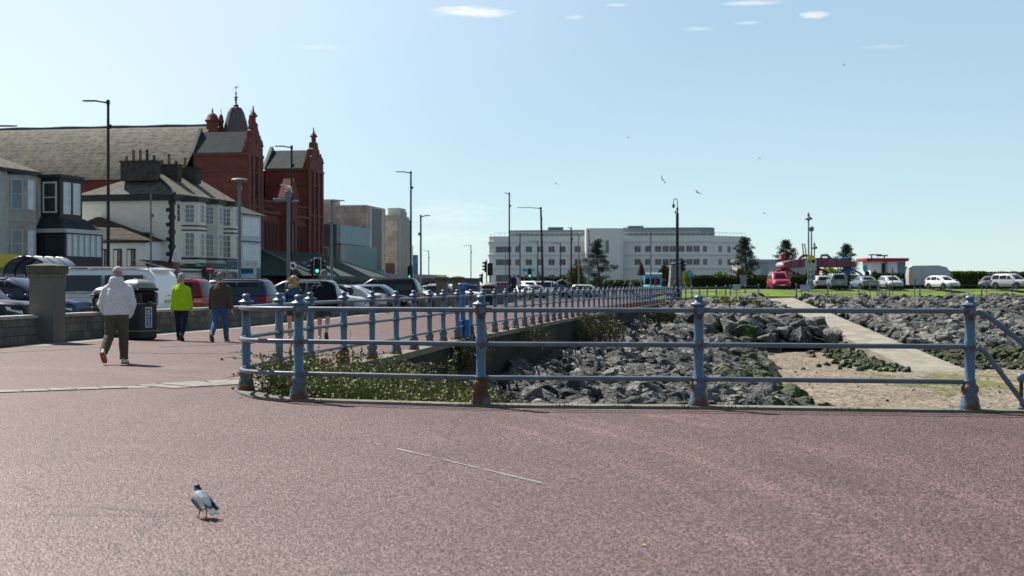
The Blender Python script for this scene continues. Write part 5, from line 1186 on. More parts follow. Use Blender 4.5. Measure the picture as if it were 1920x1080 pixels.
    if style.get('cap'):
        cm = style['cap']
        m = MB().loft([ring((hd.x, hd.y+dy, hd.z+z), rx, ry, 16) for z, rx, ry, dy in ((.025, .091, .112, -.004), (.075, .09, .108, -.006), (.12, .068, .08, -.008), (.145, .03, .035, -.008), (.15, .005, .005, -.008))])
        o = m.build('cap', cm, t, True); pk = MB(); ang = style.get('peak', 0)
        pk.M = Matrix.Translation((hd.x, hd.y, hd.z+.03)) @ Matrix.Rotation(ang, 4, 'Z')
        pk.loft([[(x*.075, .085, 0), (x*.07, .14, -.006-.012*abs(x)), (x*.045, .175, -.012-.014*abs(x))] for x in (-1, -.5, 0, .5, 1)], 0, False, False).build('peak', cm, o)
    if style.get('hood'):
        m = MB()
        m.loft([ring((hd.x, hd.y+dy-.02, hd.z+z), rx, ry) for z, rx, ry, dy in ((-.28, .11, .08, -.05), (-.22, .145, .115, -.06), (-.14, .145, .135, -.06), (-.075, .125, .125, -.055), (-.045, .10, .10, -.05))])
        m.tube([(hd.x-.09, hd.y+.06, hd.z-.22), (hd.x-.13, hd.y-.03, hd.z-.2), (hd.x, hd.y-.17, hd.z-.16), (hd.x+.13, hd.y-.03, hd.z-.2), (hd.x+.09, hd.y+.06, hd.z-.22)], .05, 8)
        remesh(m, 'hood', top, t, .011, 3, .007, 8, 9)
    return t, hd, zo
def onpx(px, py): 
    Y = CZ*F/(py-HY); return (ax(px, Y), Y, 0)
DN = flat((.02, .025, .04), .8)
# walker in pale hoodie: left foot lifting behind
person('hooded walker in a baggy pale grey sweatshirt and olive trousers, hands in pockets', onpx(219, 682), R(-3), 1.0, legs=((-.22, .62), (.12, .06)), arms=((-.12, .5, .30), (-.12, .5, .30)),
       top=cloth('pale', (.64, .61, .63)), bottom=cloth('olive', (.085, .075, .05)), shoe=flat((.5, .5, .5), .6), sole=flat((.38, .10, .05), .6),
       style=dict(bulk=1.1, shoulder=.215, ease=.04, sleeve=.085, cuff=.06, hem=.89, leg=.105, elbow_in=.75, hood=True, wr=.011, lean=.06, top_name='hoodie', skin=mat('pale_skin', (.55, .36, .29), .5, .1, 20), cap=cloth('pinkcap', (.5, .40, .40))), hair=(flat((.3, .22, .2), .8), 'short'))
person('walker in a lime green fleece and knit cap with dark jeans', onpx(340, 639), R(-2), .99, legs=((.22, .08), (-.18, .55)), arms=((-.1, .15, .09), (.12, .15, .09)),
       top=cloth('lime', (.36, .58, .015)), bottom=cloth('darknavy', (.015, .02, .035)), shoe=flat((.02, .02, .022), .6), style=dict(ease=.03, hem=.80, sleeve=.066, cuff=.045, bulk=1.03, cap=cloth('greycap', (.3, .3, .31)), top_name='fleece'), hair=(flat((.3, .28, .27), .9), 'short'))
person('grey haired walker in a brown jacket and blue jeans', onpx(413, 641), R(-4), 1.01, legs=((-.2, .6), (.24, .06)), arms=((.12, .2, .16), (-.22, .12, .22)),
       top=cloth('brown', (.075, .058, .04)), bottom=cloth('denim', (.045, .10, .19)), shoe=flat((.06, .05, .05), .6), sole=flat((.16, .13, .12), .7), style=dict(ease=.04, bulk=1.08, hem=.86, sleeve=.076, cuff=.05, leg=.088, shoulder=.21), hair=(mat('grey_hair', (.19, .16, .14), .8, .4, 40), 'short'))
person('blond walker in a blue gilet with navy sleeves and shorts', onpx(551, 640), R(-2), .95, legs=((-.05, .12), (.08, .08)), arms=((.0, .35, .14), (.0, .35, .14)),
       top=cloth('navysleeve', (.012, .016, .032)), bottom=cloth('shortsgrey', (.05, .05, .055)), shoe=flat((.6, .6, .62), .6), style=dict(ease=.012, cut=.55, hem=.84, sleeve=.052, shoulder=.175, bulk=.92), hair=(mat('blond_hair', (.36, .245, .125), .6, .4, 30), 'bob'))
gil = [o for o in bpy.data.objects if o.get('label', '').startswith('blond walker')][0]
zo_ = [c for c in kids(gil) if c.name.startswith('jacket')][0]
zs_ = [v.co.z for v in zo_.data.vertices]; z0_ = max(zs_)-1.49
m = MB().loft([ring((0, .012, z+z0_), rx, ry, 18) for z, rx, ry in ((.80, .17, .135), (.86, .185, .148), (.98, .18, .14), (1.12, .172, .135), (1.28, .182, .135), (1.37, .172, .125), (1.43, .125, .10), (1.48, .078, .085))])
remesh(m, 'gilet', cloth('giletblue', (.03, .085, .16)), gil, .012, 3, .008, 9, 5)
person('walker in a navy jacket, grey peaked cap and shorts with white socks', onpx(607, 640), R(2), 1.03, legs=((.12, .08), (-.25, .6)), arms=((.0, .35, .17), (-.05, .3, .17)),
       top=cloth('navyjacket', (.008, .009, .016)), bottom=cloth('shortsdark', (.055, .055, .06)), shoe=flat((.55, .55, .56), .6), sole=flat((.08, .08, .09), .6), style=dict(ease=.045, bulk=1.14, shoulder=.22, cut=.75, hem=.83, sleeve=.082, cuff=.055, cap=cloth('cap', (.13, .13, .145)), peak=R(60), collar=True), hair=(mat('grey_hair', (.19, .16, .14), .8, .4, 40), 'short'))
# far figures
def far(px, py, Y, lab, top, bot, hd=0, S=1., **k):
    st = dict(ease=.04, bulk=1.08, hem=.8, sleeve=.07, cuff=.05); st.update(k.pop('style', {}))
    return person(lab, (ax(px, Y), Y, az_(py, Y)), R(hd), S, top=top, bottom=bot, shoe=DN, style=st, vox=.02, far=True, hair=(mat('grey_hair', (.19, .16, .14), .8, .4, 40), 'short'), **k)
CB, CGY, CNV = cloth('black', (.015, .015, .018)), cloth('grey', (.10, .10, .105)), cloth('navyfar', (.02, .025, .045))
far(1184, 563, 121, 'far walker in a dark grey coat behind the railing, left of the ice cream van', CGY, cloth('denim', (.045, .10, .19)), 0, 1.03)
far(1172, 562, 123, 'far walker in black with fair hair beside the one in the dark grey coat', CB, CNV, 5, .97)
far(1153, 556, 140, 'far person with brown hair sitting low left of the two walkers', CB, CNV, 170, .93)
far(1133, 557, 137, 'far person in dark clothes facing the camera by the big pine', CNV, CNV, 180, .95)
far(1266, 562, 127, 'far white haired person in a dark coat beside the swan neck lamp', CNV, CB, 110, 1.0)
far(963, 549, 128, 'far person in dark blue beside the green cabinet', CNV, CB, 0, .98)
far(969, 549, 130, 'far person in a pale top next to the one in dark blue', cloth('cream', (.5, .46, .4)), CNV, 20, .96)
for px, lab in ((1626, 'dark dressed person behind the hedge under the round blue sign'), (1640, 'dark dressed person behind the hedge beside the red roofed kiosk')):
    far(px, 531, 172, lab, CB, CNV, 170, 1.)
far(1496, 533, 172, 'brown haired person behind the hedge below the fairground ride', CB, CNV, 100, 1.)
# ---------------------------------------------------------------- pigeon
def pigeon():
    x, y, _ = onpx(380, 971); t = thing('pigeon', 'grey pigeon with a dark head and red legs walking on the red tarmac', 'pigeon', (x, y, 0), R(38)); t.scale = (.9,)*3
    fm = mat('pigeon_grey', (.20, .235, .28), .6, .3, 30, .3, 90); dk = mat('pigeon_dark', (.025, .03, .045), .5, .4, 30); lg = flat((.42, .09, .08), .6)
    m = MB()
    def rg(yy, z, rx, rz, n=14): return [(rx*cos(2*pi*i/n), yy, z+rz*sin(2*pi*i/n)) for i in range(n)]
    m.loft([rg(*a) for a in ((-.11, .085, .012, .010), (-.085, .09, .032, .026), (-.04, .105, .054, .046), (.01, .122, .062, .056), (.05, .135, .054, .054), (.075, .15, .038, .042), (.09, .165, .02, .025))])
    m.tube([(0, .055, .14), (0, .075, .17), (0, .082, .192)], [.034, .026, .02], 10); m.ell((0, .088, .203), (.019, .024, .019), 10, 8)
    remesh(m, 'body', fm, t, .004, 3)
    hd = MB().ell((0, .088, .204), (.0215, .026, .0215), 12, 8).tube([(0, .07, .172), (0, .082, .195)], [.032, .023], 12); hd.build('head', dk, t, True)
    MB().tube([(0, .108, .203), (0, .124, .199), (0, .136, .193)], [.008, .006, .002], 6).build('beak', flat((.06, .05, .05), .4), t)
    for s in (-1, 1):
        w = MB().loft([[(s*(.052+dx), yy, z+dz*h) for dz, dx in ((-1, -.006), (-.5, .008), (.3, .009), (1, -.012))] for yy, z, h, in ((.055, .125, .028), (.02, .118, .042), (-.03, .105, .042), (-.08, .088, .03), (-.125, .075, .012))]+[], 0, False, False)
        w.build('wing', mat('pigeon_wing', (.035, .045, .065), .55, .4, 60, col2=(.13, .15, .19), thr=.56, stretch=(1, .5, 2)), t, True)
        MB().ell((s*.02, .095, .21), .0035, 8, 6).build('eye', flat((.5, .2, .05), .2), t, True)
        lx = s*.022; f = .02 if s < 0 else -.01
        lm = MB().tube([(lx, .0, .085), (lx, -.012+f*.5, .05), (lx, f, .008)], [.011, .006, .004], 8)
        for a in (-25, 0, 25): lm.tube([(lx, f, .006), (lx+.028*sin(R(a)), f+.03*cos(R(a)), .003)], [.004, .0025], 5)
        lm.tube([(lx, f, .006), (lx, f-.018, .003)], [.004, .002], 5); lm.build('leg', lg, t, True)
    MB().loft([[(x_*w, yy, z-.002*abs(x_)) for x_ in (-1, -.4, .4, 1)] for yy, z, w in ((-.09, .09, .022), (-.14, .07, .03), (-.185, .052, .034))]+[[(x_*w, yy, z-.006) for x_ in (-1, -.4, .4, 1)] for yy, z, w in ((-.185, .052, .034), (-.09, .086, .022))], 0, False, False).build('tail', mat('pigeon_tail', (.10, .115, .14), .6, .3, 40), t, True)
pigeon()
# dog by the far person
def dog(x, y, z, rz, label):
    t = thing('dog', label, 'dog', (x, y, z), rz); m = MB()
    def rg(yy, zz, rx, rz_, n=10): return [(rx*cos(2*pi*i/n), yy, zz+rz_*sin(2*pi*i/n)) for i in range(n)]
    m.loft([rg(*a) for a in ((-.36, .5, .05, .06), (-.28, .5, .10, .11), (0, .48, .11, .12), (.2, .47, .12, .16), (.34, .52, .08, .12))])
    m.tube([(0, .3, .56), (0, .42, .68), (0, .46, .72)], [.09, .075, .07], 8); m.ell((0, .5, .72), (.07, .09, .07), 8, 6); m.tube([(0, .56, .7), (0, .68, .67)], [.045, .03], 8)
    for s in (-1, 1):
        m.ell((s*.05, .46, .8), (.02, .02, .05), 6, 5)
        m.tube([(s*.08, .24, .45), (s*.08, .22, .25), (s*.08, .25, .03)], [.055, .035, .028], 7); m.tube([(s*.08, .25, .025), (s*.08, .3, .02)], [.03, .025], 6)
        m.tube([(s*.08, -.26, .46), (s*.09, -.16, .3), (s*.08, -.33, .18), (s*.08, -.3, .03)], [.08, .05, .03, .026], 7); m.tube([(s*.08, -.3, .025), (s*.08, -.24, .02)], [.03, .025], 6)
    m.tube([(0, -.34, .53), (0, -.48, .5), (0, -.58, .6)], [.035, .03, .015], 6)
    remesh(m, 'body', mat('collie_coat', (.015, .015, .017), .8, .2, 8, col2=(.55, .53, .5), thr=.56, soft=.03), t, .014, 2); MB().tube([(.085*cos(a), .40+.03*sin(a), .63+.085*sin(a)) for a in [2*pi*i/10 for i in range(11)]], .012, 5).build('collar', flat((.3, .03, .03), .6), t)
dog(ax(1255, 126), 126, az_(562.5, 126), R(75), 'black and white dog in front of the far person with white hair')
dog(ax(1193, 124), 124, az_(562.5, 124), R(20), 'dark dog with a white chest beside the two far walkers')
# ================================================================ street furniture
random.seed(51)
BLK = flat((.012, .013, .018), .4); GRY = mat('lamp_grey', (.15, .155, .16), .5, .1, 3); LED = flat((.5, .5, .5), .3)
def lamp(px, py, Y, arm, label, style='black', lean=0, base_py=None, r=.085, z0=0., armz=0):
    x = ax(px, Y); zt = az_(py, Y); m_ = BLK if style in ('black', 'swan') else GRY
    t = thing('street_lamp', label, 'street lamp', (x, Y, z0), 0); H = zt-z0
    top = (lean, 0, H)
    MB().tube([(0, 0, 0), (0, 0, 1.2), (0, 0, 1.25), top], [r*1.5, r*1.45, r, r*.75], 10).build('pole', m_, t, True)
    if style == 'disc':
        MB().lathe([(.05, H), (.06, H+.12), (.34, H+.2), (.36, H+.23), (.3, H+.27), (.05, H+.3)], 18).build('lamp_head', GRY, t, True)
        MB().bev(-.09, .09, -.09, .09, H-.25, H-.02, .02).build('collar', GRY, t); return t
    a = arm*Y/F
    if style in ('black', 'grey'):
        s = 1 if a > 0 else -1
        MB().tube([(lean, 0, H-.1), (lean+a*.45, 0, H-.02+armz)], [.045, .035], 6).build('arm', m_, t)
        MB().loft([[(lean+a*k, y*w, H-.0+armz+h) for y, h in ((-.13, .02), (.13, .02), (.15, -.03), (-.15, -.03))] for k, w in ((.4, .5), (.55, 1), (.85, .9), (1.0, .35))]).build('lamp_head', m_, t)
        MB().bev(lean-.11*s-.06, lean-.11*s+.06, -.05, .05, H-1.3, H-1.1, .02).build('control_box', m_, t)
        MB().box(lean-r*.8, lean+r*.8, -r*.8, r*.8, H-.18, H+.04).build('pole_cap', m_, t)
    return t
lamp(203, 189, 66, -48, 'tall black lamp post left of the white end house, arm pointing left')
lamp(-40, 236, 66, 72, 'grey blue lamp head reaching in from beyond the left edge', armz=0)
lamp(547, 274, 88, -32, 'tall black lamp post in front of the red brick theatre, carrying a round sign')
lamp(770.5, 322, 107, -28, 'tall black lamp post right of the pale fluted block')
lamp(449, 347, 61, 0, 'grey lamp post with a flat disc head between the bay houses and the theatre', 'disc', r=.08)
lamp(622, 376, 75, 24, 'grey lamp post with short arm in front of the teal building', 'grey', r=.075)
lamp(789, 404, 92, 18, 'grey lamp post with a short arm beside the pale stone pillars', 'grey', r=.075)
lamp(283, 364, 80, 0, 'thin grey pole in front of the white end house', 'grey', r=.06)
lamp(955, 362, 133, -9, 'slim black lamp post left of the white hotel, tallest there')
lamp(1018, 389, 150, -44, 'leaning black lamp post with a long arm before the hotel', lean=-.22, r=.13)
lamp(883, 460, 230, -14, 'distant thin lamp post alone against the sky, arm to the left')
lamp(804, 470, 240, -10, 'distant thin lamp post between two nearer poles near the blue banner')
lamp(975, 438, 140, 10, 'grey pole with crossarm in front of the hotel left wing', 'grey')
lamp(1008, 452, 200, -18, 'distant black lamp with left arm before the hotel, left of the leaning one')
lamp(1051, 456, 200, -17, 'distant black lamp with left arm before the hotel, right of the leaning one')
lamp(1071, 427, 150, -6, 'slim dark lamp post just left of the olive bush', r=.1)
lamp(1085, 442, 170, 6, 'pale thin pole in front of the big pine', 'grey')
lamp(1104, 432, 160, -5, 'grey pole rising through the big pine crown', 'grey', r=.09)
lamp(1220, 436, 122, 3, 'thin grey pole in front of the ice cream van', 'grey', r=.06)
lamp(948, 466, 220, 3, 'thin grey pole at the hotel left end', 'grey', r=.06)
# swan neck
Y = 126; t = thing('street_lamp', 'black swan neck lamp column beside the far railing and the traffic light', 'street lamp', (ax(1270, Y), Y, 0)); H = az_(400, Y); T = az_(372, Y)
MB().lathe([(.3, 0), (.3, .9), (.22, 1.0), (.16, 1.6), (.17, 1.7), (.15, 1.75), (.13, H), (.06, H+.01)], 12).build('pole', BLK, t, True)
MB().tube([(0, 0, H), (0, 0, H+.5), (0, 0, H+.55)], [.07, .1, .05], 8).tube([(0, 0, H+.5), (0, 0, T-.28)]+[(-.17+.17*cos(a), 0, T-.28+.26*sin(a)) for a in [pi*i/8 for i in range(1, 9)]]+[(-.34, 0, T-.45)], .035, 8).build('swan_neck', flat((.05, .07, .06), .5), t, True)
MB().lathe([(.03, T-.45), (.1, T-.55), (.12, T-.75), (.04, T-.85)], 10, (-.34, 0, 0)).build('lantern', BLK, t, True); MB().ell((-.18, 0, H+.1), (.07, .07, .14), 8, 6).build('camera_box', GRY, t)
# paired promenade lamps right
def plamp(px, py, Y, label, big):
    t = thing('street_lamp', label, 'street lamp', (ax(px, Y), Y, .5)); H = az_(py, Y)-.5; g = mat('lamp_teal_grey', (.15, .2, .22), .5, .1)
    MB().lathe([(.2, 0), (.2, 1.3), (.14, 1.4), (.10, 1.5), (.075, H-.8), (.06, H-.6)], 10).build('pole', g, t, True)
    if big: MB().lathe([(.06, H-.9), (.12, H-.78), (.36, H-.70), (.42, H-.60), (.3, H-.5), (.16, H-.4), (.1, H-.35), (.14, H-.2), (.06, H-.05), (.02, H+.1)], 14).build('lamp_head', GRY, t, True)
    else: MB().ell((0, 0, H-.3), (.28, .28, .3), 12, 8).build('lamp_head', GRY, t, True)
    return t
a = plamp(1516, 399, 148, 'taller of the paired grey lamp posts, hat shaped head', True); plamp(1521.5, 424, 150, 'shorter of the paired grey lamp posts with a globe head', False); plamp(1527, 455, 175, 'lower grey lamp head rising behind the red ride roof', True)
for px, py, w_, h_, col, lab in ((1522, 486, 6, 7, (.6, .45, .02), 'yellow warning plate on the paired lamp posts'), (1514, 497, 5, 10, (.3, .36, .42), 'grey notice plate left on the paired lamp posts'), (1526, 497, 5, 10, (.3, .36, .42), 'grey notice plate right on the paired lamp posts')):
    Y = 147.6; t = thing('notice_plate', lab, 'sign', at(px, py, Y)); k = Y/F; MB().bev(-w_*k, w_*k, -.02, .02, -h_*k, h_*k, .02).build('plate', flat(col, .5), t); MB().tube([(0, .05, 0), (0, .3, 0)], .02, 5).build('bracket', GRY, t)
# gull topped ornamental post
Y = 84; t = thing('ornamental_post', 'grey ornamental post with blue grey crossbars and white gull sculptures before the theatre', 'post', (ax(541, Y), Y, 0)); k = Y/F
MB().tube([(0, 0, 0), (0, 0, az_(358, Y))], [.11, .09], 10).build('pole', GRY, t, True)
MB().bev(-.9, -.05, -.08, .08, az_(378, Y), az_(372, Y), .03).bev(.15, .6, -.08, .08, az_(380, Y), az_(375, Y), .03).build('crossbar', mat('bar_blue_grey', (.12, .16, .2), .5), t)
MB().bev(-.18, .16, -.12, .12, az_(372, Y), az_(358, Y), .03).build('head_box', mat('bar_blue_grey', (.12, .16, .2), .5), t)
g = MB(); zt = az_(348, Y); g.ell((0, 0, zt-.1), (.2, .1, .09), 10, 6)
g.loft([[(-.5, -.02, zt+.05), (-.5, .02, zt+.05), (-.48, .02, zt), (-.48, -.02, zt)], [(-.25, -.08, zt+.1), (-.25, .08, zt+.1), (-.25, .08, zt+.05), (-.25, -.08, zt+.05)], [(0, -.06, zt-.05), (0, .06, zt-.05), (0, .06, zt-.1), (0, -.06, zt-.1)]]).loft([[(.2, -.02, zt-.4), (.24, .02, zt-.4), (.22, .02, zt-.42), (.2, -.02, zt-.42)], [(.14, -.08, zt-.1), (.16, .08, zt-.1), (.1, .08, zt-.14), (.1, -.08, zt-.14)], [(0, -.06, zt-.05), (0, .06, zt-.05), (0, .06, zt-.1), (0, -.06, zt-.1)]])
g.build('gull_sculpture', flat((.6, .61, .6), .5), t, True)
# round sign on the lamp
t = thing('round_sign', 'small round white sign with a dark pictogram and red rim on the theatre lamp post', 'sign', at(549, 498, 87.7)); M_ = Matrix.Rotation(R(90), 4, 'X')
m = MB(); m.M = M_; m.lathe([(.3, -.01), (.3, .012), (.24, .02)], 20); m.build('rim', flat((.42, .03, .04), .5), t); m = MB(); m.M = M_; m.lathe([(.24, .0205), (.01, .0225)], 20); m.build('face', flat((.7, .7, .7), .5), t)
MB().bev(-.11, .1, -.034, -.026, -.07, .09, .004).bev(-.02, .13, -.034, -.026, -.13, -.02, .004).build('pictogram', flat((.03, .03, .05), .5), t)
# traffic lights
def tlight(px, py, Y, label, lit=True, rz=0, z0=0.):
    t = thing('traffic_light', label, 'traffic light', (ax(px, Y), Y, z0), rz); zc = az_(py, Y)-z0; D = flat((.012, .012, .014), .5)
    MB().tube([(0, .12, 0), (0, .12, zc+.7)], .055, 8).build('pole', flat((.03, .035, .035), .5), t)
    MB().bev(-.2, .2, -.08, .08, zc-.55, zc+.55, .03).build('housing', D, t)
    MB().box(-.27, .27, .081, .095, zc-.62, zc+.62).build('backboard', flat((.5, .5, .5), .5) if lit else D, t)
    for i, c in enumerate(((.12, .01, .01), (.12, .07, .01), (.02, .6, .3))):
        z = zc+.33-.33*i; m = MB(); m.M = Matrix.Translation((0, -.081, z)) @ Matrix.Rotation(R(90), 4, 'X'); m.lathe([(.11, 0), (.09, .02), (.02, .03)], 14)
        m.build('lens', mat('signal_green', (.04, .8, .45), .3, emit=1.6) if (i == 2 and lit) else flat((.05, .02, .02) if i < 2 else (.01, .06, .04), .2), t)
        MB().loft([[(.13*cos(a), y, z+.13*sin(a)) for a in [pi*j/8 for j in range(-1, 10)]] for y in (-.08, -.3)], 0, False, False).build('hood', D, t)
    return t
tlight(595, 499, 100, 'traffic light showing green between the two walkers and the canopy', True); MB
for px, s, lab in ((585, -1, 'dark side signal head left of the lit traffic light'), (605, 1, 'dark side signal head right of the lit traffic light')):
    t = tlight(px, 502, 100.3, lab, False, R(80*s)); t.scale = (.8, .8, 1)
tlight(769, 511, 112, 'traffic light showing green at the foot of the tall black lamp post', True)
tlight(910, 500, 140, 'dark traffic light in profile facing left beside the hotel left end', False, R(-85)); tlight(919, 505, 142, 'dark traffic light just left of the hotel, facing away', False, R(180)); tlight(903, 522, 175, 'small far traffic light facing left under the profile ones', False, R(-80))
tlight(1280, 498, 130, 'dark traffic light in profile facing right beside the swan neck lamp', False, R(85)); tlight(993, 512, 175, 'traffic light showing green under the blue direction sign', True)
# direction sign, round blue sign, triangle, parasol
def board(px, py, Y, w, h, col, lab, name='direction_sign', z0=0, post=True, cat='sign', rim=None):
    k = Y/F; t = thing(name, lab, cat, (ax(px, Y), Y, z0)); zc = az_(py, Y)-z0
    MB().bev(-w*k, w*k, -.03, .03, zc-h*k, zc+h*k, .02).build('panel', flat(col, .5), t)
    if post:
        for x in ((-w*k*.7, w*k*.7) if w > 8 else (0,)): MB().tube([(x, .07, 0), (x, .07, zc+h*k)], .045, 6).build('post', GRY, t)
    return t
board(990, 506, 185, 10.5, 3, (.03, .30, .48), 'wide blue direction sign in front of the hotel'); board(1295, 515, 150, 5, 4, (.06, .25, .45), 'small blue rectangular sign before the yellow green bush', z0=.5)
board(1381, 539, 139.5, 7.5, 5.5, (.33, .40, .46), 'grey blue information panel on the far railing left of the ramp', 'information_board', .2, True, 'board'); board(1510, 540, 139.6, 9.5, 6, (.33, .40, .46), 'grey blue information panel on the far railing right of the ramp', 'information_board', .25, True, 'board')
board(1850, 532, 145, 3.5, 4.5, (.16, .26, .36), 'small blue notice on a post by the right edge', 'notice_board', .4, True, 'board')
board(1394, 526, 157, 6, 10, (.20, .25, .25), 'grey green utility cabinet standing before the dark hedge', 'utility_cabinet', .95, False, 'cabinet')
board(998, 541, 178, 3, 6, (.05, .13, .4), 'small blue keep left sign among the far cars'); board(1186+840, 500, 150, 3, 3, (.1, .1, .1), 'x') if False else None
Y = 160; t = thing('round_sign', 'round blue sign on a pole between the ride and the red roofed kiosk', 'sign', (ax(1622, Y), Y, .9)); zc = az_(503, Y)-.9
m = MB(); m.M = Matrix.Translation((0, 0, zc)) @ Matrix.Rotation(R(90), 4, 'X') @ Matrix.Diagonal((.8, 1.5, 1, 1)); m.lathe([(.32, -.02), (.32, .02)], 20); m.build('panel', mat('sign_blue', (.10, .3, .45), .5, .3, 3, col2=(.45, .3, .3), thr=.6), t); MB().tube([(0, .06, 0), (0, .06, zc)], .04, 6).build('post', GRY, t)
for px, py, Y, lab in ((1010, 513, 185, 'grey triangular warning sign seen from behind near the leaning lamp'),):
    t = thing('warning_sign', lab, 'sign', (ax(px, Y), Y, 0)); k = Y/F; zc = az_(py, Y); MB().loft([[(-5*k, y, zc-5*k), (5*k, y, zc-5*k), (0, y, zc+6*k)] for y in (-.02, .02)]).build('panel', flat((.16, .18, .19), .6), t); MB().tube([(0, .06, 0), (0, .06, zc)], .05, 6).build('post', GRY, t)
t = thing('closed_parasol', 'closed dark maroon parasol just left of the ice cream van', 'parasol', (ax(1202, 165), 165, .1)); k = 165/F
MB().lathe([(8.5*k, az_(518, 165)), (6.5*k, az_(510, 165)), (3*k, az_(498, 165)), (.3*k, az_(491, 165))], 9).build('canopy', flat((.055, .018, .025), .8), t); MB().tube([(0, 0, 0), (0, 0, az_(491, 165))], .04, 6).build('pole', flat((.3, .3, .3), .5), t)
t = thing('closed_parasol', 'thin closed red parasol in front of the ice cream van', 'parasol', (ax(1230, 160), 160, .1)); k = 160/F
MB().lathe([(2.6*k, az_(536, 160)), (2.4*k, az_(525, 160)), (.4*k, az_(518, 160))], 8).build('canopy', flat((.16, .03, .03), .8), t); MB().tube([(0, 0, 0), (0, 0, az_(518, 160))], .04, 6).build('pole', flat((.1, .03, .03), .5), t)
# litter bins
GOLD = flat((.42, .33, .14), .4)
def bin_(px, Y, w, Hh, label, rz, panel=True):
    t = thing('litter_bin', label, 'litter bin', (ax(px, Y), Y, 0), rz); D = flat((.014, .016, .018), .45)
    MB().bev(-w, w, -w, w, .0, Hh*.79, .05).build('body', D, t); MB().bev(-w-.03, w+.03, -w-.03, w+.03, Hh*.791, Hh*.84, .03).build('rim', D, t)
    MB().loft([rrect(-w*s, w*s, w*s, z, w*s*.35) for s, z in ((1.04, Hh*.841), (.98, Hh*.89), (.8, Hh*.94), (.45, Hh*.975), (.25, Hh*.98), (.2, Hh*1.0))]).build('dome', flat((.2, .205, .21), .4), t, True)
    for z in (.22, Hh*.58): MB().bev(-w-.008, w+.008, -w-.008, w+.008, z, z+.02, .01).build('band', GOLD, t)
    for dx, dy in ((0, -1), (1, 0)):
        if dy: MB().bev(-w*.6, w*.6, -w-.012, -w, Hh*.62, Hh*.75, .01).build('opening', flat((.16, .17, .17), .3), t)
        else: MB().bev(w, w+.012, -w*.6, w*.6, Hh*.62, Hh*.75, .01).build('opening', flat((.002, .002, .002), .9), t)
    if panel:
        pn = MB().box(w, w+.008, -.13, .13, .32, .86).build('label_panel', flat((.45, .46, .45), .5), t); MB().box(w+.008, w+.012, -.09, .09, .36, .82).build('label_face', flat((.06, .12, .3), .5), pn)
        text('LITTER', .13, flat((.7, .72, .72), .5), pn, (w+.014, 0, .59), (R(90), R(-90), R(90)), ext=.001); MB().ell((w+.02, .0, .97), (.07, .12, .06), 10, 6).build('ashtray', flat((.05, .05, .05), .3), t, True)
    return t
bin_(258, 37.6, .37, 1.62, 'black domed litter bin with a vertical label, right of the hooded walker', R(-27))
t = bin_(202, 39.5, .33, 1.42, 'dark square bin half hidden behind the hooded walker', R(-10), False)
bin_(917.5, 100, .46, 1.62, 'black domed litter bin beside the green cabinet on the far promenade', R(-15), False)
Y = 104; t = thing('green_cabinet', 'grey green cabinet with a red top beside the far black domed bin', 'cabinet', (ax(942, Y), Y, 0)); MB().bev(-.4, .42, -.3, .3, 0, az_(534, Y), .03).build('body', flat((.09, .13, .115), .6), t); MB().bev(-.5, .42, -.33, .33, az_(533.9, Y), az_(530, Y), .02).build('lid', flat((.22, .03, .05), .5), t)
# telescope
x, y, _ = onpx(868, 636); t = thing('seaside_telescope', 'bright blue coin telescope on a pedestal beside the long railing', 'telescope', (x, y, 0), R(-8)); TB_ = mat('telescope_blue', (.02, .13, .33), .4, .12, 6)
MB().lathe([(.11, 0), (.11, .04), (.075, .07), (.065, 1.27), (.09, 1.295)], 12).build('pedestal', TB_, t, True); MB().bev(-.16, .02, -.15, .0, .06, .5, .02).bev(.06, .2, -.14, .02, .0, .52, .02).build('pedestal_box', TB_, t)
MB().bev(-.12, .12, -.1, .1, 1.296, 1.49, .03).build('housing', TB_, t); m = MB(); m.M = Matrix.Translation((.11, 0, 1.39)) @ Matrix.Rotation(R(90), 4, 'Y'); m.lathe([(.075, 0), (.06, .1), (.05, .2), (.065, .21), (.065, .28), (.05, .29)], 12); m.build('barrel', flat((.03, .06, .12), .4), t, True)
MB().bev(-.06, .04, -.112, -.101, 1.34, 1.44, .004).build('coin_plate', GRY, t)
# noticeboard shelter
Y = 150; k = Y/F; t = thing('noticeboard_shelter', 'pitched roof noticeboard shelter beyond the long railing, left of the olive bush', 'shelter', (ax(1054, Y), Y, 0))
for px in (-13, -1, 13): MB().tube([(px*k, 0, 0), (px*k, 0, az_(531, Y))], .07, 6).build('post', flat((.1, .12, .14), .6), t)
MB().loft([[(-16*k, yy, az_(531, Y)), (0, yy, az_(523, Y)), (16*k, yy, az_(530, Y)), (16*k, yy, az_(532, Y)), (0, yy, az_(525, Y)), (-16*k, yy, az_(533, Y))] for yy in (-1, 1)]).build('roof', flat((.3, .34, .36), .4), t)
MB().bev(-13*k, 5*k, -.1, .1, az_(548, Y), az_(533, Y), .02).build('panel', mat('notice_face', (.13, .17, .21), .4, .5, 5), t)
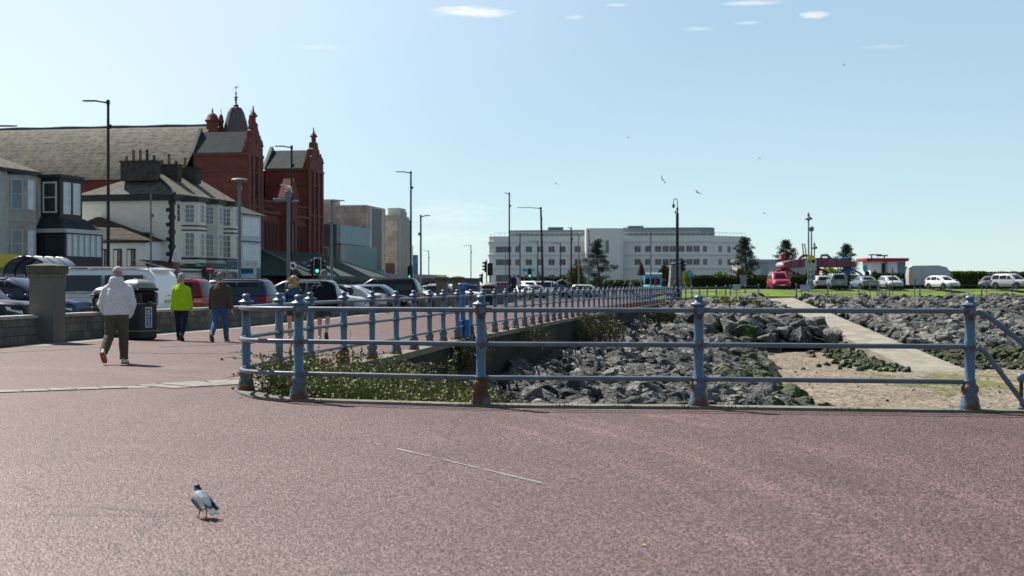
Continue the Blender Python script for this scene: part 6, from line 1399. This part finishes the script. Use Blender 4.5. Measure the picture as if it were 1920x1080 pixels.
# memorial
Y = 182; k = Y/F; t = thing('stone_memorial', 'grey stone memorial with a dark sculpted top behind the swan neck lamp', 'memorial', (ax(1270, Y), Y, .3)); ST = mat('memorial_stone', (.24, .24, .225), .85, .25, 1.5, .5, 8, brick=(1.1, .5, 0, (.15, .15, .14), .03))
z = lambda py: az_(py, Y)-.3
MB().loft([[(-19*k, -1.2, 0), (20*k, -1.2, 0), (20*k, 1.2, 0), (-19*k, 1.2, 0)], [(-15*k, -.9, z(530)), (15*k, -.9, z(530)), (15*k, .9, z(530)), (-15*k, .9, z(530))], [(-13*k, -.8, z(498)), (13*k, -.8, z(498)), (13*k, .8, z(498)), (-13*k, .8, z(498))]]).build('plinth', ST, t)
g = MB().ell((-4*k, 0, z(495)), (9*k, .6, 3.5*k), 10, 7).ell((5*k, 0, z(493)), (5*k, .4, 3*k), 8, 6); remesh(g, 'sculpture', flat((.05, .06, .06), .6), t, .06, 2, .05, 2)
# red roofed kiosk
Y = 178; k = Y/F; t = thing('red_roof_kiosk', 'white kiosk with a flat overhanging red roof behind the parked cars', 'kiosk', (ax(1663, Y), Y, .9)); z = lambda py: az_(py, Y)-.9
MB().box(-31*k, 35*k, 0, 4, 0, z(490)).build('wall', WHITE, t); MB().bev(-41*k, 38*k, -.8, 4.5, z(490)+.003, z(484), .04).build('roof', flat((.34, .02, .035), .5), t); MB().bev(-26*k, -4*k, 1.5, 2.6, z(478), z(476), .03).bev(-10*k, 8*k, 1.5, 2.6, z(480), z(477.5), .03).box(-22*k, -20*k, 2, 2.1, z(484), z(478)).box(2*k, 4*k, 2, 2.1, z(484), z(480)).build('roof_sign', flat((.12, .04, .05), .6), t)
MB().bev(20*k, 34*k, -.05, -.003, 0, z(492), .01).build('shutter', flat((.16, .24, .28), .5), t); MB().bev(-10*k, -4*k, -.05, -.003, 0, z(493), .01).build('doorway', flat((.03, .03, .03), .6), t); MB().bev(-3.5*k, 0, -.3, -.01, 0, z(490), .01).build('pilaster', flat((.4, .34, .28), .6), t)
# fairground ride
Y = 196; k = Y/F; t = thing('fairground_ride', 'red and blue fairground ride with a long striped canopy behind the hedge', 'fairground ride', (ax(1530, Y), Y, .9)); z = lambda py: az_(py, Y)-.9
CNM = mat('ride_canopy', (.21, .07, .095), .6, .2, 3, brick=(.42, 60, 0, (.13, .05, .08), .05))
def arcp(yy): return [(px*k, yy, z(py)) for px, py in ((-68, 493), (-55, 489), (-30, 485.5), (0, 484), (25, 484.5), (52, 488), (66, 493))]
lo = lambda yy: [(px*k, yy, z(py)) for px, py in ((-68, 502), (-55, 501.5), (-30, 501), (0, 501), (25, 501), (52, 501), (66, 501.5))]
MB().loft([lo(-3)+arcp(-3)[::-1], lo(3)+arcp(3)[::-1]]).build('canopy', CNM, t)
REDM = flat((.36, .02, .03), .5); BLU = flat((.03, .17, .4), .5); TEAL = flat((.1, .2, .2), .5)
for px, mm in ((-63, REDM), (0, flat((.3, .04, .09), .5)), (58, BLU)):
    MB().bev((px-4)*k, (px+4)*k, -1, 1, 0, z(501), .05).build('column', mm, t)
    for s in (-1, 1): MB().tube([(px*k, -1.2, z(503)), ((px+s*13)*k, -1.5, z(509)), ((px+s*26)*k, -1.6, z(517))], .16, 6).build('arm', mm, t)
MB().tube([(-32*k, 0, z(486)), (-24*k, 0, z(479)), (-12*k, 0, z(480)), (-8*k, 0, z(484))], .2, 6).build('roof_arm', flat((.17, .07, .08), .5), t); MB().tube([(10*k, 0, z(485)), (10*k, 0, z(479)), (20*k, 0, z(478)), (28*k, 0, z(485))], .2, 6).build('roof_arm', TEAL, t)
MB().bev(43*k, 57*k, -1, 1, z(487), z(482.5), .1).build('blue_crest', BLU, t); MB().bev(-66*k, -59*k, -.5, .5, z(488), z(474), .15).build('red_crest', REDM, t); MB().ell((-68*k, 0, z(497)), (3.5*k, 2.8, 5*k), 10, 6).build('end_cap', flat((.42, .4, .4), .5), t)
for px, s in ((-15, -2), (-20, -1.5)): MB().tube([(px*k, 1, z(485)), ((px+s)*k, 1, z(468)), ((px+s*2)*k, 1, z(456))], .09, 5).build('mast', flat((.24, .12, .12), .5), t)
MB().bev(15*k, 40*k, -2, 1, 0, z(512), .15).build('car', TEAL, t); MB().bev(-50*k, -30*k, -2, 1, 0, z(514), .15).build('car', REDM, t)
for px in (-58, -45, -30, -14, 20, 45): MB().tube([(px*k, 1.5, 0), (px*k, 1.5, z(501))], .06, 5).build('strut', flat((.3, .3, .32), .5), t)
# small signposts by the lawn
for px, py, lab in ((1673, 501, 'thin dark signpost on the far promenade before the silver hatchback'), (1715, 520, 'short thin post right of the dark signpost, on the far promenade')):
    Y = 141.5; t = thing('signpost', lab, 'post', (ax(px, Y), Y, .25)); MB().tube([(0, 0, 0), (0, 0, az_(py, Y)-.25)], .045, 6).build('post', flat((.1, .13, .15), .5), t); MB().bev(-.06, .08, -.03, .0-.046, az_(py+22, Y)-.25, az_(py+4, Y)-.25, .01).build('plate', flat((.12, .14, .16), .5), t)
for px, lab in ((1638, 'grey tube barrier hoop on the far promenade below the blue grey saloon'), (1655, 'grey tube barrier hoop right of the first on the far promenade')):
    Y = 141; t = thing('barrier_hoop', lab, 'barrier', (ax(px, Y), Y, .27)); MB().tube([(-.35, 0, 0), (-.35, 0, 1.05), (-.28, 0, 1.15), (.28, 0, 1.15), (.35, 0, 1.05), (.35, 0, 0)], .05, 8).build('hoop', GRY, t, True); MB().tube([(-.35, 0, .6), (.35, 0, .6)], .03, 6).build('crossbar', GRY, t)
# gulls
def gull(px, py, Y, roll, label, s=1.):
    t = thing('gull', label, 'gull', at(px, py, Y)); t.rotation_euler = (R(10), R(roll), R(random.uniform(20, 70))); t.scale = (s,)*3; gm = flat((.3, .31, .33), .7)
    MB().loft([[(r*cos(2*pi*i/8), y, r*sin(2*pi*i/8)) for i in range(8)] for y, r in ((-.28, .015), (-.12, .07), (.05, .085), (.17, .05), (.24, .035), (.29, .008))]).build('body', gm, t, True)
    for sg in (-1, 1): MB().loft([[(sg*x, y0, z), (sg*x, y1, z), (sg*x, y1, z+.012), (sg*x, y0, z+.018)] for x, y0, y1, z in ((.05, -.08, .12, .03), (.3, -.05, .14, .12), (.6, -.12, .03, .06))]).build('wing', gm, t, True)
for i, (px, py, Y, r_, lab) in enumerate(((1242, 337, 150, 55, 'steeply banking gull high above the swan neck lamp'), (1308, 361, 150, 25, 'gull gliding up and right of the swan neck lamp'), (1178, 258, 260, 20, 'tiny distant gull high over the hotel bow'), (1424, 297, 260, -20, 'tiny distant gull over the right end of the hotel'), (1042, 344, 240, 30, 'tiny distant gull over the hotel left wing'), (1433, 400, 280, 10, 'tiny distant gull just above the right hand pine'), (1582, 122, 300, 15, 'tiny distant gull alone near the top right of the sky'))):
    gull(px, py, Y, r_, lab, .85)
# leaf on the tarmac
x, y, _ = onpx(1207, 1025); t = tag(MB().add([(-.02, 0, .006), (-.005, -.012, .012), (.02, .0, .007), (.004, .013, .014)], [(0, 1, 2, 3)]).build('fallen_leaf', flat((.62, .5, .28), .7)), 'small dry yellow leaf lying on the red tarmac in the foreground', 'leaf'); t.location = (x, y, 0)
# ================================================================ vegetation
random.seed(61)
def leafmat(n, c, c2, thr=.5):
    return mat('leaf_'+n, c, .7, .35, 2.5, col2=c2, thr=thr, soft=.15, spec=.25)
PINE = leafmat('pine', (.018, .036, .026), (.035, .055, .03)); OLIVE = leafmat('olive', (.14, .15, .03), (.16, .11, .05)); LIME = leafmat('lime', (.26, .34, .02), (.34, .42, .03)); HEDGE = leafmat('hedge', (.04, .075, .018), (.09, .13, .03), .56)
BARK = mat('bark', (.07, .05, .04), .9, .3, 5, .6); TWIG = mat('twig', (.11, .085, .055), .9, .3, 9); BRAM = leafmat('bramble', (.10, .125, .03), (.22, .23, .08)); DARKL = leafmat('dark_shrub', (.03, .05, .02), (.06, .08, .03))
def rdir(): 
    z = random.uniform(-1, 1); a = random.uniform(0, 2*pi); r = sqrt(1-z*z); return V((r*cos(a), r*sin(a), z))
def leaf(m, p, d, s, w=.5, mi=0):
    u = d.cross(rdir()); 
    if u.length < .05: return
    u.normalize(); m.add([p-u*s*w*.2, p+d*s*.5-u*s*w, p+d*s, p+d*s*.5+u*s*w], [(0, 1, 2, 3)], mi)
def blob(m, c, r, n, s, w=.5, shell=.55):
    for _ in range(n):
        d = rdir(); q = V((d.x*r[0], d.y*r[1], d.z*r[2]))*random.uniform(shell, 1.0)
        leaf(m, V(c)+q, (d+rdir()*.8+V((0, 0, .3))).normalized(), s*random.uniform(.6, 1.3), w)
def pine(px, pyb, pyt, w, Y, label, z0, bare=.25, seed=0):
    random.seed(seed); k = Y/F; H = az_(pyt, Y)-z0; W = w*k; t = thing('pine_tree', label, 'tree', (ax(px, Y), Y, z0))
    tr = MB().tube([(0, 0, 0), (.1*W, 0, H*.35), (-.03*W, 0, H*.7), (0, 0, H*.95)], [.05*W+.1, .04*W+.06, .03*W, .02], 8)
    cr = MB()
    tips = []
    n = 34
    for i in range(n):
        f = bare+(1-bare)*i/(n-1); a = i*2.4+random.uniform(-.4, .4); L_ = W*1.25*((1-f)/(1-bare))**.75*random.uniform(.6, 1.05)*(.55+.45*min(1, (f-bare)/.2))
        b = V((0, 0, H*f*.93)); e = b+V((L_*cos(a), L_*sin(a), L_*random.uniform(.05, .45)+.1)); tr.tube([b, lerp(b, e, .5)+V((0, 0, -.05*L_)), e], [.05, .035, .015], 5)
        for q in range(4): tips.append((lerp(b, e, random.uniform(.45, 1.05))+V((random.uniform(-.12, .12)*W, random.uniform(-.12, .12)*W, random.uniform(0, .05)*H)), W*random.uniform(.13, .25)))
    for c, r in tips: blob(cr, c, (r*1.1, r*1.1, r*.45), 80, W*.075, .2, .15)
    tr.build('trunk', BARK, t, True); cr.build('crown', PINE, t, fix=False); return t
pine(1120, 545, 449, 33, 212, 'big dark pine in front of the hotel bow', .2, .1, 3); pine(1397, 545, 445, 34, 200, 'dark pine overlapping the right end of the hotel', .9, .15, 7)
pine(1474, 545, 450, 27, 232, 'open crowned pine behind the left end of the fairground ride', .9, .42, 5); pine(1587, 545, 457, 27, 225, 'pine behind the blue end of the fairground ride', .9, .3, 9)
def bush(px, pyt, pyb, w, Y, m_, label, z0=0, nb=9, n=260, s=.28, name='bush', cat='bush', seed=1):
    random.seed(seed); k = Y/F; W = w*k; H = az_(pyt, Y)-z0; t = thing(name, label, cat, (ax(px, Y), Y, z0)); cr = MB(); tr = MB()
    for i in range(nb):
        a = random.uniform(0, 2*pi); r = W*random.uniform(0, .6); c = V((r*cos(a), r*sin(a)*.7, H*random.uniform(.3, .78)*(1.1-.5*r/W))); tr.tube([(0, 0, 0), tuple(c*.5+V((0, 0, .1))), tuple(c)], [.05, .04, .015], 5)
        blob(cr, c, (W*.42, W*.36, H*.27), n, s, .5, .5)
    tr.build('branches', BARK, t); cr.build('crown', m_, t, fix=False)
bush(1079, 499, 540, 25, 205, OLIVE, 'olive and rust tinted round bush left of the big pine', .1, 12, 240, .3, seed=2); bush(1348, 507, 528, 18, 185, LIME, 'bright yellow green bush peeping over the dark hedge', .9, 9, 220, .26, seed=3); bush(1291, 508, 540, 10, 178, LIME, 'bright yellow green bush beside the small blue sign', .8, 8, 200, .22, seed=4)
bush(1246, 497, 535, 16, 200, leafmat('brown', (.12, .085, .05), (.10, .10, .04)), 'brown budding bush left of the stone memorial', .2, 9, 160, .3, seed=5); bush(1392, 500, 535, 14, 178, OLIVE, 'olive bush at the foot of the right hand pine', .9, 8, 200, .24, seed=6); bush(1555, 501, 530, 30, 215, LIME, 'yellow green shrubs under the fairground ride canopy', .9, 10, 160, .3, seed=8)
def hedge(px0, px1, pyt, Y, dep, label, m_=HEDGE, z0=.95, seed=1, n=5200, s=.16, d0=0):
    random.seed(seed); x0, x1 = ax(px0, Y), ax(px1, Y); H = az_(pyt, Y)-z0; t = thing('hedge', label, 'hedge', ((x0+x1)/2, Y, z0)); w = (x1-x0)/2
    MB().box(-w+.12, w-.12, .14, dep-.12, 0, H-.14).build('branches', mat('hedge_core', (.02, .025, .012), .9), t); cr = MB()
    for _ in range(n):
        q = random.random(); x = random.uniform(-w, w)
        if q < .55: p = V((x, random.uniform(-.06, .14), random.uniform(0, H))); d = V((0, -1, .35))
        elif q < .9: p = V((x, random.uniform(0, dep), H+random.uniform(-.16, .04)+.05*NZ.noise((x*1.5, 0, 0)))); d = V((0, -.2, 1))
        else: p = V((random.choice([-w, w]), random.uniform(0, dep), random.uniform(0, H))); d = V((p.x/w, 0, .3))
        leaf(cr, p, (d+rdir()*.8).normalized(), s*random.uniform(.6, 1.3), .55)
    cr.build('crown', m_, t, fix=False)
hedge(1298, 1640, 518, 162, 1.6, 'long dark clipped hedge behind the crimson car', seed=1, n=9000); hedge(1640, 1712, 514, 163, 1.4, 'hedge between the round blue sign and the box trailer', seed=2, n=2600); hedge(1786, 1850, 510.5, 163, 1.4, 'lighter green hedge right of the white hatchback', leafmat('palehedge', (.07, .12, .02), (.13, .18, .03)), seed=3, n=3000); hedge(1850, 1990, 511.5, 166, 1.4, 'dark hedge behind the silver car at the right edge', seed=4, n=4000)  # third hedge has a lighter leaf green than the dark ones
hedge(955, 1062, 521, 230, 2, 'low dark hedge along the foot of the hotel left wing', HEDGE, .2, 5, 4200, .22); hedge(1060, 1258, 527, 235, 2, 'low green hedge behind the ice cream van', leafmat('palehedge', (.07, .12, .02), (.13, .18, .03)), .2, 6, 5000, .22); hedge(1700, 1775, 503, 190, 3, 'dark hedge top behind the box trailer', HEDGE, .95, 7, 2000, .22)
# ---- brambles on the corner bank
random.seed(77)
def ztop(x, y):
    fx = (x+3.2)/2.9; return lerp(.32, -.42, min(1, max(0, fx)))-.05*(y-20)*.4+.10*NZ.noise((x*1.4, y*1.1, 3))
def bank_ok(x, y): return x > wall_x(y)+.16 if y > 19 else x > -3.1
rows = []
for i in range(14):
    y = 18.1+i*.85; xa = wall_x(max(y, 19.1))+.1; xb = xa+lerp(3.4, 2.6, i/13)
    rows.append([(lerp(xa, xb, j/10), y, ztop(lerp(xa, xb, j/10), y)-.34-.9*max(0, j/10-.75)*3) for j in range(11)])
tag(MB().sheet(rows).build('earth_bank', mat('dark_soil', (.035, .032, .022), .95, .5, 5, .8), smooth=True), kind='structure')
def bramble(label, xr, yr, ns, nl, seed, tall=1.):
    random.seed(seed); t = thing('bramble_bush', label, 'bush', ((xr[0]+xr[1])/2, (yr[0]+yr[1])/2, ztop(sum(xr)/2, sum(yr)/2)-.3)); o = t.location.copy(); st = MB(); cr = MB(); st.M = cr.M = Matrix.Translation(-o)
    for _ in range(ns):
        y = random.uniform(*yr); x = random.uniform(*xr)
        if not bank_ok(x, y): continue
        b = V((x, y, ztop(x, y)-.38)); a = random.uniform(0, 2*pi); L_ = random.uniform(.45, .95)*tall; up = random.uniform(.35, 1.)
        mid = b+V((cos(a)*L_*.35, sin(a)*L_*.3, L_*.6*up)); e = b+V((cos(a)*L_*.9, sin(a)*L_*.7, L_*(.75*up-.1)))
        P = [b, lerp(b, mid, .55), mid, lerp(mid, e, .5)+V((0, 0, .03)), e]; st.tube(P, [.007, .006, .005, .004, .002], 4)
        for q in range(int(nl)):
            u = random.uniform(.15, 1)*4; i = min(3, int(u)); p = lerp(P[i], P[i+1], u-i); leaf(cr, p+rdir()*.02, (rdir()+V((0, 0, .5))).normalized(), random.uniform(.03, .06), .45)
    for _ in range(int(ns*9)):
        y = random.uniform(*yr); x = random.uniform(*xr)
        if not bank_ok(x, y) or NZ.noise((x*2.2, y*2.2, 9)) < .03: continue
        p = V((x, y, ztop(x, y)-random.uniform(.02, .3))); 
        for j in range(3): leaf(cr, p+rdir()*.06, (rdir()+V((0, -.3, .6))).normalized(), random.uniform(.03, .065), .45)
    st.build('stems', TWIG, t, fix=False); cr.build('foliage', BRAM, t, fix=False)
bramble('leafy bramble filling the corner of the railing, left part by the curved rails', (-3.3, -2.2), (18.3, 21.5), 190, 15, 1); bramble('leafy bramble below the near railing between the second and third post', (-2.3, -.6), (18.0, 21.8), 300, 15, 2, .85); bramble('bramble climbing along the foot of the long railing', (-3.2, -1.6), (21.5, 27), 230, 14, 3)
bramble('sparse trailing bramble against the dark sea wall', (-1.4, -.2), (21.5, 28), 170, 10, 4, .8)
for i, (px, pyt, Y, lab) in enumerate(((668, 598, 19.8, 'tall leafy sprig rising along the second railing post'), (536, 612, 20.5, 'thin leafy sprig inside the curved corner rails'), (498, 660, 19.4, 'twiggy sprig at the foot of the corner post'), (845, 640, 22, 'lone upright sprig before the long railing'), (748, 652, 20.8, 'bushy sprig between the second and third long railing posts'), (590, 640, 21, 'sprig just right of the second near post'))):
    random.seed(90+i); x = ax(px, Y); b = V((x, Y, -.4)); zt = az_(pyt, Y); t = thing('sprig', lab, 'plant', tuple(b)); st = MB(); cr = MB()
    for s_ in range(5):
        e = V((random.uniform(-.12, .12), random.uniform(-.1, .1), (zt+.4)*random.uniform(.6, 1))); m_ = e*.5+V((random.uniform(-.06, .06), 0, 0)); st.tube([(random.uniform(-.05, .05), 0, 0), m_, e], [.008, .006, .002], 4)
        for q in range(34): u = random.uniform(.25, 1); p = (m_*(u*2) if u < .5 else lerp(m_, e, u*2-1)); leaf(cr, p+rdir()*.018, (rdir()+V((0, 0, .5))).normalized(), random.uniform(.02, .045), .42)
    st.build('stems', TWIG, t, fix=False); cr.build('foliage', BRAM, t, fix=False)
# weeds further along the sea wall
def weeds(px0, px1, py, Yf, label, m_, n, s, hgt, seed):
    random.seed(seed); t = thing('wall_weeds', label, 'plant', at((px0+px1)/2, py, Yf)); cr = MB(); st = MB(); k = Yf/F
    for _ in range(n):
        x = random.uniform(-(px1-px0)/2, (px1-px0)/2)*k; b = V((x, random.uniform(-.8, .8), random.uniform(-.1, .2))); e = b+V((random.uniform(-.3, .3), random.uniform(-.2, .2), hgt*random.uniform(.3, 1))); st.tube([b, e], [.012, .004], 3)
        for q in range(6): leaf(cr, lerp(b, e, random.random())+rdir()*.08, (rdir()+V((0, 0, .6))).normalized(), s*random.uniform(.6, 1.3), .4)
    st.build('stems', TWIG, t, fix=False); cr.build('foliage', m_, t, fix=False)
weeds(1085, 1170, 640, 62, 'brown twiggy weeds growing below the long railing midway along the wall', leafmat('drytwig', (.12, .11, .05), (.09, .10, .03)), 190, .10, 1.3, 1); weeds(1330, 1425, 583, 119, 'yellow green shrubs on the boulders under the far railing', leafmat('yshrub', (.16, .20, .03), (.15, .13, .05)), 260, .22, 1.1, 2); weeds(1515, 1570, 572, 131, 'green weeds along the right edge at the ramp head', leafmat('gweed', (.12, .17, .03), (.08, .10, .03)), 120, .16, .5, 3); weeds(1215, 1262, 603, 80, 'dark green growth at the far end of the long sea wall', DARKL, 160, .16, .7, 4)
weeds(860, 915, 690, 36, 'dark trailing weeds hanging on the sea wall left of the third near post', DARKL, 200, .07, .8, 5); weeds(950, 1030, 650, 47, 'thin dry stems growing from the middle of the sea wall', leafmat('drytwig', (.12, .11, .05), (.09, .10, .03)), 150, .06, .8, 6)
# moss and grass tufts on the kerb
random.seed(99); t = thing('kerb_tufts', 'scattered moss and grass tufts along the near kerb by the post feet', 'plant', (0, 17, 0)); cr = MB(); cr.M = Matrix.Translation((0, -17, 0)); cl = dense(NEAR[:6]+[], .01)
for c0 in (-2.9, -2.6, -2.45, -.55, -.3, -.1, .15, .6, 2.05, 2.35, 2.6, 5.0, -1.2, 1.3, 3.9):
    for _ in range(int(random.uniform(15, 60))):
        x = c0+random.gauss(0, .1); p = min(cl, key=lambda q: abs(q[0]-x)); leaf(cr, V((x, p[1]-.14+random.gauss(0, .035), .02)), (rdir()*.7+V((0, 0, .7))).normalized(), random.uniform(.012, .04), .2)
cr.build('foliage', leafmat('moss', (.14, .18, .03), (.10, .10, .03)), t, fix=False)
t['kind'] = 'stuff'
# ================================================================ light, sky, camera
SAZ, SEL = -41., 49.
sd = V((sin(R(SAZ))*cos(R(SEL)), cos(R(SAZ))*cos(R(SEL)), sin(R(SEL))))
sl = bpy.data.lights.new('sun', 'SUN'); sl.energy = 5.0; sl.angle = R(.53); sl.color = (1, .95, .87)
so = bpy.data.objects.new('sun', sl); C.objects.link(so); so.rotation_euler = sd.to_track_quat('Z', 'Y').to_euler(); so.location = (-50, 50, 80)
w = bpy.data.worlds.new('World'); bpy.context.scene.world = w; w.use_nodes = True
N = w.node_tree.nodes; L = w.node_tree.links; bg = N['Background']
sk = N.new('ShaderNodeTexSky'); sk.sky_type = 'NISHITA'; sk.sun_disc = False; sk.sun_elevation = R(SEL); sk.sun_rotation = R(SAZ)
sk.air_density = .8; sk.dust_density = .35; sk.ozone_density = 4.5; sk.altitude = 900
bg.inputs['Strength'].default_value = .13
tc = N.new('ShaderNodeTexCoord'); sp = N.new('ShaderNodeSeparateXYZ'); L.new(tc.outputs['Generated'], sp.inputs[0])
def mth(op, a, b=None):
    n = N.new('ShaderNodeMath'); n.operation = op
    for i, s in enumerate((a, b)):
        if s is None: continue
        if isinstance(s, (int, float)): n.inputs[i].default_value = s
        else: L.new(s, n.inputs[i])
    return n.outputs[0]
az = mth('DEGREES', mth('ARCTAN2', sp.outputs[0], sp.outputs[1])) if False else mth('MULTIPLY', mth('ARCTAN2', sp.outputs[0], sp.outputs[1]), 57.2958)
el = mth('MULTIPLY', mth('ARCSINE', sp.outputs[2]), 57.2958)
cv = N.new('ShaderNodeCombineXYZ'); L.new(az, cv.inputs[0]); L.new(el, cv.inputs[1])
def nzs(sx, sy, sc, det=7):
    mp = N.new('ShaderNodeMapping'); mp.inputs['Scale'].default_value = (sx, sy, 1); L.new(cv.outputs[0], mp.inputs[0])
    n = N.new('ShaderNodeTexNoise'); n.inputs['Scale'].default_value = sc; n.inputs['Detail'].default_value = det; n.inputs['Roughness'].default_value = .6; L.new(mp.outputs[0], n.inputs[0]); return n.outputs[0]
n1 = mth('ADD', mth('MULTIPLY', nzs(.35, 3.2, 1.6), .55), mth('MULTIPLY', nzs(1.1, 9., 2.2), .45))
tot = None
# thin white cloud wisps: azimuth, elevation, half width, half height in degrees
for ca, ce, wa, we, st in ((-1.75, 10.85, 2.1, .26, 1.), (7.25, 11.4, 1.5, .14, .6), (9.6, 11.05, 1.5, .13, .6), (12.0, 10.5, .75, .22, .75), (7.5, 10.1, .95, .11, .45), (2.5, 10.65, .45, .1, .4), (4.2, 11.1, .5, .09, .35), (9.4, 10.3, .6, .09, .35), (-7.5, 9.4, 1.6, .12, .18), (14.6, 9.2, 1.4, .1, .15), (-8, 2.6, 5, .9, .2), (-2.5, 2.9, 2.2, .7, .25), (-3.6, 1.9, 4, .5, .2)):
    dx = mth('DIVIDE', mth('SUBTRACT', az, ca), wa); dy = mth('DIVIDE', mth('SUBTRACT', el, ce), we)
    d2 = mth('ADD', mth('MULTIPLY', dx, dx), mth('MULTIPLY', dy, dy))
    v = mth('SUBTRACT', mth('MULTIPLY', n1, 4.2), mth('ADD', d2, 1.35))
    cl = N.new('ShaderNodeClamp'); L.new(mth('MULTIPLY', v, 1.0*st), cl.inputs[0]); cl.inputs[2].default_value = st
    tot = cl.outputs[0] if tot is None else mth('MAXIMUM', tot, cl.outputs[0])
gm = N.new('ShaderNodeGamma'); L.new(sk.outputs[0], gm.inputs[0]); gm.inputs[1].default_value = .45
dt = N.new('ShaderNodeVectorMath'); dt.operation = 'DOT_PRODUCT'; L.new(tc.outputs['Generated'], dt.inputs[0]); dt.inputs[1].default_value = sd
mr = N.new('ShaderNodeMapRange'); mr.interpolation_type = 'SMOOTHSTEP'; L.new(dt.outputs['Value'], mr.inputs[0]); mr.inputs[1].default_value = .55; mr.inputs[2].default_value = .76; mr.inputs[3].default_value = 0; mr.inputs[4].default_value = 1
tn = N.new('ShaderNodeVectorMath'); tn.operation = 'MULTIPLY'; L.new(gm.outputs[0], tn.inputs[0]); tn.inputs[1].default_value = (1.52, 1.67, 1.65)
gl = N.new('ShaderNodeMix'); gl.data_type = 'RGBA'; L.new(mr.outputs[0], gl.inputs[0]); gl.inputs[6].default_value = (.96, 1, 1, 1); gl.inputs[7].default_value = (1.52, 1.33, 1.28, 1)
t2 = N.new('ShaderNodeVectorMath'); t2.operation = 'MULTIPLY'; L.new(tn.outputs[0], t2.inputs[0]); L.new(gl.outputs[2], t2.inputs[1])
mz = N.new('ShaderNodeMapRange'); mz.interpolation_type = 'SMOOTHSTEP'; L.new(el, mz.inputs[0]); mz.inputs[1].default_value = 12; mz.inputs[2].default_value = 55; mz.inputs[3].default_value = 1; mz.inputs[4].default_value = .42
t3 = N.new('ShaderNodeVectorMath'); t3.operation = 'SCALE'; L.new(t2.outputs[0], t3.inputs[0]); L.new(mz.outputs[0], t3.inputs['Scale']); t2 = t3
mx = N.new('ShaderNodeMix'); mx.data_type = 'RGBA'; L.new(tot, mx.inputs[0]); L.new(t2.outputs[0], mx.inputs[6]); mx.inputs[7].default_value = (5.0, 5.1, 5.15, 1)
L.new(mx.outputs[2], bg.inputs['Color'])
cd = bpy.data.cameras.new('camera'); co = bpy.data.objects.new('camera', cd); C.objects.link(co)
co.location = (0, 0, CZ); co.rotation_euler = (R(90)-math.atan((540-HY)/F), 0, 0)
cd.sensor_width = 36; cd.lens = 36*F/1920; cd.clip_start = .1; cd.clip_end = 8000
cd.dof.use_dof = True; cd.dof.focus_distance = 20; cd.dof.aperture_fstop = 3.2
sc = bpy.context.scene; sc.camera = co
sc.view_settings.view_transform = 'Standard'; sc.view_settings.look = 'None'; sc.view_settings.exposure = .75; sc.view_settings.gamma = 1
sc.cycles.max_bounces = 6
